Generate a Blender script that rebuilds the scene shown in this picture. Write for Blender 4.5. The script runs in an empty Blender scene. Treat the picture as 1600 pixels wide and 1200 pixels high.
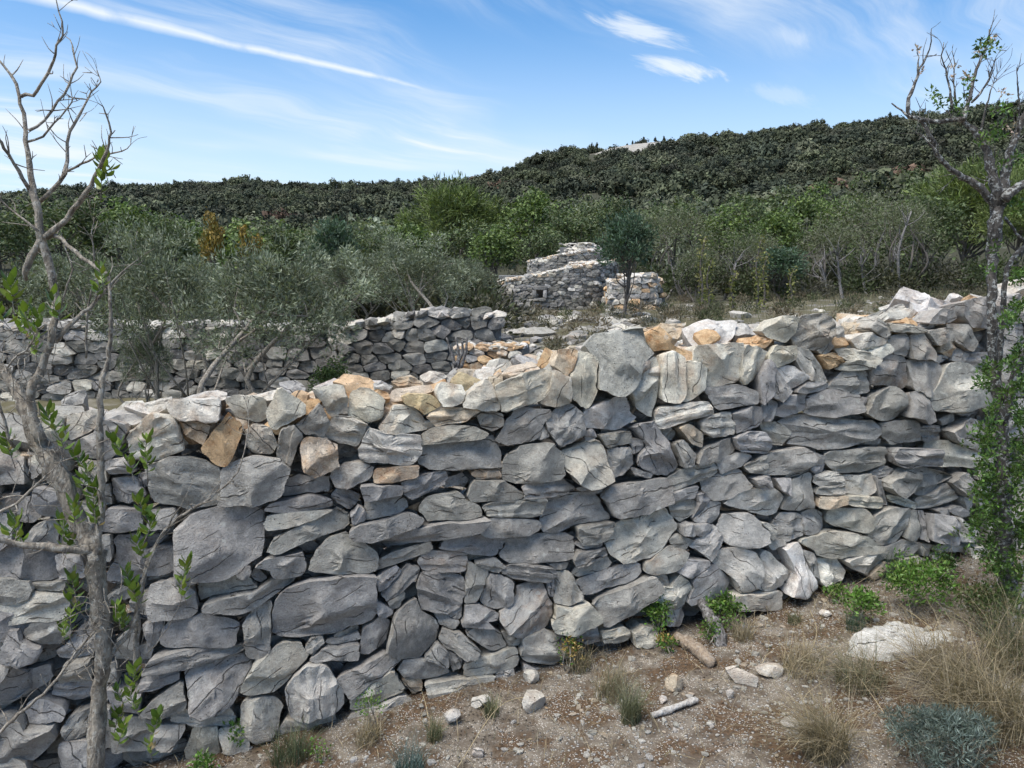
import bpy, math, random
import numpy as np
from mathutils import Vector, Matrix, noise as mnoise

R = math.radians
scene = bpy.context.scene
# ------------------------------------------------------------------ camera
PITCH = math.atan(180 / 1150)          # looking slightly down, horizon above the middle
FPX = 1150.0                           # focal length for a 1600 px wide picture
CAM = np.array([0.0, 0.0, 1.62])
cd = bpy.data.cameras.new('camera'); cam = bpy.data.objects.new('camera', cd)
scene.collection.objects.link(cam); scene.camera = cam
cam.location = CAM; cam.rotation_euler = (math.pi / 2 - PITCH, 0, 0)
cd.sensor_width = 36; cd.lens = 36 * FPX / 1600; cd.clip_start = 0.05; cd.clip_end = 4000
scene.render.resolution_x, scene.render.resolution_y = 1024, 768
# ------------------------------------------------------------------ light
SUN_EL, SUN_AZ = 64.0, 232.0           # azimuth clockwise from +Y (the view direction)
sd = bpy.data.lights.new('sun', 'SUN'); sun = bpy.data.objects.new('sun', sd)
scene.collection.objects.link(sun)
sd.energy = 3.1; sd.angle = R(42); sd.color = (1.0, 0.94, 0.85)
_d = Vector((math.sin(R(SUN_AZ)) * math.cos(R(SUN_EL)), math.cos(R(SUN_AZ)) * math.cos(R(SUN_EL)), math.sin(R(SUN_EL))))
sun.rotation_euler = (-_d).to_track_quat('-Z', 'Y').to_euler()
vs = scene.view_settings
vs.view_transform = 'Standard'; vs.look = 'None'; vs.gamma = 1; vs.exposure = 0.95; vs.use_curve_mapping = False
scene.cycles.use_adaptive_sampling = True; scene.cycles.adaptive_threshold = 0.025
scene.cycles.max_bounces = 5; scene.cycles.diffuse_bounces = 3; scene.cycles.glossy_bounces = 2
scene.cycles.transmission_bounces = 3; scene.cycles.transparent_max_bounces = 4

class NT:
    """small helper for node trees"""
    def __init__(s, tree): s.t = tree; s.n = tree.nodes; s.l = tree.links
    def add(s, typ, **kw):
        nd = s.n.new(typ); ins = kw.pop('ins', {})
        for k, v in kw.items(): setattr(nd, k, v)
        for k, v in ins.items(): s.set(nd.inputs[k], v)
        return nd
    def set(s, sock, v):
        if isinstance(v, bpy.types.NodeSocket): s.l.new(v, sock)
        else:
            if sock.type == 'RGBA' and len(v) == 3: v = (*v, 1)
            sock.default_value = v
    def math(s, op, a, b=0.0, clamp=False):
        nd = s.n.new('ShaderNodeMath'); nd.operation = op; nd.use_clamp = clamp
        s.set(nd.inputs[0], a); s.set(nd.inputs[1], b); return nd.outputs[0]
    def vmath(s, op, a, b=(0, 0, 0)):
        nd = s.n.new('ShaderNodeVectorMath'); nd.operation = op
        s.set(nd.inputs[0], a); s.set(nd.inputs[1], b)
        return nd.outputs['Value'] if op in ('DOT_PRODUCT', 'LENGTH') else nd.outputs[0]
    def scale(s, a, f):
        nd = s.n.new('ShaderNodeVectorMath'); nd.operation = 'SCALE'
        s.set(nd.inputs[0], a); s.set(nd.inputs['Scale'], f); return nd.outputs[0]
    def noise(s, vec, scale, detail=4, rough=.55, dist=0.0, out='Fac'):
        nd = s.add('ShaderNodeTexNoise', ins={'Vector': vec, 'Scale': scale, 'Detail': detail, 'Roughness': rough, 'Distortion': dist})
        return nd.outputs[out]
    def vor(s, vec, scale, feature='F1', out='Distance', rnd=1.0):
        nd = s.add('ShaderNodeTexVoronoi', feature=feature, ins={'Vector': vec, 'Scale': scale, 'Randomness': rnd})
        return nd.outputs[out]
    def ramp(s, fac, lo, hi, a=0.0, b=1.0, smooth=True):
        nd = s.add('ShaderNodeMapRange', ins={0: fac, 1: lo, 2: hi, 3: a, 4: b})
        nd.interpolation_type = 'SMOOTHSTEP' if smooth else 'LINEAR'
        return nd.outputs[0]
    def mix(s, fac, a, b, blend='MIX'):
        nd = s.n.new('ShaderNodeMix'); nd.data_type = 'RGBA'; nd.blend_type = blend; nd.clamp_factor = True
        s.set(nd.inputs['Factor'], fac); s.set(nd.inputs[6], a); s.set(nd.inputs[7], b); return nd.outputs[2]
    def bump(s, h, strength, dist, normal=None):
        nd = s.add('ShaderNodeBump', ins={'Height': h, 'Strength': strength, 'Distance': dist})
        if normal is not None: s.l.new(normal, nd.inputs['Normal'])
        return nd.outputs[0]

# ------------------------------------------------------------------ sky
def pix_ray(px, py):
    a = (px - 800) / FPX; b = (600 - py) / FPX
    c, s = math.cos(PITCH), math.sin(PITCH)
    return np.array([a, c + b * s, -s + b * c])
world = bpy.data.worlds.new('World'); scene.world = world; world.use_nodes = True
w = NT(world.node_tree); w.n.clear()
sky = w.add('ShaderNodeTexSky'); sky.sky_type = 'NISHITA'; sky.sun_disc = False
sky.sun_elevation = R(SUN_EL); sky.sun_rotation = R(SUN_AZ); sky.altitude = 300
sky.air_density = 1.0; sky.dust_density = 0.6; sky.ozone_density = 2.2
dirv = w.vmath('NORMALIZE', w.add('ShaderNodeTexCoord').outputs['Generated'])
sep = w.add('ShaderNodeSeparateXYZ', ins={0: dirv})
den = w.math('ADD', w.math('MAXIMUM', sep.outputs[2], 0.0), 0.16)
flat = w.add('ShaderNodeCombineXYZ', ins={0: w.math('DIVIDE', sep.outputs[0], den), 1: w.math('DIVIDE', sep.outputs[1], den)}).outputs[0]
warp = w.noise(flat, 0.8, 3, out='Color')
flat2 = w.vmath('ADD', flat, w.scale(w.vmath('SUBTRACT', warp, (.5, .5, .5)), 0.7))
rot = w.add('ShaderNodeMapping', ins={'Vector': flat2, 'Rotation': (0, 0, R(-42))}).outputs[0]       # the wind aloft
mp = w.add('ShaderNodeMapping', ins={'Vector': rot, 'Location': (3.1, 1.7, 0), 'Scale': (0.42, 2.6, 1)})
streak = w.noise(mp.outputs[0], 1.5, 9, .6)
mp2 = w.add('ShaderNodeMapping', ins={'Vector': rot, 'Location': (0.4, 5.2, 0), 'Scale': (0.5, 1.1, 1)})
patch = w.noise(mp2.outputs[0], 0.9, 3, .5)
cir = w.math('MULTIPLY', w.ramp(streak, .40, .80), w.ramp(patch, .40, .60))
veil = w.math('MULTIPLY', w.ramp(w.noise(mp2.outputs[0], 0.55, 4, .5), .44, .72), 0.40)
low = w.math('MULTIPLY', w.ramp(sep.outputs[2], 0.34, 0.05), 0.62)
cloud = w.math('ADD', w.math('MULTIPLY', cir, 0.95), w.math('ADD', veil, low), clamp=True)
# a vapour trail: a straight track across the dome, widening with age
A, B = pix_ray(40, -8), pix_ray(720, 152); A /= np.linalg.norm(A); B /= np.linalg.norm(B)
nrm = np.cross(A, B); nrm /= np.linalg.norm(nrm); al = np.cross(nrm, A)
along = w.vmath('DOT_PRODUCT', dirv, tuple(al))          # 0 at A, grows towards B
L_ab = float(np.dot(B, al))
wob = w.math('MULTIPLY', w.math('SUBTRACT', w.noise(dirv, 14, 4), .5), .010)
off = w.math('ABSOLUTE', w.math('ADD', w.vmath('DOT_PRODUCT', dirv, tuple(nrm)), wob))
wid = w.ramp(along, -0.2, L_ab, 0.013, 0.0035, smooth=False)
tr = w.math('SUBTRACT', 1.0, w.math('DIVIDE', off, wid), clamp=True)
tr = w.math('MULTIPLY', tr, w.ramp(along, L_ab * 1.04, L_ab * .72))
tr = w.math('MULTIPLY', tr, w.ramp(w.noise(dirv, 22, 5), .25, .55, .45, 1.0))
cloud = w.math('MAXIMUM', cloud, w.math('ADD', w.math('MULTIPLY', tr, .85), w.math('MULTIPLY', cloud, .6)), clamp=True)
def wisp(pa, pb, width, seed):
    """a short torn streak of cirrus between two directions"""
    a, b = pix_ray(*pa), pix_ray(*pb); a /= np.linalg.norm(a); b /= np.linalg.norm(b); c = (a + b) / 2; c /= np.linalg.norm(c)
    t = b - a; h = np.linalg.norm(t) / 2; t /= np.linalg.norm(t); n = np.cross(c, t)
    q = w.math('DIVIDE', w.vmath('DOT_PRODUCT', w.vmath('SUBTRACT', dirv, tuple(c)), tuple(t)), float(h)); r = w.math('DIVIDE', w.vmath('DOT_PRODUCT', dirv, tuple(n)), width)
    d = w.math('SQRT', w.math('ADD', w.math('MULTIPLY', q, q), w.math('MULTIPLY', r, r)))
    m = w.add('ShaderNodeMapping', ins={'Vector': rot, 'Location': (seed, 0, 0), 'Scale': (4, 16, 1)}).outputs[0]
    d = w.math('ADD', d, w.math('MULTIPLY', w.math('SUBTRACT', w.noise(m, 1.3, 6, .65), .5), 2.2))
    return w.math('MULTIPLY', w.ramp(d, 1.05, .15), .72)
for k_, (pa, pb, wd_) in enumerate((((920, 22), (1090, 78), .014), ((985, 92), (1135, 122), .012), ((1190, 40), (1270, 70), .010), ((1150, 130), (1290, 165), .012))):
    cloud = w.math('ADD', cloud, w.math('MULTIPLY', wisp(pa, pb, wd_, k_ * 3.7), 1.0 if k_ < 2 else .25), clamp=True)
cloud = w.math('MINIMUM', cloud, 0.92)
skycol = w.mix(1.0, sky.outputs[0], (0.56, 0.90, 1.10), 'MULTIPLY')
skyc = w.mix(cloud, skycol, (5.2, 5.6, 6.0))
bg = w.add('ShaderNodeBackground', ins={'Color': skyc, 'Strength': 0.092})
w.l.new(bg.outputs[0], w.add('ShaderNodeOutputWorld').inputs[0])

# ------------------------------------------------------------------ object helpers
COL = scene.collection
def tag(o, label=None, cat=None, group=None, kind=None):
    if label: o['label'] = label
    if cat: o['category'] = cat
    if group: o['group'] = group
    if kind: o['kind'] = kind
    return o
def thing(name, label, cat, loc=(0, 0, 0), rz=0.0, group=None):
    o = bpy.data.objects.new(name, None); COL.objects.link(o)
    o.location = loc; o.rotation_euler = (0, 0, rz); o.empty_display_size = .1
    return tag(o, label, cat, group)
def mesh(name, V, F, mat, smooth=True, tint=None, lp=None, sharp=None):
    me = bpy.data.meshes.new(name)
    V = np.asarray(V, np.float32)
    if isinstance(F, np.ndarray):
        n, k = F.shape
        me.vertices.add(len(V)); me.vertices.foreach_set('co', V.ravel())
        me.loops.add(n * k); me.loops.foreach_set('vertex_index', F.ravel().astype(np.int32))
        me.polygons.add(n); me.polygons.foreach_set('loop_start', np.arange(0, n * k, k, dtype=np.int32))
        me.update(calc_edges=True)
    else:
        me.from_pydata([tuple(map(float, v)) for v in V], [], F)
    if tint is not None:
        a = me.attributes.new('tint', 'FLOAT_COLOR', 'POINT')
        t = np.asarray(tint, np.float32)
        if t.ndim == 1: t = np.tile(t, (len(V), 1))
        if t.shape[1] == 3: t = np.concatenate([t, np.zeros((len(t), 1), np.float32)], 1)
        a.data.foreach_set('color', np.ascontiguousarray(t).ravel())
    if lp is not None:
        a = me.attributes.new('lp', 'FLOAT_VECTOR', 'POINT')
        a.data.foreach_set('vector', np.ascontiguousarray(lp, dtype=np.float32).ravel())
    me.polygons.foreach_set('use_smooth', np.full(len(me.polygons), bool(smooth)))
    if mat is not None: me.materials.append(mat)
    me.validate(); me.update()
    if sharp: me.set_sharp_from_angle(angle=R(sharp))
    return me
def obj(name, me, parent=None, loc=(0, 0, 0), M=None):
    o = bpy.data.objects.new(name, me); COL.objects.link(o)
    o.parent = parent
    if M is not None: o.matrix_basis = M
    else: o.location = loc
    return o
def at(px, py, Y):
    """point at horizontal distance Y seen at photo position (px, py)"""
    r = pix_ray(px, py); return CAM + r * (Y / r[1])
class Join:
    """collects pieces of one mesh; polygons must all have k corners"""
    def __init__(s, k): s.k = k; s.V = []; s.F = []; s.T = []; s.L = []; s.n = 0
    def add(s, V, F, T=None, L=None):
        V = np.asarray(V, float); s.V.append(V); s.F.append(np.asarray(F) + s.n); s.n += len(V)
        if T is not None:
            T = np.asarray(T, float)
            if T.ndim == 1: T = np.tile(T, (len(V), 1))
            if T.shape[1] == 3: T = np.concatenate([T, np.zeros((len(T), 1))], 1)
            s.T.append(T)
        if L is not None: s.L.append(L)
    def mesh(s, name, mat, smooth=True, sharp=None):
        return mesh(name, np.concatenate(s.V), np.concatenate(s.F), mat, smooth,
                    np.concatenate(s.T) if s.T else None, np.concatenate(s.L) if s.L else None, sharp)
def unit(v): return v / (np.linalg.norm(v, axis=-1, keepdims=True) + 1e-9)
def smoothstep(a, b, x):
    t = np.clip((x - a) / (b - a), 0, 1); return t * t * (3 - 2 * t)
def tube(path, rad, sides=6, rng=None, rough=0.0):
    """tapered tube along a path, closed at the tip"""
    sides += sides % 2; P = np.asarray(path, float); n = len(P); rad = np.broadcast_to(np.asarray(rad, float), (n,))
    T = np.gradient(P, axis=0); T = unit(T)
    ref = np.array([0.31, 0.95, 0.05]); S = unit(np.cross(T, ref)); Q = np.cross(T, S)
    a = np.linspace(0, 2 * math.pi, sides, endpoint=False)
    rr = rad[:, None] * (1 + (rng.uniform(-rough, rough, (n, sides)) if rng is not None and rough else 0))
    V = P[:, None] + rr[..., None] * (np.cos(a)[None, :, None] * S[:, None] + np.sin(a)[None, :, None] * Q[:, None])
    V = V.reshape(-1, 3); F = []
    for i in range(n - 1):
        for j in range(sides):
            k = (j + 1) % sides
            F.append((i * sides + j, i * sides + k, (i + 1) * sides + k, (i + 1) * sides + j))
    V = np.concatenate([V, P[-1:] + T[-1:] * rad[-1] * .5, P[:1]])
    for c, b in ((len(V) - 2, (n - 1) * sides), (len(V) - 1, 0)):
        for j in range(0, sides, 2):
            q = (b + j, b + j + 1, b + (j + 2) % sides, c); F.append(q if b else q[::-1])
    return V, np.array(F)
def curve(pts, step):
    """Catmull-Rom resampling of a poly-line"""
    P = np.asarray(pts, float); P = np.concatenate([[2 * P[0] - P[1]], P, [2 * P[-1] - P[-2]]]); out = []
    for i in range(1, len(P) - 2):
        n = max(2, int(np.linalg.norm(P[i + 1] - P[i]) / step))
        for t in np.linspace(0, 1, n, endpoint=False):
            a, b, c, d = P[i - 1], P[i], P[i + 1], P[i + 2]
            out.append(.5 * ((2 * b) + (-a + c) * t + (2 * a - 5 * b + 4 * c - d) * t * t + (-a + 3 * b - 3 * c + d) * t ** 3))
    out.append(P[-2]); return np.array(out)
# ------------------------------------------------------------------ materials
def material(name):
    m = bpy.data.materials.new(name); m.use_nodes = True; t = NT(m.node_tree)
    return m, t, t.n['Principled BSDF']
def stone_material():
    m, t, b = material('limestone')
    at_ = t.add('ShaderNodeAttribute', attribute_name='tint'); col, warm = at_.outputs['Color'], at_.outputs['Alpha']
    p = t.add('ShaderNodeAttribute', attribute_name='lp').outputs['Vector']
    n1 = t.noise(p, 7, 3, .6); n2 = t.noise(p, 34, 4, .65); n3 = t.noise(p, 170, 3, .75)
    c = t.mix(t.ramp(n1, .30, .70), t.scale(col, .84), t.scale(col, 1.14))
    c = t.mix(t.ramp(n2, .46, .66, 0, .65), c, t.scale(col, 1.45))
    c = t.mix(t.ramp(n2, .45, .28, 0, .6), c, t.scale(col, .58))
    # rusty staining on freshly broken stones
    n4 = t.noise(t.vmath('ADD', p, (7.7, 3.3, 1.1)), 9, 5, .6, .4)
    st = t.math('MULTIPLY', warm, t.ramp(n4, .40, .66), clamp=True)
    c = t.mix(st, c, t.mix(t.ramp(n2, .35, .65), (.42, .21, .085), (.52, .37, .22)))
    # pale lichen discs and dark pits
    v1 = t.vor(t.vmath('ADD', p, t.scale(t.noise(p, 20, 2, out='Color'), .02)), 15)
    lich = t.math('MULTIPLY', t.ramp(v1, .20, .13), t.ramp(t.noise(p, 4, 2), .47, .57))
    c = t.mix(t.math('MULTIPLY', lich, .6), c, (.52, .52, .48))
    lic2 = t.math('MULTIPLY', t.ramp(t.noise(p, 60, 5, .7), .58, .70), t.ramp(n1, .50, .62))
    c = t.mix(t.math('MULTIPLY', lic2, .5), c, (.55, .55, .52))
    pit = t.math('MULTIPLY', t.ramp(t.vor(p, 62), .17, .06), t.ramp(t.math('SUBTRACT', t.noise(p, 9, 2), t.math('MULTIPLY', t.math('MINIMUM', warm, 0.0), .28)), .55, .62))
    c = t.mix(pit, c, (.03, .03, .03))
    c = t.mix(t.ramp(n3, .46, .30, 0, .6), c, t.scale(col, .45)); c = t.mix(t.ramp(n3, .54, .70, 0, .6), c, t.scale(col, 1.6))
    # bedding: thin fissures roughly along the stone, each bed a little proud of the next
    sp = t.add('ShaderNodeSeparateXYZ', ins={0: p})
    wob = t.math('ADD', t.math('MULTIPLY', t.noise(p, 5.5, 2, .5), 1.5), t.math('MULTIPLY', t.noise(p, 38, 2, .5), .16))
    f = t.math('ADD', t.math('MULTIPLY', sp.outputs[1], 17.0), t.math('MULTIPLY', wob, 1.35))
    fr = t.math('FRACT', f); ln = t.math('MINIMUM', fr, t.math('SUBTRACT', 1.0, fr))
    mask = t.ramp(t.noise(t.vmath('ADD', p, (2.2, 9.1, 4.4)), 8, 2, .5), .50, .57)
    crack = t.math('MULTIPLY', t.math('MULTIPLY', t.ramp(ln, .040, .010), mask), t.ramp(warm, -.2, -.05))
    c = t.mix(t.math('MULTIPLY', crack, .68), c, (.03, .029, .027))
    t.l.new(c, b.inputs['Base Color']); b.inputs['Roughness'].default_value = .92
    b.inputs['Specular IOR Level'].default_value = .25
    h = t.math('ADD', t.math('MULTIPLY', n2, .55), t.math('MULTIPLY', n3, .5))
    h = t.math('ADD', h, t.math('MULTIPLY', t.add('ShaderNodeTexNoise', noise_type='RIDGED_MULTIFRACTAL', ins={'Vector': p, 'Scale': 17.0, 'Detail': 4.0, 'Roughness': .6}).outputs['Fac'], .16))
    h = t.math('SUBTRACT', h, t.math('ADD', t.math('MULTIPLY', crack, .9), t.math('MULTIPLY', pit, .6)))
    h = t.math('ADD', h, t.math('MULTIPLY', t.math('MULTIPLY', fr, t.ramp(mask, 0, 1, .1, 1)), .26))
    t.l.new(t.bump(h, 1.0, .016), b.inputs['Normal'])
    return m
STONE = stone_material()
def leaf_material(name, rough=.5, trans=.25):
    m, t, b = material(name)
    a = t.add('ShaderNodeAttribute', attribute_name='tint').outputs['Color']
    t.l.new(a, b.inputs['Base Color']); b.inputs['Roughness'].default_value = rough
    b.inputs['Specular IOR Level'].default_value = .35
    tr_ = t.add('ShaderNodeBsdfTranslucent', ins={'Color': t.mix(1.0, a, (1.15, 1.2, .5), 'MULTIPLY')})
    mx = t.add('ShaderNodeMixShader', ins={0: trans, 1: b.outputs[0], 2: tr_.outputs[0]})
    t.l.new(mx.outputs[0], t.n['Material Output'].inputs[0])
    return m
LEAF = leaf_material('foliage', .6, .22); GLOSSY = leaf_material('glossy_leaf', .36, .25); STRAW = leaf_material('grass_blade', .7, .2)
def bark_material(name, base, dark, lich, lf):
    m, t, b = material(name)
    p = t.add('ShaderNodeTexCoord').outputs['Object']
    mp_ = t.add('ShaderNodeMapping', ins={'Vector': p, 'Scale': (1, 1, .35)})
    n = t.noise(mp_.outputs[0], 70, 5, .65); n2 = t.noise(p, 55, 5, .7)
    c = t.mix(t.ramp(n, .35, .65), dark, base)
    c = t.mix(t.math('MULTIPLY', t.ramp(n2, .52, .60), lf), c, lich)
    t.l.new(c, b.inputs['Base Color']); b.inputs['Roughness'].default_value = .95
    t.l.new(t.bump(t.math('ADD', n, t.math('MULTIPLY', n2, .6)), 1.0, .012), b.inputs['Normal'])
    return m
BARK = bark_material('pale_bark', (.33, .29, .235), (.13, .11, .088), (.44, .42, .37), .6)
BARK2 = bark_material('lichen_bark', (.13, .115, .10), (.045, .04, .036), (.45, .45, .42), .85)
BARK3 = bark_material('far_bark', (.15, .13, .11), (.06, .05, .045), (.22, .21, .19), .5)
def ground_material():
    m, t, b = material('stony_ground')
    p = t.add('ShaderNodeTexCoord').outputs['Object']
    n1 = t.noise(p, 2.2, 5, .6); n2 = t.noise(p, 11, 6, .65); n3 = t.noise(p, 75, 4, .7)
    c = t.mix(t.ramp(n2, .35, .65), (.098, .078, .060), (.205, .178, .146))
    c = t.mix(t.ramp(t.noise(p, 4.5, 5, .65), .46, .57, 0, .9), c, t.mix(t.ramp(n3, .35, .65), (.055, .036, .022), (.125, .078, .045)))
    v = t.vor(t.vmath('ADD', p, t.scale(t.noise(p, 30, 2, out='Color'), .02)), 55)
    c = t.mix(t.math('MULTIPLY', t.ramp(v, .34, .20), t.ramp(n1, .34, .55)), c, (.50, .48, .45))
    v2 = t.vor(p, 130)
    c = t.mix(t.math('MULTIPLY', t.ramp(v2, .32, .2), t.ramp(n2, .42, .55)), c, (.48, .45, .41))
    # far away: scrubby slope with bleached rock
    r = t.vmath('LENGTH', p)
    far = t.mix(t.ramp(t.noise(p, .05, 6, .65), .58, .66), (.05, .05, .032), (.12, .11, .085))
    mid = t.mix(t.ramp(t.noise(p, 1.3, 6, .7), .45, .62), (.11, .10, .06), (.21, .195, .165))
    c = t.mix(t.ramp(r, 4.5, 8), c, mid); c = t.mix(t.ramp(r, 19, 27), c, far)
    t.l.new(c, b.inputs['Base Color']); b.inputs['Roughness'].default_value = .95; b.inputs['Specular IOR Level'].default_value = .15
    h = t.math('ADD', t.math('MULTIPLY', n2, .6), t.math('ADD', t.math('MULTIPLY', n3, .3), t.math('MULTIPLY', t.ramp(v, .36, .1), .5)))
    t.l.new(t.bump(h, .9, .03), b.inputs['Normal'])
    return m
GROUND = ground_material()

# ------------------------------------------------------------------ the lie of the land
WALL_ANG = R(14.7); BATTER = R(5)
WP = np.array([0, 2.83, 0.0]); WU = np.array([math.cos(WALL_ANG), math.sin(WALL_ANG), 0])
WN = np.array([math.sin(WALL_ANG), -math.cos(WALL_ANG), 0])       # faces the viewer
NF = WN * math.cos(BATTER) + np.array([0, 0, math.sin(BATTER)])
WV = np.cross(NF, WU); WV = WV if WV[2] > 0 else -WV
RX = [-1200, -400, 0, 120, 200, 400, 640, 740, 800, 900, 1000, 1200, 1400, 1600, 2000, 2800]
RY = [330, 318, 305, 296, 291, 290, 291, 284, 266, 242, 229, 212, 194, 168, 130, 110]
def gz(x, y):
    x = np.asarray(x, float); y = np.asarray(y, float)
    near = -0.045 + 0.106 * np.clip(x, -4, 5) - 0.055 * np.clip(-x - .2, 0, 3)
    wd = -((x - WP[0]) * WN[0] + (y - WP[1]) * WN[1])               # metres behind the wall face
    fld = 0.12 + 0.38 * smoothstep(5, 15, y) + 0.03 * np.clip(x, -7, 12)
    z = near + (fld - near) * smoothstep(0.4, 5, wd)
    r = np.hypot(x, y); px = 800 + FPX * np.clip(x / np.maximum(y, 1e-3), -2, 2); px = np.where(y > 0.05, px, np.where(x > 0, 2800, -1200))
    e = (420 - np.interp(px, RX, RY)) / FPX * 1.02
    front = smoothstep(-0.2, 0.5, y / np.maximum(r, 1e-6))
    Rr = np.interp(px, [0, 600, 900, 1600], [420, 420, 330, 300])
    s = np.clip((r - 42) / (Rr - 42), 0, 1)
    hill = (e * np.where(y > 0, np.clip(y / np.maximum(r, 1e-6), .25, 1), .25) * Rr - 2.6) * s ** 1.22 * front
    hill = hill - np.clip(r - Rr, 0, 1e9) * 0.10 * front
    z = z + hill + 0.9 * smoothstep(60, 140, r) * np.sin(x * .07 + 1.3) * np.sin(y * .055 + x * .02)
    z = z + 0.012 * np.sin(x * 5.1 + y * 2.3) * np.sin(y * 6.3 - x * 1.7) + 0.02 * np.sin(x * 1.9 + .6) * np.sin(y * 1.4)
    return z
def build_ground():
    rr = np.concatenate([[0.0], np.geomspace(.35, 1100, 230)])
    az = np.concatenate([np.linspace(-65, 65, 210), np.linspace(72, 288, 32)]); az = np.radians(az)
    rg, ag = np.meshgrid(rr, az, indexing='ij'); X = rg * np.sin(ag); Y = rg * np.cos(ag)
    V = np.stack([X, Y, gz(X, Y)], -1).reshape(-1, 3); n, k = rg.shape
    i, j = np.meshgrid(np.arange(n - 1), np.arange(k), indexing='ij'); j2 = (j + 1) % k
    F = np.stack([i * k + j, i * k + j2, (i + 1) * k + j2, (i + 1) * k + j], -1).reshape(-1, 4)
    tag(obj('ground', mesh('ground', V, F[:, ::-1].copy(), GROUND)), kind='structure')
build_ground()
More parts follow.
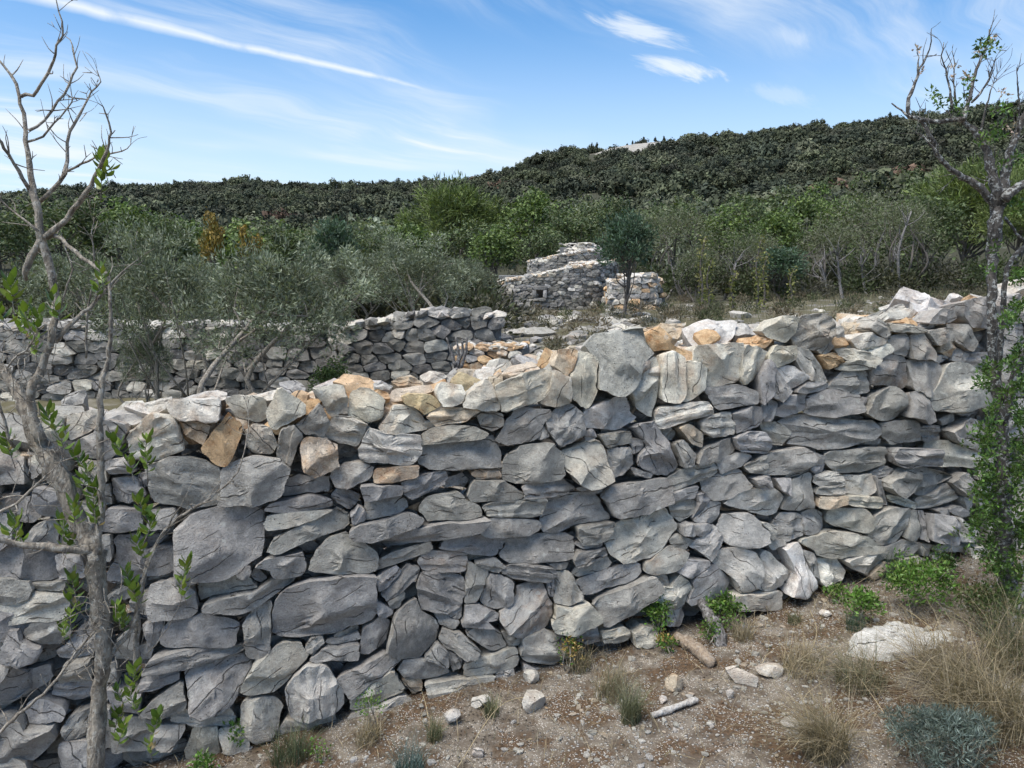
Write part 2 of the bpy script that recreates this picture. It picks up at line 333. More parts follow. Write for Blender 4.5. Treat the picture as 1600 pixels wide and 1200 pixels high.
# stones of the main wall: tone, centre along/up (mm), turn (deg), half axes (mm), outline radii
FRONT = """
g -737 324 8 216 130 46 47 50 56 53 49 47 46 47 48 51 52 51 50 47 47 47 49 54 54 51 51 45 45 47 47 47 53 56 53 48 46
g -1108 620 24 180 138 49 54 54 48 45 45 46 48 50 53 53 54 49 46 43 44 46 51 56 51 48 47 47 49 47 46 48 53 51 48 46 46
l 2264 1049 0 200 126 49 47 47 45 43 43 46 51 53 57 56 50 43 41 40 41 44 51 56 59 53 48 46 44 45 44 41 44 49 57 59 53
g 1557 882 -5 262 82 52 51 51 54 56 47 44 43 42 40 48 54 58 56 56 46 38 39 43 48 56 52 51 53 51 48 46 45 46 46 48 50
p 513 1253 58 158 138 48 44 42 42 42 44 48 55 58 60 45 35 37 40 45 53 50 51 53 55 51 48 46 42 38 37 44 58 52 48 53 55
l 601 482 18 174 100 48 47 47 50 55 52 47 45 44 45 49 54 51 51 54 49 47 46 46 47 51 50 49 51 54 49 48 47 45 48 52 51
g -1218 849 -15 136 103 46 45 47 51 55 49 49 48 48 47 48 49 48 51 54 51 46 45 46 47 51 56 51 47 46 48 48 48 50 53 52 48
g 2576 893 10 130 111 43 45 48 56 53 48 45 43 44 47 53 56 50 46 44 42 44 48 54 59 50 45 43 42 43 46 51 58 54 48 44 43
g 577 654 6 169 80 46 48 48 52 56 52 48 43 43 44 47 51 56 54 53 47 44 43 44 47 53 56 51 49 48 50 47 48 49 53 49 46
g 2581 1090 -31 123 111 51 47 44 43 44 47 53 59 50 46 43 42 45 47 53 59 50 45 43 43 43 47 52 60 52 47 44 43 43 45 50 59
l 1600 350 -7 202 65 55 49 47 45 47 48 48 49 51 55 50 46 44 47 49 53 55 49 44 41 45 53 54 56 52 43 42 43 45 48 55 55
g 115 832 1 140 90 45 46 46 47 48 54 52 49 51 50 50 46 47 49 49 47 47 49 52 54 54 51 46 44 43 44 47 51 56 55 51 46
l -795 -6 87 114 111 51 54 49 47 46 47 49 49 46 45 46 49 55 55 53 47 44 43 43 45 51 52 57 54 52 45 42 44 45 48 53 51
g -979 838 15 134 94 53 51 50 50 48 46 47 50 49 50 52 54 51 47 44 44 46 49 58 53 49 46 47 47 48 48 52 53 49 47 47 49
g 291 609 3 160 81 44 43 44 45 50 49 47 47 47 49 54 54 52 45 43 42 42 44 47 53 59 56 53 44 38 36 39 42 52 65 55 48
g -177 884 -1 186 69 42 42 43 46 52 64 48 45 44 42 43 47 49 53 49 48 48 51 51 51 52 46 44 43 42 45 47 55 61 51 45 44
g 82 212 35 124 101 45 50 57 51 50 50 52 54 42 40 39 48 55 56 52 49 49 47 46 49 50 45 45 48 53 55 52 52 48 46 44 43
g 2013 628 3 202 64 52 47 42 39 40 41 44 49 53 53 56 50 43 43 45 46 46 46 46 48 52 58 61 44 30 32 36 39 49 52 58 62
w 975 1221 -25 121 106 44 42 41 43 46 54 62 53 45 41 40 40 40 43 49 58 57 54 54 39 31 27 36 57 54 51 49 47 47 49 52 48
g 141 466 -2 181 66 43 44 47 52 53 56 50 46 44 44 46 52 54 49 45 43 47 50 53 54 54 47 42 42 43 45 49 56 56 50 46 43
g -1145 74 36 125 97 54 54 49 45 42 41 42 44 49 59 60 50 45 42 42 44 48 51 52 50 50 50 50 50 50 48 45 42 42 45 51 57
g -405 187 -89 116 101 46 49 47 45 48 52 51 52 54 52 47 42 39 39 46 59 54 52 49 49 50 46 43 42 45 49 57 53 52 49 47 46
g 2567 353 -23 119 100 45 43 42 43 47 51 61 54 47 44 42 43 44 49 56 55 49 45 44 44 45 50 57 52 48 44 44 44 48 52 59 51
l 1072 299 -41 138 88 45 42 42 44 47 49 51 54 55 49 46 43 43 43 44 47 50 51 54 60 50 42 37 34 33 39 62 56 52 50 50 48
g 514 210 24 167 69 49 49 51 55 49 44 40 41 45 46 51 60 58 47 42 41 40 43 44 49 55 59 51 48 44 44 43 45 47 48 51 50
g 1689 742 0 176 64 44 45 48 53 61 52 47 42 41 42 45 50 59 54 50 47 47 46 45 46 47 54 51 50 49 51 49 48 50 52 48 45
l 350 817 -37 112 99 55 49 45 44 44 46 50 53 57 54 46 47 44 44 44 46 52 58 51 50 49 48 45 45 48 48 49 51 50 49 50 51
g 663 850 -59 150 80 45 46 50 53 54 50 46 42 42 42 43 47 54 50 49 48 48 50 54 19 20 24 32 47 62 57 50 46 44 43 42 45
g -659 518 -7 133 82 49 48 46 45 45 44 44 47 59 54 54 50 46 44 43 43 44 47 53 60 54 50 47 46 43 42 43 47 52 56 52 49
g 1874 1146 -6 127 85 43 43 43 46 50 54 50 50 51 52 48 45 45 46 47 50 48 49 51 56 59 47 39 39 39 45 52 52 55 56 50 45
g -1386 570 -8 126 94 50 50 53 56 39 26 22 27 50 55 56 58 53 43 38 35 34 37 42 51 58 60 49 44 40 39 40 43 44 47 52 52
g -1191 279 -5 148 70 45 47 50 51 47 46 47 51 55 50 47 50 52 48 46 45 45 46 51 57 56 50 45 41 41 42 47 55 58 52 48 45
g 2572 1269 -12 112 94 44 42 41 43 46 53 61 52 47 44 43 43 47 52 57 50 45 45 44 47 51 57 52 46 42 43 43 45 51 59 55 48
l -934 103 34 140 71 46 48 48 48 52 53 51 46 44 51 51 47 47 49 50 53 50 48 47 48 48 50 55 49 46 46 44 47 53 55 50 47
g 1085 463 -19 127 78 51 50 49 44 42 47 47 52 54 51 49 47 48 52 49 47 47 49 49 47 47 54 55 52 47 47 47 45 45 48 53 58
l 1180 583 -7 154 67 42 43 47 48 50 55 56 52 46 47 45 45 44 45 47 50 54 60 54 47 44 40 41 43 45 50 57 58 54 47 43 42
g 1868 417 26 116 86 51 55 51 49 48 50 49 48 48 49 52 50 43 43 51 58 51 47 45 45 47 46 47 50 55 54 50 46 46 44 44 47
g -1803 -24 -20 115 93 46 52 54 56 60 43 29 24 30 43 51 55 58 56 47 42 40 38 39 42 45 54 58 51 47 44 45 47 45 42 43 43
l 2243 729 -12 154 64 49 51 55 50 47 44 46 46 45 51 53 51 53 53 49 45 43 43 45 48 54 55 53 51 47 44 44 44 49 53 50 48
g -283 330 -25 106 93 47 47 46 48 53 56 51 48 46 44 44 45 49 56 56 50 48 47 44 45 46 50 55 53 50 48 47 49 47 49 53 49
w 1381 235 -75 153 78 39 39 40 43 48 57 53 43 40 37 37 38 42 48 51 49 48 48 49 56 28 22 17 15 19 33 64 53 47 43 42 41
g 1559 1013 -2 151 64 47 47 49 53 47 46 46 49 54 52 49 49 49 52 50 47 45 45 48 55 53 52 50 49 48 45 45 46 50 57 54 48
g 921 229 20 119 84 43 41 39 41 43 48 56 58 50 48 48 48 46 40 37 42 47 58 59 54 46 42 41 40 40 43 49 53 55 55 53 48
l 2337 826 -17 127 76 46 44 42 45 47 54 52 50 51 52 52 47 44 41 42 45 49 56 56 53 51 47 43 40 42 44 50 57 54 50 50 50
l 78 1140 20 134 70 47 51 53 53 55 48 45 44 44 44 49 54 58 52 47 44 42 44 47 55 53 48 46 46 47 50 53 51 49 46 45 45
l -470 934 -8 135 72 46 47 47 52 60 48 43 38 37 40 48 59 51 46 43 42 43 47 49 52 58 53 46 43 42 45 47 52 52 49 47 47
l 157 42 -14 125 73 47 49 53 53 49 46 46 46 50 55 50 49 49 52 51 46 44 48 51 53 52 50 47 47 46 49 54 51 48 48 50 48
g 2547 1426 5 108 87 42 43 44 49 57 55 49 46 42 42 44 48 57 54 48 45 43 43 45 50 58 52 47 43 43 43 45 50 58 53 48 44
g -1754 604 -25 119 75 50 48 47 49 52 56 47 41 39 46 49 49 53 58 53 47 43 43 43 45 51 52 52 55 48 47 46 44 45 49 51 52
w 467 1014 5 127 70 41 41 43 46 53 63 52 48 45 45 45 46 50 53 50 48 48 49 52 54 47 46 43 44 46 51 52 51 51 55 55 43
g 1835 997 9 112 78 50 51 47 47 47 49 52 54 49 49 48 49 49 46 44 44 51 59 53 49 47 46 46 46 47 52 52 51 50 50 49 48
g -315 582 6 233 37 46 48 53 59 45 44 49 51 52 47 46 45 47 49 49 54 52 50 49 52 48 47 44 46 47 50 49 51 56 50 47 45
w -1310 1017 26 104 82 45 48 50 51 50 52 56 50 47 45 46 48 50 51 48 48 50 52 52 49 49 48 47 46 47 48 52 59 53 48 45 44
g 2581 191 -21 111 79 43 42 42 44 48 54 60 51 47 43 41 43 45 51 59 52 47 44 43 45 49 55 52 47 43 44 44 46 51 60 55 47
g 2482 515 -19 105 80 47 44 43 43 46 51 60 51 47 44 43 46 48 53 56 48 45 43 44 44 50 58 56 47 44 43 42 43 47 52 60 52
l 1243 247 -53 106 83 42 46 49 52 57 58 47 43 40 38 38 41 44 51 59 59 59 46 36 34 34 37 41 49 62 57 50 46 44 41 40 41
l 1321 759 9 131 62 49 47 48 48 51 52 48 46 46 48 49 54 58 50 45 42 41 44 51 57 54 50 48 49 46 45 46 47 50 54 51 49
p 639 1124 81 127 65 49 47 47 49 48 43 41 41 49 65 54 49 45 44 43 43 45 47 52 59 51 49 48 47 46 44 44 44 47 51 56 53
g 1444 1346 28 96 82 47 49 50 48 49 49 48 47 50 53 52 48 46 45 47 52 52 56 49 46 44 49 51 52 49 50 47 48 48 52 51 49
g 77 991 29 116 69 56 50 46 43 44 47 49 54 56 49 46 44 45 44 50 56 53 49 49 47 46 44 47 50 56 54 51 44 40 42 52 53
l -1738 442 1 131 60 45 47 48 49 52 48 46 44 49 50 51 55 50 46 44 45 46 47 50 55 60 49 45 40 40 44 50 56 56 51 48 45
g 262 984 48 91 85 47 48 50 55 49 48 48 48 47 48 51 55 52 48 46 45 46 50 55 52 47 45 45 45 49 53 55 49 46 47 50 49
l 1661 462 -15 128 60 48 47 48 47 47 50 54 56 49 47 45 45 47 53 51 49 47 48 51 53 51 49 46 45 46 47 49 53 53 50 50 48
g 1981 742 -4 145 54 44 45 46 50 57 51 47 41 42 41 46 53 59 53 47 44 43 43 46 49 52 54 56 47 41 41 43 46 52 58 50 46
l 345 1169 87 118 64 46 48 52 52 50 47 44 53 52 50 49 51 49 45 46 47 48 52 54 53 50 50 49 42 43 45 49 56 55 50 48 46
g -239 676 -8 131 59 50 49 47 43 40 38 50 61 52 48 46 47 48 49 47 46 47 49 49 50 52 56 49 45 43 44 44 46 50 53 57 52
g 1013 673 7 121 63 45 44 44 45 51 57 53 48 44 43 45 47 51 56 51 48 47 46 46 47 51 54 52 49 48 46 43 45 50 56 55 49
g -1284 412 -6 96 78 47 46 46 49 48 46 49 51 49 49 48 52 54 48 46 46 44 46 48 50 56 56 49 47 45 42 44 47 51 53 55 52
l -522 -131 8 144 53 43 44 46 48 52 58 55 47 43 39 39 44 49 56 55 51 47 46 47 50 47 47 47 45 48 50 50 51 53 53 47 44
g 1931 862 -9 119 63 47 44 44 45 50 53 55 51 47 45 43 45 47 53 58 51 48 45 46 46 46 48 53 55 48 47 44 44 47 52 58 51
w 1161 131 -8 155 49 43 44 45 50 58 60 46 43 43 43 46 47 50 58 51 47 45 44 45 49 54 51 48 46 44 47 47 51 54 54 48 45
g -778 629 18 177 43 42 43 43 46 51 61 54 40 43 41 45 47 54 49 48 47 49 48 49 50 55 48 42 39 42 43 48 61 57 50 46 44
g 453 305 13 160 47 45 47 50 51 55 49 46 43 46 44 48 52 54 55 49 44 43 44 45 50 57 53 47 41 41 46 52 54 51 49 48 46
g 1030 1070 -3 135 55 47 46 48 51 50 48 50 52 48 44 42 43 48 61 55 48 43 42 42 44 48 55 60 49 46 44 43 46 49 54 52 48
l -993 -86 -82 91 80 50 52 49 48 49 46 45 46 48 55 52 52 51 47 46 46 46 46 49 54 53 49 48 48 51 48 47 46 46 50 53 51
w 747 1167 -89 125 60 45 47 50 51 52 52 47 44 43 45 51 57 52 48 46 45 45 45 48 52 57 54 46 44 40 42 42 53 57 50 46 45
g 2357 1417 -24 101 74 45 41 40 41 43 47 54 65 54 47 43 41 42 43 46 52 56 52 50 50 49 46 45 47 49 47 46 48 49 55 60 51
l 279 162 4 110 67 48 48 47 48 50 54 50 42 40 42 46 64 54 46 42 44 48 49 49 51 51 50 51 51 49 47 44 45 47 50 53 50
g 1393 605 67 94 80 56 50 48 46 45 49 53 48 44 41 45 47 53 62 52 47 43 40 42 43 46 49 57 60 51 45 42 40 40 42 48 54
g 2056 1126 -77 88 84 51 47 43 43 42 44 45 50 56 58 51 46 45 43 42 43 44 47 53 61 55 46 42 42 41 44 52 52 47 45 54 58
g 2477 647 -7 104 70 43 43 44 46 51 56 51 46 45 45 48 51 57 50 46 44 42 44 46 51 61 54 46 42 42 41 42 47 53 62 52 46
w 787 1005 11 146 49 47 47 49 52 49 45 45 44 45 45 50 56 54 48 44 42 41 42 45 49 58 59 51 44 39 39 41 44 51 58 52 48
g 2176 371 -44 97 70 51 52 54 46 43 45 46 49 53 53 48 47 47 48 50 56 52 47 44 43 45 48 53 60 52 47 44 42 44 47 53 53
g -1013 396 12 168 44 44 53 57 55 54 56 28 26 30 33 41 48 62 58 53 46 41 40 38 38 42 45 49 53 57 53 44 42 39 39 39 39
g -588 42 25 137 51 47 46 47 51 53 46 43 40 40 43 48 59 60 50 43 41 39 39 41 46 54 64 53 44 41 40 41 44 45 51 56 51
g -495 622 9 157 42 48 48 48 50 53 54 45 40 40 42 48 56 54 54 50 47 44 44 44 46 50 54 58 49 43 42 43 45 53 53 49 48
g 39 651 -2 150 44 42 44 46 53 60 54 50 45 42 42 44 47 50 53 52 50 48 47 48 51 51 46 43 39 43 50 56 56 53 46 44 42
g 12 573 -5 143 44 49 50 50 53 48 46 46 46 46 47 51 53 54 49 45 45 45 48 52 52 53 51 46 47 46 48 52 51 47 47 49 49
g -1217 189 2 182 37 49 49 51 36 35 35 37 39 43 50 51 54 55 48 45 43 45 48 51 47 46 45 47 54 51 45 46 46 46 48 48 49
l -80 10 7 134 48 44 44 47 53 59 55 47 43 42 43 46 47 52 54 49 47 46 47 50 53 50 47 45 44 46 47 52 57 52 48 46 44
l -228 -62 -3 156 42 47 49 53 60 53 42 35 42 44 46 48 52 58 55 48 44 42 43 45 48 54 51 47 46 47 53 52 47 44 42 45 48
l 2169 519 12 132 51 41 40 40 41 45 51 63 59 38 33 37 39 49 52 49 46 45 48 57 50 46 45 42 43 44 43 46 50 55 60 51 44
g 1665 1105 -5 108 60 41 40 42 44 49 59 56 48 46 46 47 50 46 43 45 46 49 55 62 49 43 41 41 43 43 47 51 52 59 54 46 42
g -134 509 -8 144 44 42 43 47 52 58 50 48 46 44 48 50 47 47 47 49 48 49 52 58 54 45 41 36 40 43 49 61 58 51 45 44 43
l -548 -38 24 121 53 39 40 43 47 56 61 51 45 41 41 42 43 46 54 51 49 50 53 52 47 46 47 43 41 43 45 52 59 56 48 43 40
w 1563 216 -20 88 70 50 53 55 50 48 47 49 48 43 42 43 46 50 58 58 49 43 40 40 40 46 50 52 57 55 49 43 42 42 43 48 48
c -738 920 -61 81 73 45 47 48 56 50 49 49 50 55 50 46 48 44 46 46 50 54 56 52 49 45 44 43 45 48 53 52 53 55 48 46 44
l 746 214 13 94 67 48 48 47 49 50 54 61 46 36 27 31 45 52 54 57 56 49 44 41 41 44 46 46 51 55 55 52 46 44 42 43 47
g -1442 -80 -43 86 69 53 49 46 46 47 51 50 49 48 50 48 47 45 48 50 57 53 47 44 43 43 45 50 60 54 47 44 43 43 45 50 56
w 1708 621 -5 113 52 44 43 44 45 51 63 55 45 42 41 43 46 48 56 54 49 47 45 46 49 53 52 47 44 45 47 52 52 51 52 51 46
g 1340 444 6 86 69 42 42 45 49 54 52 49 49 50 54 49 46 43 41 42 45 50 59 55 49 46 40 44 47 45 45 49 51 60 53 45 44
w -410 1034 -4 97 61 47 44 43 44 44 48 51 49 52 54 57 47 45 41 42 42 46 51 57 56 53 50 46 42 41 43 45 49 53 56 57 51
l 1441 1188 -43 121 48 49 53 57 55 47 43 42 40 42 46 53 53 52 50 51 51 46 44 43 46 51 50 48 49 48 55 54 48 45 42 43 44
g -59 729 -4 121 48 50 45 44 44 44 46 52 50 48 47 49 59 51 46 43 42 43 44 51 53 55 56 51 45 39 39 41 43 48 57 56 54
g -1794 158 27 115 50 49 52 54 47 42 41 42 41 53 53 55 55 49 44 42 41 44 47 52 54 56 53 45 42 40 44 49 50 51 53 48 48
l -831 -148 11 130 46 45 46 49 55 52 45 39 36 36 38 61 52 47 45 45 45 45 44 47 51 59 51 48 43 41 43 45 48 52 54 48 46
o -1074 995 66 99 58 48 50 57 51 45 44 42 41 45 50 59 57 48 45 43 43 44 46 49 54 55 51 47 45 45 45 47 48 51 51 48 46
g 839 728 14 134 43 46 45 48 52 52 47 45 45 44 49 55 50 52 50 48 45 43 43 45 51 61 55 48 45 42 40 43 48 54 58 50 47
g 2002 977 -60 84 68 50 54 60 50 48 43 42 43 44 47 50 54 51 51 49 48 50 50 45 41 41 42 48 56 63 51 46 40 38 40 45 49
g 707 363 14 108 52 52 49 45 44 45 48 55 57 49 46 45 43 43 50 50 49 51 55 52 48 47 48 42 46 47 50 53 52 48 49 48 49
g -44 305 78 81 70 46 49 50 59 53 46 42 42 43 44 49 56 54 51 48 47 48 48 43 46 49 53 53 49 48 47 50 52 50 47 45 44
l 1666 1212 -7 108 58 49 55 52 45 43 44 44 44 40 43 43 48 56 65 49 38 29 25 21 25 64 59 50 47 43 43 43 43 45 46 44 46
l -1203 -165 82 81 68 46 46 50 54 52 48 45 45 47 51 50 53 57 50 46 44 42 44 48 54 55 53 51 48 46 45 44 45 51 57 50 48
l 1127 1212 70 95 60 40 40 41 45 54 61 56 51 44 43 41 41 45 49 52 52 55 54 49 49 48 45 41 43 43 49 51 56 61 49 44 41
l 968 945 -2 93 58 46 44 44 45 50 59 54 49 45 44 46 48 48 47 52 52 49 48 51 49 49 50 50 46 45 45 48 50 58 53 50 47
g -264 454 -8 115 47 42 44 46 51 59 53 47 43 43 44 48 52 53 51 48 47 47 49 49 50 55 50 45 43 44 45 49 54 58 51 47 44
g 1141 858 -8 97 55 46 44 43 45 48 54 55 51 48 47 47 45 44 47 50 55 52 49 48 49 52 51 46 43 43 44 48 54 56 51 49 50
g -1798 950 -52 85 63 48 56 55 50 47 46 49 50 43 42 46 50 50 51 51 53 54 46 44 42 41 42 47 53 63 54 47 46 43 42 42 44
g -220 973 2 142 37 49 46 44 45 47 47 48 49 53 51 52 51 47 45 45 45 44 45 49 55 63 51 43 40 40 42 42 48 56 54 53 52
l 1734 256 1 115 48 50 54 53 53 55 52 44 41 38 39 43 45 49 59 58 49 44 42 41 43 43 43 48 54 66 52 47 41 40 40 41 44
w 846 1150 76 94 58 41 42 45 48 56 64 52 45 40 38 38 39 41 49 58 55 53 49 44 43 42 43 47 48 43 48 55 59 49 43 41 41
l -856 1101 51 80 66 39 41 43 48 57 59 52 46 43 43 44 46 48 47 47 50 54 54 55 44 42 41 41 42 44 50 61 55 54 47 43 41
g 92 373 -10 123 40 47 47 48 51 52 51 49 49 46 49 48 49 53 49 47 47 49 52 51 49 49 52 48 44 46 46 47 55 54 49 48 47
g 1939 293 2 112 44 47 49 56 52 49 47 46 51 48 43 44 46 47 54 58 52 46 43 43 44 51 55 50 48 44 46 51 55 50 46 43 45
g 178 720 -1 128 39 48 46 44 45 48 52 59 46 41 41 45 49 57 53 49 46 45 45 46 53 58 53 47 43 46 46 45 50 53 50 50 51
g 958 827 16 111 44 42 42 44 48 58 55 49 46 45 46 49 55 49 46 44 45 47 52 56 54 48 45 42 45 47 44 47 52 57 55 48 43
g 2287 1307 -39 100 48 47 47 49 48 47 44 46 49 53 58 51 46 42 43 43 46 50 56 53 49 46 47 47 51 49 43 43 46 51 55 53 48
w -1164 1117 -8 103 48 42 42 44 48 56 60 51 45 42 40 43 46 50 54 51 49 49 47 47 49 51 53 47 41 41 42 51 54 56 51 45 43
l -553 1102 -31 73 65 50 48 48 48 53 52 49 46 45 47 49 52 51 49 52 51 47 46 44 46 48 55 54 49 49 47 46 50 51 49 49 51
g 501 817 66 74 65 47 45 44 43 46 49 58 57 50 44 43 41 42 46 50 59 54 51 48 49 45 44 43 47 49 55 51 49 46 48 52 52
g -336 780 16 104 46 48 49 52 53 49 45 45 45 43 43 48 56 58 50 45 43 42 44 46 49 53 59 50 44 43 44 46 47 52 47 50 50
g -1498 1008 20 76 65 41 40 41 44 51 62 58 41 36 38 38 43 49 56 52 50 51 54 50 45 43 43 42 47 51 51 50 51 52 54 48 44
g -373 28 -12 105 45 56 51 47 44 45 47 48 49 48 48 49 53 54 48 46 45 45 48 47 48 52 57 51 46 44 44 45 46 48 48 49 55
l 1292 1362 14 84 57 45 50 57 53 47 47 45 47 50 49 48 45 46 47 52 57 53 50 46 44 42 45 46 51 59 53 48 47 48 45 44 45
g -977 281 90 87 64 41 39 39 40 39 44 47 51 50 49 52 46 45 42 42 39 39 41 44 53 41 35 31 32 31 32 34 37 54 62 52 46
g 251 284 -73 84 57 42 45 47 51 59 56 50 42 40 41 43 46 50 53 50 49 50 53 50 47 43 40 40 42 45 57 61 53 48 45 42 41
g 2034 1259 -46 80 59 56 56 55 53 47 42 41 42 43 47 55 54 49 47 48 49 52 50 44 43 43 45 47 51 59 54 47 42 40 39 40 46
l -631 1008 -13 74 62 44 47 52 57 51 47 45 45 49 47 50 52 52 50 46 46 45 46 52 55 52 49 47 45 44 47 50 57 54 49 44 44
g 915 419 31 80 61 45 45 47 55 64 50 40 38 37 38 41 49 55 64 52 45 41 39 38 39 44 49 60 54 50 46 45 46 46 48 47 46
l -1197 -54 -11 128 39 45 45 45 48 53 62 34 31 30 27 29 55 53 51 49 45 45 46 49 51 46 43 49 50 46 42 44 49 54 49 46 45
g 1470 466 -24 72 63 51 48 48 49 54 50 47 46 46 50 48 46 48 49 53 58 50 45 43 44 44 47 52 56 55 51 47 44 44 45 49 54
g -874 506 -5 91 52 43 43 43 48 53 63 50 45 40 40 41 42 47 52 53 57 61 40 35 38 42 49 51 49 47 49 51 51 49 49 45 44
g 225 1126 66 83 58 44 44 48 54 63 52 43 36 33 33 37 46 65 54 49 45 44 44 44 43 45 47 53 51 49 49 47 44 45 46 48 44
l -619 837 14 86 51 54 49 47 45 47 50 48 47 47 49 49 52 52 50 50 47 46 44 47 50 51 51 54 50 47 43 43 47 48 51 51 49
g -1583 701 46 71 63 55 49 45 43 43 44 48 54 62 51 46 40 41 42 47 51 59 52 48 46 46 45 49 52 50 47 47 51 45 48 50 53
g 1112 968 16 78 58 46 51 52 50 48 48 49 46 43 45 47 51 60 52 45 42 41 40 45 53 61 52 49 43 43 42 47 51 53 50 48 45
g -1103 445 3 114 41 45 45 46 46 44 47 45 44 44 47 52 61 52 46 43 42 41 41 44 49 56 70 44 39 36 38 38 40 46 54 60 51
o 730 1310 -28 115 47 58 56 41 30 24 22 23 43 49 54 58 49 44 39 38 38 39 41 43 47 48 51 54 58 41 30 27 22 23 28 60 60
l -97 1114 -6 75 63 42 40 37 38 41 45 51 59 59 49 43 41 40 40 42 45 48 48 58 61 51 44 38 38 41 43 44 45 54 61 54 48
g -493 699 5 96 46 48 49 47 46 48 52 48 44 44 44 48 53 57 49 46 44 40 42 46 52 59 56 48 44 42 44 45 50 51 51 53 50
l 1273 889 -24 81 53 44 47 53 59 53 50 46 44 43 47 44 45 45 51 57 55 51 49 42 42 42 44 47 54 52 49 49 51 52 45 44 44
l 2318 346 -33 87 51 47 46 49 55 60 49 43 39 40 39 42 47 53 63 53 47 45 44 44 45 44 44 46 53 58 50 46 44 45 45 50 46
g -551 183 58 81 52 47 47 52 51 46 46 48 52 54 49 44 43 45 46 49 55 52 51 52 47 46 46 48 50 50 46 47 47 52 53 50 48
g 1348 1012 19 90 48 42 47 54 50 50 46 46 48 54 51 46 46 45 44 47 51 55 54 49 49 49 48 45 42 43 46 51 58 55 48 45 42
g -216 110 -37 99 42 46 48 49 55 49 47 45 46 50 54 50 42 44 49 54 49 47 47 49 52 49 51 50 45 42 44 47 57 51 47 47 47
g -1435 726 3 83 51 43 44 47 52 53 50 45 46 46 51 55 49 46 44 44 45 48 52 55 53 49 46 45 43 43 44 48 52 59 52 47 45
g -1318 31 29 91 49 39 42 46 56 62 51 45 42 39 41 41 46 46 48 52 59 55 47 43 43 42 43 42 44 46 53 62 54 47 41 39 39
g -125 210 -22 89 49 31 41 43 46 51 49 44 45 44 51 47 49 50 55 47 42 41 40 42 46 57 62 50 45 41 39 39 42 45 53 20 21
g -140 352 78 89 48 41 42 47 57 66 51 47 44 39 40 39 44 50 56 55 50 48 48 50 46 44 43 45 45 47 54 56 58 49 43 40 39
g 381 516 7 89 46 47 52 54 59 52 44 41 40 41 44 46 56 60 53 47 43 43 42 46 50 55 50 46 46 47 50 51 46 46 44 46 45
g -811 736 0 128 31 47 45 45 46 45 50 54 56 49 46 43 46 47 49 48 47 49 52 55 50 50 48 48 45 42 44 47 50 55 55 50 47
l -675 1131 -52 73 56 52 49 47 44 46 47 46 46 51 57 51 46 43 42 40 42 46 52 63 56 48 42 38 40 40 45 52 59 50 44 42 47
g -92 116 -28 93 43 50 47 43 42 44 49 51 58 52 46 43 43 42 45 49 50 52 55 56 48 44 44 42 44 44 50 55 49 48 48 50 52
g 2117 842 -9 89 46 44 44 45 49 56 58 49 43 42 41 41 44 51 58 57 49 44 44 42 44 46 52 51 52 55 43 43 46 50 54 49 46
l 1729 542 -10 128 31 44 44 45 49 55 61 48 48 43 43 44 48 48 51 55 51 48 47 47 50 49 45 43 44 45 50 54 53 50 51 49 46
l 2032 214 -13 105 37 51 54 49 45 46 45 46 51 59 50 43 43 44 47 52 53 49 48 47 49 55 48 44 44 45 48 52 54 50 47 46 47
g -790 802 3 98 41 45 45 48 53 49 47 43 45 49 55 52 52 51 45 42 42 43 45 50 58 60 49 41 40 36 38 46 49 61 54 49 46
w 1334 1149 -21 79 50 46 53 59 54 48 45 42 43 47 48 49 46 45 45 47 52 60 51 45 42 41 40 42 47 56 63 51 46 42 40 40 43
l -986 1113 -26 79 49 45 41 43 45 49 52 57 53 49 44 43 42 43 47 49 52 54 56 50 46 45 43 45 48 47 47 49 52 53 50 50 49
g 1193 1130 83 98 39 51 51 47 45 43 46 49 53 53 47 44 45 45 49 55 53 48 44 45 46 49 56 57 45 41 40 36 53 53 51 49 49
l 1285 1243 15 76 50 49 52 56 47 46 42 41 45 47 56 54 48 46 45 46 49 49 44 46 49 54 56 49 44 44 41 45 47 54 51 49 48
c -223 1048 4 104 36 51 57 53 49 45 44 44 43 43 47 57 52 49 49 47 49 48 45 45 47 51 58 50 45 45 44 49 53 47 46 44 48
g 2408 1177 -10 79 49 42 40 40 43 47 52 59 51 47 45 45 47 48 42 41 42 46 53 65 53 45 42 38 40 43 45 48 50 55 58 50 44
g 2299 582 -37 72 52 44 45 51 55 52 46 43 44 44 47 55 54 49 45 42 43 44 47 54 61 53 44 42 40 40 43 48 52 57 51 45 44
g -946 989 -51 68 53 52 51 51 51 47 45 45 45 49 52 49 49 49 48 51 49 48 47 50 48 47 48 51 54 50 50 48 45 45 44 47 52
l -845 682 7 128 30 52 61 56 44 40 39 38 39 41 54 55 61 53 46 43 42 40 41 43 48 54 55 50 52 45 46 43 43 46 45 46 48
g -1631 -118 -68 64 58 47 51 60 52 47 44 43 41 44 49 58 54 48 44 43 44 46 50 58 53 48 45 43 44 44 50 57 52 46 43 44 45
g -1544 -35 90 95 40 43 44 47 52 52 49 43 40 39 40 50 57 56 48 45 42 41 44 46 53 61 51 45 42 41 42 48 50 59 51 47 44
g -428 495 18 130 28 46 46 49 52 47 43 43 47 48 53 49 52 52 45 44 42 43 46 51 58 56 49 43 42 42 41 46 47 58 56 50 47
g 2002 401 86 82 45 48 49 51 57 48 44 40 40 42 45 50 57 55 49 45 44 43 45 46 47 49 53 57 49 47 43 41 44 47 51 51 48
g -1599 285 46 75 51 45 53 56 53 52 49 47 41 37 35 36 42 60 57 56 54 47 42 40 39 40 41 46 52 59 53 48 41 40 39 40 42
c -452 829 6 100 35 45 47 52 56 49 45 42 42 43 43 49 61 56 48 45 43 43 44 47 53 52 52 49 49 46 46 42 46 54 53 48 46
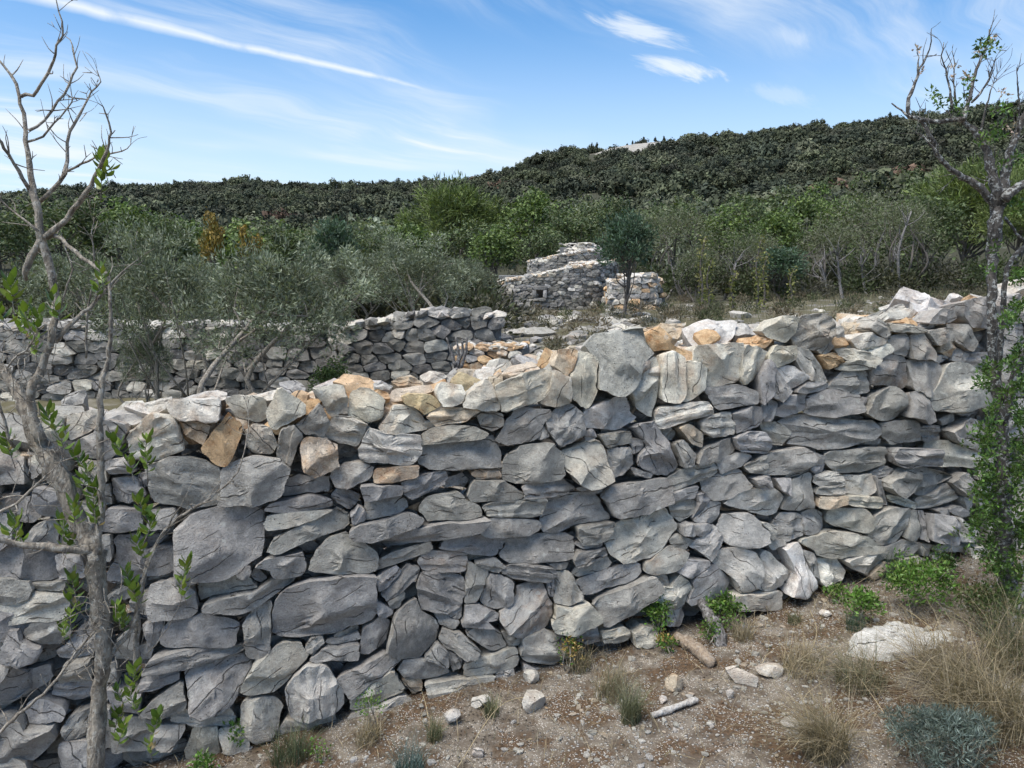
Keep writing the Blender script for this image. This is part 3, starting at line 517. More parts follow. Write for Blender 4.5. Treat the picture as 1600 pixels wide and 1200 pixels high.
g -1688 348 -9 75 47 47 47 47 48 53 59 50 44 41 40 43 45 53 51 49 52 53 52 50 45 43 42 45 47 53 51 55 51 47 45 44 45
g -438 391 42 98 36 44 44 43 47 51 62 55 40 37 39 38 45 57 56 51 48 47 49 52 47 46 46 44 45 47 49 52 51 49 50 48 46
l 1733 1298 2 97 36 54 50 45 41 41 43 47 54 53 51 46 46 46 50 53 50 46 44 43 47 51 59 54 47 43 40 39 45 49 56 55 53
g -746 1049 46 63 57 43 48 57 62 52 43 41 39 37 39 44 48 61 55 51 48 48 42 41 39 39 47 56 57 51 49 46 48 45 41 41 42
g 1919 1280 -29 67 54 43 43 42 42 45 48 50 55 56 47 44 41 40 40 41 45 53 63 61 42 37 37 38 48 51 49 46 47 52 55 52 45
g 1047 774 14 96 36 52 49 47 48 51 50 46 45 44 48 49 53 54 55 47 43 42 42 44 48 55 58 51 46 46 45 49 47 45 46 49 55
g -1775 308 -52 69 53 46 50 51 54 58 58 45 36 35 32 31 36 59 57 58 48 44 41 39 40 44 47 50 53 56 50 47 45 45 41 42 42
g -845 973 77 79 42 47 45 47 46 50 54 49 46 44 45 48 49 53 49 45 45 47 49 56 59 47 41 39 38 40 48 57 55 48 45 45 47
g -1417 834 -30 60 55 54 58 50 48 39 43 45 52 52 47 45 44 45 48 54 54 47 44 42 42 44 45 51 59 52 47 45 44 42 42 44 48
g -1725 56 -5 75 44 51 49 48 48 46 45 43 46 51 50 52 52 49 46 45 46 47 45 45 48 52 61 53 44 39 39 40 43 54 54 51 50
l -1092 -156 -46 66 48 53 51 47 49 50 50 46 43 43 50 56 51 45 46 47 50 53 52 49 45 44 44 45 50 56 52 47 43 43 43 47 53
w -224 1131 -1 61 52 49 50 49 52 54 48 43 43 42 45 48 56 51 49 48 50 48 47 46 45 46 54 52 49 47 45 47 46 49 48 48 46
g 802 578 6 67 49 48 49 56 58 51 45 41 40 40 42 46 50 54 58 51 46 44 43 44 44 43 47 53 59 50 46 45 44 47 47 45 46
l 2412 225 -5 78 41 45 44 46 49 51 60 46 45 43 42 43 46 53 60 51 46 44 43 43 43 47 54 57 48 45 41 42 43 48 51 55 49
g -1634 109 -5 73 43 43 44 46 51 58 53 46 46 43 43 45 48 53 50 47 48 48 53 56 49 42 42 45 47 48 48 53 50 48 53 48 45
g 934 553 28 72 45 50 50 47 46 48 50 55 57 45 39 35 34 39 45 59 59 53 44 39 39 37 39 50 55 52 50 51 48 43 42 43 46
g -1653 811 -39 62 49 45 49 50 50 51 52 48 47 45 44 45 45 47 51 58 52 48 46 46 44 45 45 48 51 51 50 47 47 52 49 48 46
g -1684 696 59 61 52 57 53 48 45 44 46 46 43 43 44 47 54 56 51 50 45 43 41 39 42 47 54 60 52 45 43 41 42 43 42 47 52
g -1459 58 -38 70 45 45 42 43 43 44 51 60 50 48 43 40 40 41 47 52 60 54 48 44 42 43 44 48 55 49 45 43 45 46 52 57 50
g -695 134 0 104 32 39 40 42 47 55 57 50 42 36 42 50 51 46 43 41 42 47 52 57 56 57 27 28 31 34 40 53 66 53 47 42 40
g -1345 123 9 77 40 47 49 53 49 43 43 41 45 47 55 62 52 45 42 41 41 43 46 52 60 53 48 46 43 44 44 42 46 49 54 51 49
g 357 412 13 86 36 46 48 50 55 48 42 42 40 44 46 57 56 51 47 45 43 43 43 45 49 54 63 48 43 43 39 43 43 50 58 51 48
g 2135 1312 3 74 43 45 46 49 55 62 49 45 39 39 37 40 46 51 61 56 49 42 41 40 39 43 44 55 57 49 47 44 45 45 48 48 45
g 339 78 2 74 44 38 38 41 43 52 62 59 46 39 37 36 36 36 39 50 66 55 45 42 40 41 39 42 47 47 48 48 51 58 47 42 40
l -1323 -105 57 62 49 43 42 41 43 45 49 59 54 48 45 41 42 45 50 49 49 49 50 49 50 55 51 44 41 41 42 44 48 54 59 53 46
g 2175 1400 11 79 38 43 43 44 48 49 46 48 49 56 55 47 43 41 42 43 45 49 57 59 52 47 43 42 43 45 43 49 49 53 58 51 47
g -1443 258 78 73 42 51 45 42 41 40 42 47 48 47 48 51 55 53 47 41 39 40 39 43 49 57 61 49 41 41 39 38 39 42 48 58 60
l 596 47 21 60 49 49 55 52 47 44 45 47 52 49 47 47 48 53 49 45 45 46 48 55 54 45 43 43 44 47 53 55 48 45 44 42 45
g 379 358 17 94 31 44 44 46 50 58 54 45 45 42 41 47 50 51 48 48 48 49 50 49 51 52 48 43 43 40 45 52 54 54 51 49 45
g 1265 1101 -69 72 42 42 41 42 44 47 54 61 51 46 40 40 38 40 47 51 57 56 53 53 44 40 40 41 43 44 53 55 52 47 48 50 45
g 835 323 8 74 39 51 53 53 46 43 43 41 44 50 58 51 48 44 44 45 53 55 50 45 44 45 48 51 54 48 46 44 43 42 47 50 52
g -1611 188 13 60 49 41 44 46 54 55 47 45 45 47 47 51 47 44 43 43 45 51 59 56 46 43 40 40 40 45 49 59 55 49 45 44 41
g -1634 994 -15 72 40 43 43 44 45 50 57 53 49 39 37 36 40 45 59 59 49 44 42 41 44 43 49 57 52 46 43 41 45 48 54 52 48
g 800 831 -63 65 44 43 45 46 47 48 55 56 46 45 43 41 45 45 52 51 49 46 48 52 54 48 45 43 43 43 44 50 60 53 46 44 44
g -510 767 -3 93 31 46 47 50 53 51 45 44 39 37 42 49 53 61 53 46 43 40 40 42 44 50 59 58 46 44 39 41 39 46 55 52 49
w -1548 1083 29 64 44 54 49 49 47 45 45 43 44 46 56 58 51 46 43 43 43 45 47 51 56 53 47 46 43 45 45 48 47 47 49 52 52
g -1621 -15 46 60 47 56 57 50 46 43 46 47 47 45 46 47 49 50 47 48 49 51 51 44 43 43 43 47 51 59 53 46 42 41 40 42 46
y -338 1106 -15 76 37 49 51 49 50 48 49 53 48 46 42 44 43 49 50 48 52 54 50 51 51 47 37 37 40 47 62 56 48 44 43 43 44
c 1827 198 17 75 37 52 50 48 47 46 49 57 52 45 43 42 43 45 50 56 52 48 49 49 51 46 42 42 45 49 53 54 47 47 45 46 47
w 767 93 85 55 49 45 42 44 46 49 56 50 46 44 44 46 50 58 51 45 44 43 43 48 52 53 50 47 47 48 48 44 44 47 50 56 49
g 2073 396 -86 83 34 45 48 53 61 47 40 38 37 40 44 48 68 55 47 43 40 40 41 44 49 58 57 49 43 38 41 41 53 53 46 44 43
g 1938 1351 -6 113 24 54 54 49 48 43 45 46 44 44 42 47 49 58 55 46 42 41 40 43 46 53 59 52 50 37 35 52 48 44 44 48 51
l 471 59 -1 74 35 43 46 51 50 50 52 54 48 42 44 42 44 48 55 53 50 49 48 51 51 45 43 43 49 47 49 52 52 52 47 45 44
c 263 1249 73 58 45 43 42 43 45 50 55 49 45 45 49 51 53 49 43 42 43 45 47 53 56 49 49 48 45 44 41 44 48 52 58 52 46
g -1520 908 -52 54 48 50 55 50 46 44 45 47 51 55 47 44 42 40 42 46 52 60 53 46 43 42 39 41 44 51 59 53 47 42 41 42 45
c 843 907 -39 74 35 45 43 43 46 48 54 54 48 46 44 47 48 53 49 47 46 48 51 56 53 45 44 43 46 48 50 49 46 48 51 54 50
g -1528 313 -89 97 28 43 44 47 54 55 47 43 40 40 42 46 53 58 51 44 42 41 42 44 48 56 61 44 41 36 37 35 40 59 50 45 44
g 483 911 3 74 35 44 45 47 51 57 53 44 43 38 40 44 45 55 60 52 46 43 42 42 45 49 57 51 45 44 43 46 47 51 52 45 43
l -1642 1071 -4 51 50 40 41 42 47 54 56 49 45 44 44 46 50 54 47 44 44 42 46 51 56 53 48 44 42 44 44 46 47 54 59 48 42
w 1805 1250 5 81 32 48 47 49 52 54 54 51 40 36 38 38 43 51 61 59 52 46 44 40 41 42 42 46 56 58 47 44 43 40 47 47 49
g 1525 667 3 73 33 48 47 46 46 48 51 52 45 45 43 48 50 54 52 47 44 46 49 50 50 51 55 47 44 44 42 47 48 51 54 53 50
g 1446 1091 4 94 27 50 53 49 43 40 41 40 43 49 59 54 47 43 42 40 42 47 49 54 51 50 50 47 45 41 38 44 44 48 56 52 49
g 1223 999 60 59 42 43 44 43 43 46 51 57 53 49 50 46 44 44 43 46 49 55 48 47 48 48 52 48 43 39 38 45 53 56 54 49 45
g -1606 576 -55 57 44 47 54 56 49 44 42 44 45 48 55 53 47 43 44 44 46 54 56 50 43 42 42 41 46 49 61 49 46 42 41 41 43
g -60 1021 -12 57 42 46 45 44 47 53 52 48 48 48 47 47 45 45 48 52 56 50 47 46 46 49 47 46 47 50 55 49 47 46 48 51 48
c 2209 1251 -17 55 45 46 47 50 47 44 42 43 48 54 58 47 42 41 43 46 49 49 47 48 50 55 49 43 41 41 42 45 49 53 54 48 46
g -1543 141 90 94 26 44 45 50 57 50 34 36 39 43 50 53 59 49 46 42 42 43 45 51 57 57 47 42 44 37 38 47 52 56 48 45 44
g 1163 749 12 60 41 41 39 43 47 63 59 50 43 41 36 37 40 45 54 58 51 48 44 45 46 45 42 44 44 46 50 58 51 49 46 43 39
g 1797 1354 -24 62 38 48 47 44 43 44 48 48 47 48 50 54 56 47 43 42 41 43 46 51 59 55 51 46 41 42 42 43 49 53 51 50 52
c -1172 1040 -31 58 42 39 39 41 44 50 62 55 45 45 43 40 41 41 43 47 58 55 49 45 43 42 44 47 47 46 46 47 52 59 51 44 40
c 1538 561 4 72 32 45 47 48 56 55 49 41 39 39 41 47 61 52 48 46 43 45 46 49 54 50 49 46 48 49 47 47 45 47 54 49 46
g 2092 568 1 89 27 44 47 53 59 57 48 38 35 35 37 41 46 57 61 57 48 42 40 38 39 42 44 52 54 48 44 43 42 46 45 42 43
o 1546 1212 -12 65 36 50 61 54 50 47 43 43 46 48 47 46 43 42 47 57 55 48 43 40 39 39 43 47 55 61 50 45 42 41 40 41 43
g -1509 823 -27 53 44 45 43 42 39 42 47 55 60 51 43 41 40 41 44 50 55 54 48 44 45 45 48 50 49 50 45 43 45 47 50 56 51
l 1962 520 -18 99 23 47 45 48 50 47 47 47 54 50 46 40 40 43 51 52 51 49 46 47 49 52 51 45 41 40 44 43 47 54 53 50 47
l 2253 260 -5 99 23 42 42 45 48 56 53 51 43 38 43 44 45 57 54 48 45 44 45 47 51 57 53 45 45 40 39 46 47 59 55 47 43
l -313 -114 -5 101 22 45 46 49 54 58 51 43 41 43 42 42 50 62 56 48 44 43 43 44 47 53 54 52 51 45 44 44 45 50 53 49 46
g -1302 722 19 56 40 51 51 53 50 45 43 42 40 43 49 59 56 48 44 41 41 42 45 51 56 51 48 44 46 49 51 48 45 42 44 47 52
g -642 740 -27 59 38 41 44 47 51 59 51 46 45 41 44 44 49 53 49 47 44 46 48 52 51 49 45 46 45 45 48 52 57 53 46 44 41
l -19 -68 -14 51 42 44 43 41 43 44 52 61 49 45 43 43 45 49 50 49 47 50 52 51 47 45 44 46 48 55 49 46 46 47 50 55 50
g 802 648 6 73 30 42 43 46 55 60 50 43 42 38 41 42 46 48 57 50 47 47 46 48 52 49 45 43 42 44 47 54 59 50 46 42 40
l 2111 267 -26 62 35 42 41 43 47 52 59 56 46 41 40 37 39 42 47 55 61 54 47 41 40 41 40 45 51 49 48 47 49 52 50 44 43
g 1454 275 -64 81 26 52 53 50 45 42 40 45 42 48 53 59 51 46 41 40 41 42 46 53 62 57 44 41 42 42 42 47 54 51 50 49 50
g -1502 633 83 56 38 45 45 47 51 51 45 43 43 41 44 49 57 53 47 41 41 39 39 44 48 59 56 48 43 41 40 41 44 49 54 50 46
g 1539 614 4 73 28 40 41 44 47 55 62 48 41 42 39 44 46 53 49 46 48 50 53 53 49 47 42 45 43 44 47 47 55 57 50 45 43
g -301 77 -48 57 38 49 44 41 39 40 38 42 49 47 49 50 57 53 45 40 36 38 37 41 45 56 66 50 39 36 36 35 38 38 49 59 59
l 2356 499 74 52 39 54 56 48 44 41 42 38 41 57 58 50 44 43 39 41 45 50 56 54 47 45 44 45 48 51 52 48 45 44 43 43 50
g 2295 1213 -11 55 38 48 56 58 44 39 38 36 38 41 47 55 58 50 44 39 38 38 38 42 52 58 54 45 44 44 43 47 45 44 46 44 45
g -1732 788 -89 51 38 42 43 46 47 48 53 60 50 41 38 37 41 49 55 50 47 46 47 47 53 48 45 41 39 46 47 51 57 54 46 45 42
g -1803 744 59 46 43 51 47 42 41 43 47 53 58 49 44 42 41 42 41 46 55 60 48 42 42 40 40 44 49 54 52 50 45 39 42 47 55
g 1529 1289 51 67 31 42 45 49 55 68 43 39 34 30 34 33 43 65 54 49 45 42 43 42 42 42 44 45 48 49 55 46 44 40 42 43 42
g -997 186 -13 53 37 46 48 49 53 59 50 43 40 36 35 42 44 56 61 52 44 39 38 42 42 44 49 54 52 51 49 49 47 44 42 43 45
g -496 411 39 61 31 50 49 52 45 43 38 39 41 43 50 59 55 46 43 39 40 40 42 48 56 56 53 51 43 41 40 40 44 49 52 51 50
g 782 439 -13 55 33 45 51 58 51 49 42 42 43 43 45 54 51 49 45 47 46 49 49 47 48 48 47 43 42 46 48 57 50 48 42 39 42
g 1597 1324 -83 48 38 44 46 50 46 45 47 48 51 45 46 46 49 53 53 46 44 41 42 43 49 55 62 42 33 33 39 43 56 57 49 46 44
g -1800 819 19 47 38 48 52 59 50 45 42 41 42 45 50 59 52 45 45 43 42 44 48 54 53 47 45 44 45 44 49 55 53 46 42 40 43
g 886 599 70 65 32 40 42 43 42 47 56 68 44 26 28 27 26 26 36 62 56 48 42 38 37 39 39 40 42 44 53 58 49 43 40 39 40
g -71 421 -17 61 29 45 49 47 45 44 46 50 55 55 45 42 42 39 41 41 49 55 59 52 48 44 39 40 39 44 49 51 55 51 46 44 44
g -1353 302 78 51 34 41 41 39 42 48 53 63 49 45 40 39 41 39 45 53 55 52 49 47 44 46 47 46 44 40 43 48 50 54 55 48 43
g 2360 932 4 80 21 56 54 50 47 41 45 49 48 48 52 51 45 43 44 51 53 52 48 44 45 46 41 46 58 52 49 45 41 43 46 48 55
c -82 799 -5 69 23 45 46 46 50 55 52 45 44 40 40 47 50 53 50 50 49 48 46 47 45 49 56 53 47 43 43 43 47 51 55 50 46
g -1398 407 83 47 37 41 38 40 40 41 43 49 51 48 48 53 50 45 42 37 37 39 42 48 55 64 52 40 36 34 34 35 42 52 63 54 46
g -1426 926 -13 48 34 43 42 40 40 45 49 52 59 49 43 43 44 44 44 47 53 49 49 47 47 49 53 49 46 42 40 41 42 50 57 58 49
g 878 489 -2 51 32 49 55 55 51 48 46 42 42 41 41 43 49 57 58 49 46 42 42 42 44 48 46 47 51 55 50 47 43 41 42 43 44
w 2213 213 -9 61 25 44 44 45 50 54 51 43 43 44 48 52 49 47 46 47 51 52 47 46 48 48 56 51 44 40 43 43 51 54 54 48 45
g 1838 573 -65 89 18 40 42 45 52 60 54 48 41 40 42 34 34 55 50 46 46 54 56 50 40 39 37 39 41 41 47 53 57 50 43 40 40
g -1744 237 16 76 20 48 46 45 48 48 53 50 43 44 38 46 45 53 52 49 47 47 48 49 52 50 46 43 41 42 46 51 54 49 51 49 49
g 1847 672 16 51 29 50 44 42 42 43 46 49 56 50 45 40 43 44 45 52 50 48 47 49 49 50 47 46 48 46 47 48 48 46 48 48 53
g -260 202 -33 57 26 43 45 45 53 58 59 42 32 34 40 57 53 50 49 46 50 51 48 45 41 38 43 52 56 46 47 45 50 51 47 46 43
g -202 773 11 57 26 42 41 41 43 49 56 54 44 47 46 47 49 47 47 46 44 44 46 50 54 55 46 44 40 37 41 41 50 58 57 49 45
g 743 917 -16 47 30 45 44 48 51 50 45 47 50 52 47 46 43 40 45 46 50 58 51 45 45 46 45 46 47 47 44 48 54 53 48 45 44
g 1301 655 -51 46 34 44 38 39 37 36 42 44 49 65 49 45 41 38 37 37 39 43 50 60 57 45 43 41 41 39 43 40 44 45 55 59 50
g 2127 913 -15 55 26 42 42 41 41 43 48 51 63 48 44 42 43 44 48 48 53 48 45 46 47 49 51 52 45 42 38 41 42 49 52 58 50
g -1627 871 -43 71 20 50 53 53 46 44 40 39 41 44 44 57 55 48 44 43 43 45 45 51 52 51 47 44 48 52 43 37 39 47 49 48 48
c -405 -40 -40 48 31 46 42 44 44 46 50 51 60 50 40 38 40 38 38 43 47 62 57 51 44 41 37 36 39 41 50 59 55 48 44 42 44
g -1812 517 -4 58 25 49 47 44 46 45 44 43 39 42 48 49 60 53 48 42 39 38 39 41 45 53 60 50 45 42 38 37 40 38 46 57 56
g 8 97 -41 54 26 46 47 46 47 50 55 50 40 47 41 38 42 43 45 53 55 57 47 43 40 39 39 41 46 55 58 47 46 43 41 46 47
g 2289 445 -19 54 26 52 55 51 45 44 40 43 44 45 57 53 47 43 40 40 45 48 54 56 50 42 45 43 43 48 54 50 45 45 43 45 48
l 2424 290 -26 47 30 47 45 49 51 51 44 43 39 43 43 49 56 53 47 41 41 39 41 44 53 58 49 47 43 41 42 43 46 47 51 50 48
g -1847 231 81 40 36 37 41 46 58 61 50 46 40 38 37 39 42 52 56 52 47 48 48 47 45 41 42 42 44 46 54 56 52 44 40 39 39
g 1178 677 -23 41 33 46 44 40 41 45 46 48 57 53 45 43 39 42 40 44 50 59 52 48 46 45 41 43 50 49 50 44 44 47 51 53 51
l 2231 902 12 54 25 41 42 46 53 59 51 43 39 35 40 40 43 50 60 55 47 44 43 43 43 45 53 47 48 45 45 46 50 53 46 42 41
g 2163 1199 3 60 22 55 49 44 43 44 38 41 46 53 50 46 46 46 45 49 51 50 49 47 46 44 47 51 55 49 44 42 41 39 42 46 56
g -1708 941 -76 48 28 40 39 40 41 46 48 47 48 51 57 49 42 39 38 39 41 45 51 59 59 42 39 38 39 36 41 41 44 57 58 47 45
g -234 40 -69 48 28 40 42 43 47 46 44 50 54 54 50 41 41 40 39 41 43 48 58 58 47 44 42 38 37 39 40 44 53 61 48 46 42
g 1480 761 -25 44 31 45 47 47 52 56 49 44 37 36 37 39 38 49 57 63 45 38 36 36 37 40 45 49 59 50 45 42 41 43 42 45 45
l 1270 377 -6 55 24 51 52 49 47 49 46 38 40 43 43 43 47 52 58 54 45 41 39 38 39 41 48 53 62 57 38 33 36 39 38 48 53
g -1676 512 -1 63 21 39 42 43 51 60 53 46 34 26 27 37 42 49 60 51 47 44 42 44 46 48 49 42 38 44 45 48 61 51 43 41 39
w 95 -53 -28 52 24 44 46 46 49 57 52 45 40 36 42 42 44 53 58 50 44 41 40 40 43 47 54 58 46 40 40 40 42 46 52 49 47
g 384 702 5 68 20 41 42 45 49 59 58 47 32 26 28 24 31 51 62 59 54 46 43 39 38 41 41 42 48 50 55 51 48 46 43 39 40
g 579 879 -75 37 34 43 42 39 43 43 47 45 49 51 51 52 44 41 42 40 39 41 48 54 59 49 46 47 34 35 38 38 47 54 60 51 46
g -782 174 32 40 30 49 50 48 46 43 43 45 49 51 49 46 44 44 50 49 47 46 45 45 50 52 56 49 43 39 41 43 42 50 53 52 48
g 1220 457 -51 49 30 38 34 35 34 38 42 47 60 49 41 37 33 34 33 36 37 45 55 62 52 33 27 19 23 29 32 56 57 56 50 46 40
g -1458 448 24 45 27 41 42 45 55 60 54 45 38 37 38 40 42 49 60 57 49 44 44 45 44 49 43 44 42 48 50 53 56 50 41 40 39
g -1843 355 77 36 32 39 42 42 49 60 55 46 40 37 36 41 43 47 55 55 50 43 42 42 44 45 47 44 44 45 44 49 56 51 42 40 40
g -1431 1057 -54 46 26 40 36 38 42 45 51 51 53 59 49 43 36 38 39 38 43 50 60 60 49 41 37 41 41 37 42 42 49 61 54 48 42
g -669 177 5 76 15 42 41 44 47 55 66 45 35 35 30 24 52 52 55 52 49 48 45 44 43 48 45 52 43 43 39 48 46 50 51 46 43
g 1393 706 21 72 15 47 47 48 54 49 47 40 41 40 41 40 47 50 57 55 48 42 43 44 47 48 46 45 47 41 48 48 53 49 44 42 45
g -600 675 60 38 29 49 50 53 57 48 42 38 36 48 52 53 42 42 44 50 58 48 45 40 39 37 41 49 55 55 43 40 44 44 44 46 47
l 695 281 -45 45 23 51 51 45 45 42 41 47 50 51 46 49 47 43 47 47 44 43 49 49 54 50 45 41 43 42 41 50 48 49 47 47 49
g -515 285 -48 42 26 41 42 48 52 56 55 46 42 41 37 36 41 42 49 58 59 50 45 42 37 37 39 44 46 50 49 56 49 45 44 40 37
g -1500 169 -86 47 23 40 41 44 54 59 47 43 41 41 37 41 48 54 50 45 43 45 47 50 52 50 44 40 38 38 40 53 58 51 44 43 41
o 1210 1301 20 39 27 57 50 45 40 42 41 41 48 52 60 49 44 42 38 41 41 46 54 57 49 45 43 43 45 49 49 46 42 45 41 48 52
g -459 313 40 44 24 50 54 60 50 36 34 38 38 40 41 55 61 51 45 41 42 41 41 43 49 49 48 53 56 49 41 33 38 43 46 45 46
g 601 755 -20 55 18 46 46 51 55 55 40 41 38 32 41 44 47 59 58 54 46 41 38 39 39 45 49 60 50 46 39 42 45 45 45 48 46
g 807 494 -61 35 29 50 56 60 49 41 40 36 38 36 43 55 57 51 44 43 40 38 43 51 48 45 44 45 48 53 56 44 41 39 37 41 42
g -1561 780 -20 42 24 56 47 44 43 42 39 37 43 50 51 49 49 44 48 49 44 41 44 45 43 47 50 58 50 42 38 37 36 37 41 46 60
g -1387 219 75 36 26 45 40 41 43 48 52 58 49 45 42 42 43 46 52 48 48 45 44 45 48 53 47 44 44 40 44 43 44 54 57 48 43
g 1485 714 13 42 22 41 43 51 59 45 36 35 35 37 42 51 54 50 53 49 48 44 42 42 44 47 50 49 43 45 43 53 52 47 42 43 41
g 360 459 0 63 14 44 47 51 57 43 40 43 38 36 38 42 48 57 56 51 46 41 41 40 39 43 48 53 48 46 40 42 48 48 46 44 45
g -222 230 14 37 24 38 40 48 56 64 43 35 35 34 34 33 42 46 59 54 49 43 39 38 39 41 38 43 42 51 57 51 49 41 36 38 38
g -655 204 15 56 15 39 41 44 50 57 51 45 40 37 36 36 38 50 49 51 51 50 50 45 48 49 42 35 39 35 47 51 64 53 45 42 40
g 187 298 87 45 18 41 39 37 42 43 49 59 45 43 42 45 41 47 45 44 44 47 47 50 56 54 43 36 41 39 39 41 46 52 63 49 46
g 227 384 -10 48 17 40 41 46 51 57 56 46 36 41 37 37 38 48 53 58 54 46 43 38 38 39 44 48 49 42 47 46 47 49 47 42 42
g 375 933 -6 30 25 46 46 39 42 42 44 49 53 50 50 46 44 42 43 43 50 53 48 46 44 48 47 46 48 46 40 41 46 45 53 52 53
g -981 463 -44 34 21 44 46 54 53 50 42 40 40 41 39 51 53 50 49 50 43 40 40 42 47 49 46 45 46 49 45 45 46 49 43 43 40
g 1804 819 4 46 16 39 43 46 52 54 48 44 43 42 46 42 51 48 48 47 48 50 51 55 52 43 38 35 42 42 46 53 56 49 46 42 40
g -1023 498 24 29 24 41 45 53 53 49 46 46 42 39 42 46 46 48 56 49 49 46 45 43 45 43 45 45 47 51 51 48 46 42 45 44 44
g 1720 1014 85 29 23 40 40 42 46 53 57 52 41 39 39 34 37 44 49 55 51 49 49 46 44 45 46 43 39 44 43 45 56 54 45 39 36
g 161 953 73 32 24 44 47 57 60 45 30 31 26 28 27 33 47 63 56 47 37 34 33 34 30 34 40 47 60 54 45 38 34 30 33 31 36
g -1357 867 -84 31 21 42 44 42 48 51 51 40 39 40 42 47 55 55 48 44 42 41 43 41 47 57 51 48 46 40 42 38 45 50 49 50 48
g 2202 452 -17 45 16 36 36 34 37 37 40 53 61 47 41 38 38 37 40 43 39 47 52 54 50 52 48 43 32 32 28 26 33 63 58 49 42
"""
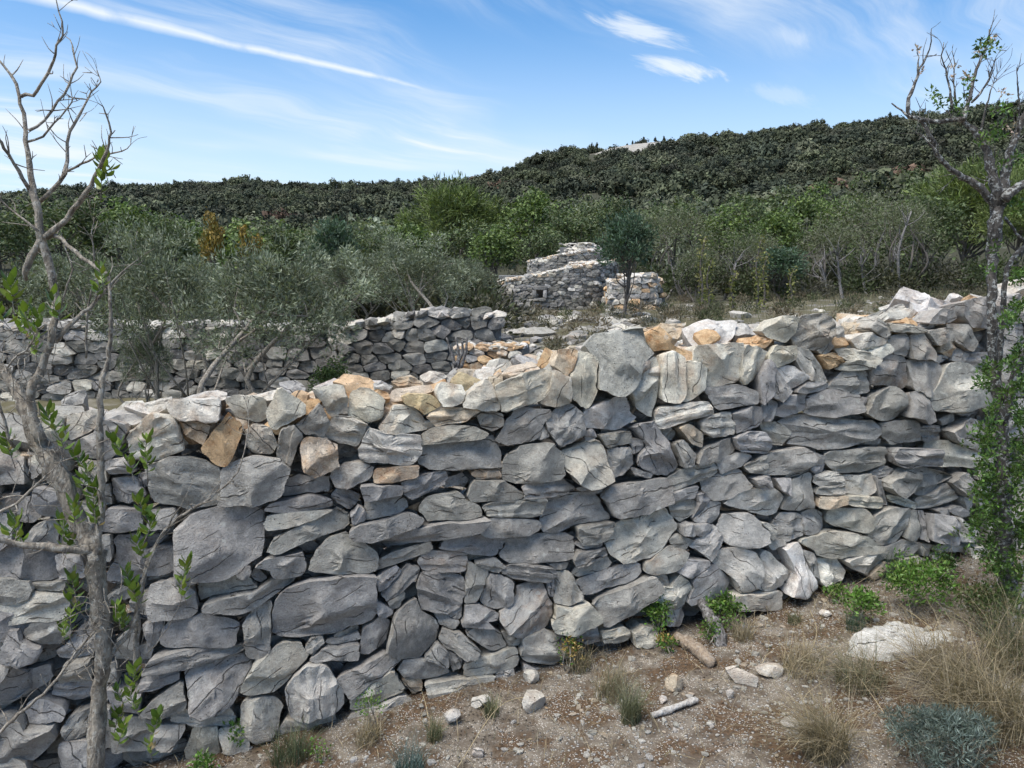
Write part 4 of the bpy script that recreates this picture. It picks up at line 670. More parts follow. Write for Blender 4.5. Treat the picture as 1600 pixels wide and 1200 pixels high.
# stones lying on its top: tone, along, setback, height (mm), turn, half axes, outline radii
TOPS = """
w -1152 267 1140 0 80 29 44 45 48 49 50 54 61 59 53 50 49 50 49 47 47 49 53 57 60 61 52 47 45 44 45 48 54 64 64 54 48 46
w -1306 203 1124 2 45 33 45 48 53 63 66 54 48 44 43 43 45 49 56 68 61 52 47 44 44 45 47 53 59 55 53 53 56 59 51 46 44 44
w -1371 199 1118 -28 50 16 51 51 50 47 45 45 48 52 60 74 61 51 45 42 41 42 44 48 56 70 70 58 51 48 46 47 49 53 61 64 57 53
l -1431 195 1090 -3 74 33 55 64 57 52 49 48 49 53 57 52 51 51 53 57 56 51 49 48 50 53 52 50 50 52 57 63 54 49 46 45 46 49
g -1785 206 1066 -56 84 45 54 59 53 51 50 51 55 55 50 48 47 49 52 54 52 52 53 58 53 48 46 46 47 50 56 66 55 50 46 45 46 49
g -1637 369 1136 -3 42 37 47 47 49 53 55 53 52 54 59 55 50 48 48 50 54 57 53 51 51 53 58 60 54 50 49 49 52 57 65 60 53 49
g -1639 246 1109 -3 71 27 46 46 47 50 56 65 57 52 49 49 51 54 61 60 52 48 46 45 47 50 57 67 57 51 48 47 48 51 57 62 54 49
g -830 372 1144 -36 51 35 46 46 47 51 59 57 53 52 52 54 55 50 48 48 49 53 60 58 52 50 49 50 53 55 52 50 51 54 60 59 52 48
w -929 283 1135 -5 38 32 44 46 50 58 71 61 52 47 45 44 45 48 54 63 60 54 50 49 50 53 53 49 47 48 50 54 61 65 54 48 45 43
o -800 272 1122 74 33 29 56 52 48 46 46 48 52 59 67 57 50 47 46 46 48 49 51 55 64 65 55 49 46 45 45 48 52 61 59 55 53 53
o -761 198 1100 55 47 22 47 45 45 47 51 59 56 55 55 57 61 53 49 46 46 47 50 50 52 57 66 58 51 47 45 46 48 52 59 68 58 51
w -697 368 1148 14 51 25 46 46 47 50 56 66 60 53 49 48 48 50 54 60 55 52 51 52 56 53 50 49 49 52 57 57 54 54 55 59 54 49
o -585 328 1157 -6 70 48 57 56 52 51 49 45 43 43 44 48 54 56 52 50 51 53 58 51 41 36 36 41 51 71 61 41 32 33 36 43 54 55
o -510 199 1133 -10 57 24 47 47 48 52 59 67 55 49 45 44 44 46 50 58 71 64 53 48 44 43 43 46 50 58 68 58 52 49 49 50 52 49
w -476 266 1153 0 36 15 49 52 59 68 62 54 50 49 49 51 55 63 69 57 51 47 45 46 48 52 60 60 56 54 54 56 61 64 55 50 48 48
c -358 359 1154 9 62 27 50 48 46 45 47 50 56 66 59 52 47 45 45 46 50 56 59 55 53 53 55 54 49 47 47 48 52 58 63 55 51 50
c -369 234 1130 9 90 26 50 51 53 58 54 50 48 48 50 54 62 60 53 48 46 46 48 52 53 54 56 55 54 54 56 53 50 49 50 54 56 52
o -451 199 1084 51 32 20 47 46 47 49 54 63 66 56 51 48 47 48 52 58 61 56 54 53 55 57 52 50 49 51 54 61 59 56 54 55 56 51
y -117 323 1140 -10 62 41 48 54 64 59 52 48 46 45 47 51 58 55 51 49 48 50 54 60 52 48 46 45 46 50 56 66 57 50 45 43 43 44
o -230 356 1130 5 37 25 50 50 51 55 62 59 52 48 46 46 48 52 60 70 58 50 46 44 44 45 49 55 67 61 54 49 47 47 49 53 57 52
w -239 464 1157 0 52 27 54 61 59 52 48 47 47 49 54 62 58 53 51 50 52 55 52 49 49 51 55 58 54 52 52 54 58 56 51 49 48 50
g -149 479 1154 53 35 21 49 54 62 62 55 51 50 50 52 57 63 55 51 49 48 50 54 61 62 54 49 47 47 49 53 60 68 57 51 47 46 47
c -89 465 1170 10 38 21 45 48 55 66 67 56 50 47 45 46 48 53 61 60 55 52 51 52 56 52 49 47 47 50 55 63 68 56 49 45 43 43
w -24 372 1178 13 43 29 50 57 68 60 52 47 45 45 46 49 56 67 61 53 48 46 46 47 51 57 54 51 50 51 55 61 59 52 47 45 45 46
c -5 237 1167 46 37 27 67 62 53 47 45 44 45 48 53 62 64 55 50 47 47 48 51 57 54 51 50 51 55 61 59 52 47 45 45 46 50 56
g 231 207 1217 33 39 21 45 50 58 73 63 52 47 44 42 43 45 50 57 71 65 54 47 43 42 42 44 47 54 65 61 58 57 49 44 42 41 42
o 257 355 1241 50 62 28 42 44 48 52 56 64 60 51 47 44 44 45 48 54 61 57 54 54 56 51 47 45 44 45 49 55 65 63 53 47 43 42
c 111 275 1202 15 81 34 46 46 48 52 59 55 52 52 53 57 55 51 49 49 51 55 52 50 50 52 56 60 53 49 47 47 49 54 62 59 51 48
w 1078 385 1324 9 122 80 53 60 57 51 48 47 48 48 46 47 50 55 64 55 49 46 45 45 47 50 50 51 55 63 54 49 46 45 46 48 48 49
o 1041 352 1315 -3 50 35 49 47 47 49 54 61 57 51 48 47 47 50 55 64 58 51 47 45 45 47 51 58 65 55 50 47 46 47 50 56 61 53
c 922 507 1337 -7 90 43 36 39 44 53 69 58 48 42 38 37 37 38 41 46 56 74 59 44 36 32 31 33 36 42 53 75 58 47 41 37 36 35
l 1268 398 1335 10 73 43 51 52 52 48 45 45 47 50 57 65 55 50 47 47 46 45 45 48 53 62 62 54 49 47 45 45 46 50 57 60 54 52
o 1231 213 1297 -1 71 36 50 52 50 49 50 53 58 63 54 49 46 46 47 50 56 61 54 51 49 50 52 56 51 49 49 50 54 61 57 52 49 49
c 1496 504 1358 22 72 26 68 58 51 47 45 45 47 50 57 67 57 51 48 46 47 50 55 56 52 50 50 52 56 64 58 51 47 45 45 47 52 59
c 1756 217 1354 12 56 39 49 50 55 62 54 49 46 45 46 48 54 63 62 53 47 44 43 44 46 51 60 62 54 49 46 46 47 50 56 55 50 48
w 2002 320 1399 17 196 39 42 43 46 51 59 58 51 47 45 45 46 50 57 56 50 47 45 46 48 53 62 33 34 36 41 49 64 60 52 49 46 43
w 2389 476 1446 0 206 83 54 52 53 52 47 45 44 45 48 54 63 55 50 48 47 49 52 59 36 41 51 62 57 55 49 46 44 45 47 51 52 54
o 2039 222 1372 1 68 31 41 41 43 46 53 66 61 50 44 41 39 39 41 45 51 63 83 46 40 37 37 37 40 44 52 66 60 52 47 45 44 42
w 2167 220 1379 23 83 28 58 51 48 46 47 49 54 62 59 51 47 46 46 47 51 59 65 56 50 47 46 47 50 56 63 55 50 48 48 50 54 61
w 3002 517 1535 13 108 46 46 49 55 58 52 48 47 47 50 54 63 54 49 45 44 45 47 52 60 61 53 48 45 45 46 49 55 63 54 49 46 45
w 2665 567 1484 23 44 27 42 43 46 52 62 59 55 54 54 54 48 45 44 45 47 52 61 71 57 50 45 43 42 43 46 52 62 69 56 48 44 42
"""
# ------------------------------------------------------------------ stones
TONE = {'g': ((.305, .292, .268), .06), 'd': ((.19, .183, .168), .04), 'l': ((.43, .41, .36), .14), 'w': ((.52, .50, .455), .30), 'c': ((.47, .40, .31), .6),
        'o': ((.49, .345, .21), .85), 'y': ((.50, .41, .25), .45), 'p': ((.37, .365, .345), -.5)}
def tone(k, rng, spread=.14):
    c, wm = TONE[k]; f = rng.uniform(1 - spread, 1 + spread)
    wm = wm if k != 'g' else (wm if rng.random_sample() < .95 else .3)
    return np.array([c[0] * f, c[1] * f, c[2] * f * rng.uniform(.96, 1.05), wm])
def stone_shape(out, rng, back, rings, sub=2, bulge=None, rough=1.0):
    """a rough stone: outline 'out' (n,2) on its face, front towards +Z, 'back' deep"""
    n = len(out) * sub
    ext = np.ptp(out, axis=0); size = float(min(ext))
    O = np.empty((n, 2)); m = len(out)
    for s in range(sub): O[s::sub] = out + (np.roll(out, -1, 0) - out) * (s / sub)
    O = O * .94 + (np.roll(O, 1, 0) + np.roll(O, -1, 0)) * .03
    O *= 1 + rng.normal(0, .014, (n, 1)) * rough
    h = bulge if bulge is not None else float(np.clip(size * .21, .012, .045))
    # chipped planes cutting the dome
    pl = []
    for _ in range(rng.randint(3, 7)):
        a = rng.uniform(0, 2 * math.pi); k = rng.uniform(.2, 1.1)
        pl.append((math.cos(a) * k, math.sin(a) * k, h * rng.uniform(.7, 1.15) + k * size * rng.uniform(-.02, .18)))
    tx, ty = rng.normal(0, .15, 2).clip(-.3, .3)
    off = rng.uniform(0, 50, 3)
    steps = rng.uniform(18, 40); stp = .0035 if rng.random_sample() < .35 else 0
    V = []; S = [(0.72, -back), (0.88, -back * .5), (.97, -.022), (1.0, -.002)]
    for s, z in S:
        zz = np.full(n, z) + (rng.normal(0, .003, n) if z < -.01 else 0)
        V.append(np.column_stack([O * s, zz]))
    prof = [(.998, .5), (.975, .80), (.93, .93), (.82, .98), (.62, 1.0), (.42, 1.01), (.22, 1.02)]
    if rings < 7: prof = [prof[i] for i in (0, 1, 3, 5)][:rings]
    for s, hz in prof:
        xy = O * s; z = np.full(n, h * hz)
        for a, b, c0 in pl: z = np.minimum(z, np.maximum(c0 - (xy[:, 0] * a + xy[:, 1] * b), h * .05))
        V.append(np.column_stack([xy, z]))
    V = np.concatenate(V + [np.array([[0, 0, min([h * 1.02] + [p[2] for p in pl])]])])
    fr = V[:, 2] > -.003
    V[fr, 2] += V[fr, 0] * tx + V[fr, 1] * ty
    amp = min(.011, size * .09) * rough
    for i in range(len(V)):
        q = Vector(V[i] * 9 + off); d = mnoise.noise_vector(q) * amp + mnoise.noise_vector(q * 2.7) * amp * .5
        V[i] += np.array(d) * (.8 if fr[i] else .45)
    if stp: V[fr, 2] += stp * np.sign(np.sin(V[fr, 1] * steps * 4 + off[0])) * (np.abs(V[fr, 1]) < ext[1] * .4)
    R_ = len(S) + len(prof); F = []
    for r in range(R_ - 1):
        for j in range(n):
            k = (j + 1) % n; F.append((r * n + j, r * n + k, (r + 1) * n + k)); F.append((r * n + j, (r + 1) * n + k, (r + 1) * n + j))
    c = len(V) - 1
    for j in range(n): F.append(((R_ - 1) * n + j, (R_ - 1) * n + (j + 1) % n, c))
    c2 = len(V); V = np.concatenate([V, [[0, 0, -back]]])
    for j in range(n): F.append(((j + 1) % n, j, c2))
    return V, np.array(F), V + off
def frame(o, x, y, z):
    return Matrix(((x[0], y[0], z[0], o[0]), (x[1], y[1], z[1], o[1]), (x[2], y[2], z[2], o[2]), (0, 0, 0, 1)))
def decode(vals):
    sx, sy = vals[0] / 1000, vals[1] / 1000; r = np.array(vals[2:]) / 50; th = np.arange(len(r)) * 2 * math.pi / len(r)
    return np.column_stack([sx * r * np.cos(th), sy * r * np.sin(th)])
def apply(M, V):
    A = np.array(M); return V @ A[:3, :3].T + A[:3, 3]
# height of the wall's front edge along its length (metres along, metres up the face)
EDGE_U = [-3.2, -1.9, -1.55, -1.3, -1.0, -.75, -.5, -.25, 0, .25, .52, .95, 1.25, 1.6, 2.0, 2.6, 4.2]
EDGE_V = [.98, 1.02, 1.06, 1.09, 1.10, 1.08, 1.12, 1.08, 1.19, 1.24, 1.27, 1.30, 1.31, 1.37, 1.39, 1.46, 1.55]
def ico(sub=1):
    import bmesh
    bm = bmesh.new(); bmesh.ops.create_icosphere(bm, subdivisions=sub, radius=1)
    V = np.array([v.co[:] for v in bm.verts]); F = np.array([[v.index for v in f.verts] for f in bm.faces]); bm.free(); return V, F
ICO1, ICO2 = ico(1), ico(2)
def rock(rng, sub=2, sharp=.35):
    """an angular rock of unit size: a ball cut by random planes"""
    V, F = (ICO2 if sub == 2 else ICO1); V = V.copy()
    for _ in range(9):
        d = unit(rng.normal(size=3)); k = rng.uniform(.45, .85); s = V @ d; V -= np.outer(np.maximum(s - k, 0), d)
    V *= 1 + rng.normal(0, .03, (len(V), 1)); return V / np.abs(V).max(0), F
def main_wall():
    W = thing('dry_stone_wall', 'long dry stone wall of grey limestone crossing the foreground, pale broken stones along its top', 'stone wall', tuple(WP))
    rng = np.random.RandomState(7)
    fill = Join(3)
    lines = FRONT.strip().split('\n')
    for i, ln in enumerate(lines):
        q = ln.split(); k = q[0]; cx, cy, ang = float(q[1]) / 1000, float(q[2]) / 1000, R(float(q[3])); out = decode([float(v) for v in q[4:]])
        size = float(min(np.ptp(out, axis=0)))
        V, F, L = stone_shape(out, rng, rng.uniform(.12, .2), 7, sub=1)
        x = WU * math.cos(ang) + WV * math.sin(ang); y = -WU * math.sin(ang) + WV * math.cos(ang)
        push = rng.normal(0, .021) - (.018 if size < .06 else 0) - .02
        M = frame(WU * cx + WV * cy + NF * push, x, y, NF); T = tone(k, rng)
        T[:3] *= 1 + .24 * float(smoothstep(.2, 1.3, cx)) * float(smoothstep(1.0, .35, cy)) + .08 * float(smoothstep(0, 1.2, cx))   # paler, dusty stones low down at the right
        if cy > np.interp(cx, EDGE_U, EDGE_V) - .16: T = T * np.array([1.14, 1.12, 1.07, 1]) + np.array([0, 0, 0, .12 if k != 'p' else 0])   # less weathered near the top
        if i < 300: obj('stone', mesh('stone', V, F, STONE, True, T, L, sharp=36), W, M=M)
        else: fill.add(apply(M, V), F, T, L)
    tl = R(50); n2 = WN * math.cos(tl) + np.array([0, 0, math.sin(tl)]); v2 = np.cross(n2, WU); v2 = v2 if v2[2] > 0 else -v2
    for ln in TOPS.strip().split('\n'):
        q = ln.split(); k = q[0]; u, s, z, ang = float(q[1]) / 1000, float(q[2]) / 1000, float(q[3]) / 1000, R(float(q[4])); out = decode([float(v) for v in q[5:]])
        V, F, L = stone_shape(out * 1.06, rng, rng.uniform(.07, .12), 7, sub=1)
        x = WU * math.cos(ang) + v2 * math.sin(ang); y = -WU * math.sin(ang) + v2 * math.cos(ang)
        M = frame(WU * u - WN * s + np.array([0, 0, z]) - n2 * .015, x, y, n2)
        obj('capstone', mesh('capstone', V, F, STONE, True, tone(k, rng), L, sharp=36), W, M=M)
    # hearting behind the face, the rubble of the top, and the lengths of wall beyond the traced stones
    def lump(u, v, depth, s, k, sub=1):
        V, F = rock(rng, sub); V = V * (np.array([1.25, .75, .9]) * s); a = rng.normal(0, .3)
        off = rng.uniform(0, 50, 3)
        x = WU * math.cos(a) + WV * math.sin(a); y = -WU * math.sin(a) + WV * math.cos(a)
        M = frame(WU * u + WV * v - NF * depth, x, y, NF); fill.add(apply(M, V), F, tone(k, rng), V + off)
    for u in np.arange(-3.0, 4.0, .085):
        e = np.interp(u, EDGE_U, EDGE_V)
        for v in np.arange(-.42, e - .06, .075): lump(u + rng.uniform(-.03, .03), v + rng.uniform(-.02, .02), rng.uniform(.12, .18), rng.uniform(.04, .065), 'g')
    for u in np.arange(-3.0, 4.0, .09):                                   # top and back
        e = np.interp(u, EDGE_U, EDGE_V)
        for s in np.arange(.08, .68, .085):
            lump(u + rng.uniform(-.03, .03), e - .085 + rng.uniform(-.03, .02) + .10 * s, s, rng.uniform(.04, .075), rng.choice(list('lwwwcco')), 2 if s < .35 else 1)
        for v in np.arange(-.3, e - .05, .14): lump(u, v, .66 + rng.uniform(-.03, .03), rng.uniform(.07, .1), 'g')
    for u0, u1 in ((-3.1, -1.95), (2.62, 4.0)):
        v = -.42
        while v < 1.55:
            hh = rng.uniform(.08, .15); u = u0 + rng.uniform(0, .1)
            while u < u1:
                ww = rng.uniform(.12, .3)
                if v + hh * .5 < np.interp(u, EDGE_U, EDGE_V):
                    th = np.arange(12) * math.pi / 6; c, s = np.cos(th), np.sin(th); p = 5
                    r = (np.abs(c) ** p + np.abs(s) ** p) ** (-1 / p)
                    out = np.column_stack([c * r * ww * .49, s * r * hh * .49]) * (1 + rng.normal(0, .05, (12, 1)))
                    V, F, L = stone_shape(out, rng, .15, 4, sub=1)
                    M = frame(WU * (u + ww / 2) + WV * (v + hh / 2) + NF * rng.normal(-.02, .012), WU, WV, NF); fill.add(apply(M, V), F, tone(rng.choice(list('ggl')), rng), L)
                u += ww
            v += hh
    tag(obj('rubble_fill', fill.mesh('rubble_fill', STONE, True, sharp=34), W), kind='stuff')
main_wall()

def laid_wall(parent, path, z0, heights, sw, sh, rng, tones, batter=3.0, name='stone', cap=None, hole=None, thick=.5, gapfill=True):
    """coursed rubble along a plan path (parent space), front on the right-hand side of the path"""
    P = np.asarray(path, float); seg = np.linalg.norm(np.diff(P, axis=0), axis=1); cum = np.concatenate([[0], np.cumsum(seg)]); L = cum[-1]
    H = lambda u: np.interp(u, cum, heights)
    Z = lambda u: np.interp(u, cum, np.broadcast_to(z0, (len(P),)))
    def pos(u): return np.array([np.interp(u, cum, P[:, 0]), np.interp(u, cum, P[:, 1])])
    def tang(u): d = pos(min(u + .12, L)) - pos(max(u - .12, 0)); return d / np.linalg.norm(d)
    bt = R(batter); top = max(heights); cnt = 0
    # stone centres: staggered, jittered courses; each stone is the cell around its centre
    C = []; v = sh * .3; row = 0
    while v < top + sh:
        u = -sw * rng.uniform(.2, .8)
        while u < L + sw: C.append((u + rng.normal(0, .10) * sw, v + rng.normal(0, .16) * sh)); u += sw * rng.uniform(.55, 1.45)
        v += sh * rng.uniform(.8, 1.2); row += 1
    C = np.array(C); S = C / np.array([sw, sh])
    for i in range(len(C)):
        um, vm = C[i]
        if um < 0 or um > L or vm > H(um): continue
        if hole and hole[0] < um < hole[1] and hole[2] < vm < hole[3]: continue
        d = S - S[i]; near = np.argsort((d ** 2).sum(1))[1:14]
        poly = [np.array(q) for q in ((-1.2, -1.2), (1.2, -1.2), (1.2, 1.2), (-1.2, 1.2))]
        for j in near:
            m = d[j] / 2; k = m @ m; out = []
            for a in range(len(poly)):
                p, q = poly[a], poly[(a + 1) % len(poly)]; sp, sq = p @ m - k, q @ m - k
                if sp <= 0: out.append(p)
                if sp * sq < 0: out.append(p + (q - p) * (sp / (sp - sq)))
            poly = out
            if len(poly) < 3: break
        if len(poly) < 3: continue
        poly = np.array(poly) * np.array([sw, sh]); th = np.arange(14) * math.pi / 7; ray = np.column_stack([np.cos(th) * sw, np.sin(th) * sh]); r = np.full(14, 9.0)
        for a in range(len(poly)):
            p, q = poly[a], poly[(a + 1) % len(poly)]; e = q - p; nrm_ = np.array([e[1], -e[0]]); k = nrm_ @ p
            den_ = ray @ nrm_; r = np.where(den_ * np.sign(k if k else 1) > 1e-9, np.minimum(r, k / np.where(np.abs(den_) < 1e-9, 1e-9, den_)), r)
        out = ray * np.minimum(r, 1.6)[:, None] * (.965 + rng.normal(0, .025, (14, 1)))
        t2 = tang(um); t = np.array([t2[0], t2[1], 0]); nr = np.array([t2[1], -t2[0], 0])
        nf = nr * math.cos(bt) + np.array([0, 0, math.sin(bt)]); up = np.cross(nf, t); up = up if up[2] > 0 else -up
        V, F, Lp = stone_shape(out, rng, min(.2, sw * .8), 4, sub=1, rough=.8)
        a = rng.normal(0, .04); x = t * math.cos(a) + up * math.sin(a); y = -t * math.sin(a) + up * math.cos(a)
        p3 = pos(um); o = np.array([p3[0], p3[1], Z(um)]) + up * vm + nf * rng.normal(-.015, .008 + sw * .05)
        k = rng.choice(list(cap)) if (cap and vm + sh * 1.1 > H(um)) else rng.choice(list(tones))
        obj(name, mesh(name, V, F, STONE, True, tone(k, rng, .2), Lp, sharp=36), parent, M=frame(o, x, y, nf)); cnt += 1
    # solid hearting behind the face
    us = np.linspace(0, L, max(4, int(L / .25))); bot = []; tp = []; bb = []; bt_ = []
    for u in us:
        t2 = tang(u); nr = np.array([t2[1], -t2[0]]); p = pos(u); f = p - nr * .09; b = p - nr * thick; z = Z(u); hm = H(u)
        dz = math.tan(bt) * hm
        bot.append((*f, z - .4)); tp.append((*(f - nr * dz), z + hm - sh * .35)); bt_.append((*b, z + hm - sh * .3)); bb.append((*b, z - .4))
    m = len(us); V = np.array(bot + tp + bt_ + bb); F = []
    for i in range(m - 1):
        for a, b in ((0, 1), (1, 2), (2, 3)): F.append((a * m + i, a * m + i + 1, b * m + i + 1, b * m + i))
    F.append((0, m, 2 * m, 3 * m)); F.append((m - 1, 4 * m - 1, 3 * m - 1, 2 * m - 1))
    V = V + rng.normal(0, .012, V.shape)
    if not hole: obj('hearting', mesh('hearting', V, np.array(F), STONE, False, np.array([.16, .16, .16, 0]), V.copy()), parent)
    # loose stones along the top
    if cap:
        fl = Join(3)
        for u in np.arange(0, L, sw * .55):
            t2 = tang(u); nr = np.array([t2[1], -t2[0]])
            for s in np.arange(.04, thick, sw * .55):
                p = pos(u) - nr * (s + math.tan(bt) * H(u)) + rng.uniform(-.04, .04, 2)
                V, F = rock(rng, 1); V = V * np.array([sw * .42, sw * .38, sh * .42]) * rng.uniform(.7, 1.2); a = rng.uniform(0, 6.3)
                M = Matrix.Translation((p[0], p[1], Z(u) + H(u) - sh * .25)) @ Matrix.Rotation(a, 4, 'Z') @ Matrix.Rotation(rng.normal(0, .25), 4, 'X')
                fl.add(apply(M, V), F, tone(rng.choice(list(cap)), rng), V + rng.uniform(0, 50, 3))
        tag(obj('top_rubble', fl.mesh('top_rubble', STONE, True, sharp=34), parent), kind='stuff')
    return cnt
def back_walls():
    rng = np.random.RandomState(11)
    # long low wall of the enclosure on the left
    W = thing('dry_stone_wall', 'long low grey dry stone wall behind the olive trees at the left', 'stone wall', (-4, 8.6, 0))
    a, b = at(-330, 500, 8.9), at(515, 500, 8.35)
    pth = [(a[0] + 4, a[1] - 8.6), ((a[0] + b[0]) / 2 + 4, .06), (b[0] + 4, b[1] - 8.6)]
    g = [float(gz(p[0] - 4, p[1] + 8.6)) for p in pth]
    laid_wall(W, pth, [q - .1 for q in g], [.98 + .1 - q for q in g], .25, .125, rng, 'ddddgl', cap='dgl', thick=.6)
    # taller bay of wall right of it
    W = thing('dry_stone_wall', 'taller squared grey dry stone wall in the middle distance with a few cream stones on top', 'stone wall', (-1, 7.8, 0))
    a, b, c, d = at(490, 500, 8.9), at(527, 500, 7.9), at(660, 480, 7.75), at(782, 490, 7.8)
    pth = [(p[0] + 1, p[1] - 7.8) for p in (a, b, c, d)]; g = [float(gz(p[0], p[1])) for p in (a, b, c, d)]
    tops = [at(490, 505, 8.9)[2], at(527, 509, 7.9)[2], at(640, 487, 7.75)[2], at(782, 492, 7.8)[2]]
    laid_wall(W, pth, [q - .1 for q in g], [t - q + .1 for t, q in zip(tops, g)], .21, .115, rng, 'dddddgdl', cap='dglw', thick=.7)
    # small stub with rusty stones
    W = thing('dry_stone_wall', 'short stub of wall with small rust-coloured and cream stones in front of the taller bay', 'stone wall', (-.2, 6.6, 0))
    a, b = at(708, 540, 6.7), at(812, 540, 6.55); pth = [(p[0] + .2, p[1] - 6.6) for p in (a, b)]; g = [float(gz(p[0], p[1])) for p in (a, b)]
    laid_wall(W, pth, [q - .1 for q in g], [at(708, 543, 6.7)[2] - g[0] + .1, at(812, 541, 6.6)[2] - g[1] + .1], .115, .06, rng, 'ocowgc', cap='cow', thick=.45)
back_walls()

def stone_hut():
    rng = np.random.RandomState(5); D = 20.0
    hx, hy = 1.9, D; g = float(gz(hx, hy))
    Hh = thing('stone_hut', 'stepped dry stone hut with a small square opening, standing in front of the trees', 'stone hut', (hx, hy, g))
    def P(px, d): return (float(at(px, 450, d)[0]) - hx, d - hy)
    def Zt(py, d): return float(at(800, py, d)[2]) - g
    # lower ring of wall
    pth = [P(773, 21.0), P(777, 20.2), P(800, 19.7), P(850, 19.6), P(900, 19.6), P(935, 19.8), P(958, 20.4), P(972, 21.4)]
    hts = [Zt(437, 21), Zt(438, 20.2), Zt(434, 19.7), Zt(426, 19.6), Zt(415, 19.6), Zt(410, 19.8), Zt(408, 20.4), Zt(408, 21.4)]
    cum = np.concatenate([[0], np.cumsum(np.linalg.norm(np.diff(np.array(pth), axis=0), axis=1))]); s0 = cum[2]
    u1 = s0 + (837 - 800) / FPX * 19.65; u2 = s0 + (850 - 800) / FPX * 19.65
    v1, v2_ = Zt(467, 19.6) + .12, Zt(452, 19.6) + .12
    laid_wall(Hh, pth, -.12, [h + .12 for h in hts], .19, .10, rng, 'dddgdddgdl', batter=6, cap='wcwl', hole=(u1, u2, v1, v2_), thick=.9)
    # recess, lintel and sill of the small opening
    def slab(name, px0, px1, py0, py1, d0, d1, k):
        a, b = P(px0, d0)[0], P(px1, d0)[0]; z0, z1 = Zt(py1, d0), Zt(py0, d0)
        V, F = ICO2; V = np.sign(V) * np.abs(V) ** .35
        V = V / np.abs(V).max(0) * np.array([(b - a) / 2, (d1 - d0) / 2, (z1 - z0) / 2]) + rng.normal(0, .006, V.shape) + np.array([(a + b) / 2, (d0 + d1) / 2 - hy, (z0 + z1) / 2])
        obj(name, mesh(name, V, F, STONE, True, tone(k, rng), V + rng.uniform(0, 50, 3), sharp=40), Hh)
    slab('lintel', 831, 856, 447, 453.5, 19.55, 19.9, 'd'); slab('sill', 833, 854, 465.5, 470, 19.55, 19.9, 'g')
    slab('jamb', 832, 838.5, 452, 467, 19.55, 19.9, 'd'); slab('jamb', 848.5, 855, 452, 467, 19.55, 19.9, 'g')
    slab('back_slab', 834, 853, 450, 469, 20.25, 20.35, 'd')
    # upper ring, set back on the lower one
    pth = [P(822, 22.6), P(832, 21.3), P(860, 20.9), P(900, 20.8), P(935, 21.0), P(955, 21.9)]
    hts = [Zt(408, 22.6), Zt(406, 21.3), Zt(399, 20.9), Zt(393, 20.8), Zt(388, 21.0), Zt(392, 21.9)]; zb = Zt(428, 20.9)
    laid_wall(Hh, pth, zb, [h - zb for h in hts], .2, .09, rng, 'ddddg', batter=6, cap='wcl', thick=.8)
    # corbelled top
    pth = [P(868, 23.0), P(880, 21.9), P(905, 21.6), P(930, 21.7), P(945, 22.6)]
    hts = [Zt(392, 23), Zt(388, 21.9), Zt(379, 21.6), Zt(379, 21.7), Zt(386, 22.6)]; zb = Zt(399, 21.6)
    laid_wall(Hh, pth, zb, [h - zb for h in hts], .26, .07, rng, 'lglw', batter=24, cap='lwl', thick=.9)
    core = []
    for a, b, c, d, e, f in (((779, 20.5), (955, 20.5), 22.6, -.2, 431, 'g'), ((838, 21.4), (944, 21.2), 22.6, Zt(440, 21), 402, 'g'), ((876, 22), (938, 21.9), 22.6, Zt(410, 21.6), 386, 'g')):
        x0, y0 = P(*a); x1, y1 = P(*b); zt = Zt(e, a[1]); y2 = c - hy
        V = np.array([(x0, y0, d), (x1, y1, d), (x1, y2, d), (x0, y2, d), (x0, y0, zt), (x1, y1, zt), (x1, y2, zt), (x0, y2, zt)])
        obj('hearting', mesh('hearting', V, [(0, 1, 5, 4), (1, 2, 6, 5), (2, 3, 7, 6), (3, 0, 4, 7), (4, 5, 6, 7)], STONE, False, np.array([.17, .17, .165, 0]), V.copy()), Hh)
    # wing on the right
    pth = [P(940, 19.7), P(947, 18.6), P(990, 18.3), P(1030, 18.5), P(1044, 19.2)]
    hts = [Zt(436, 19.6), Zt(440, 18.4), Zt(430, 18.3), Zt(427, 18.5), Zt(436, 19.2)]
    laid_wall(Hh, pth, -.15, [h + .15 for h in hts], .25, .13, rng, 'lclgdo', batter=8, name='stone', cap='wwc', thick=1.1)
stone_hut()
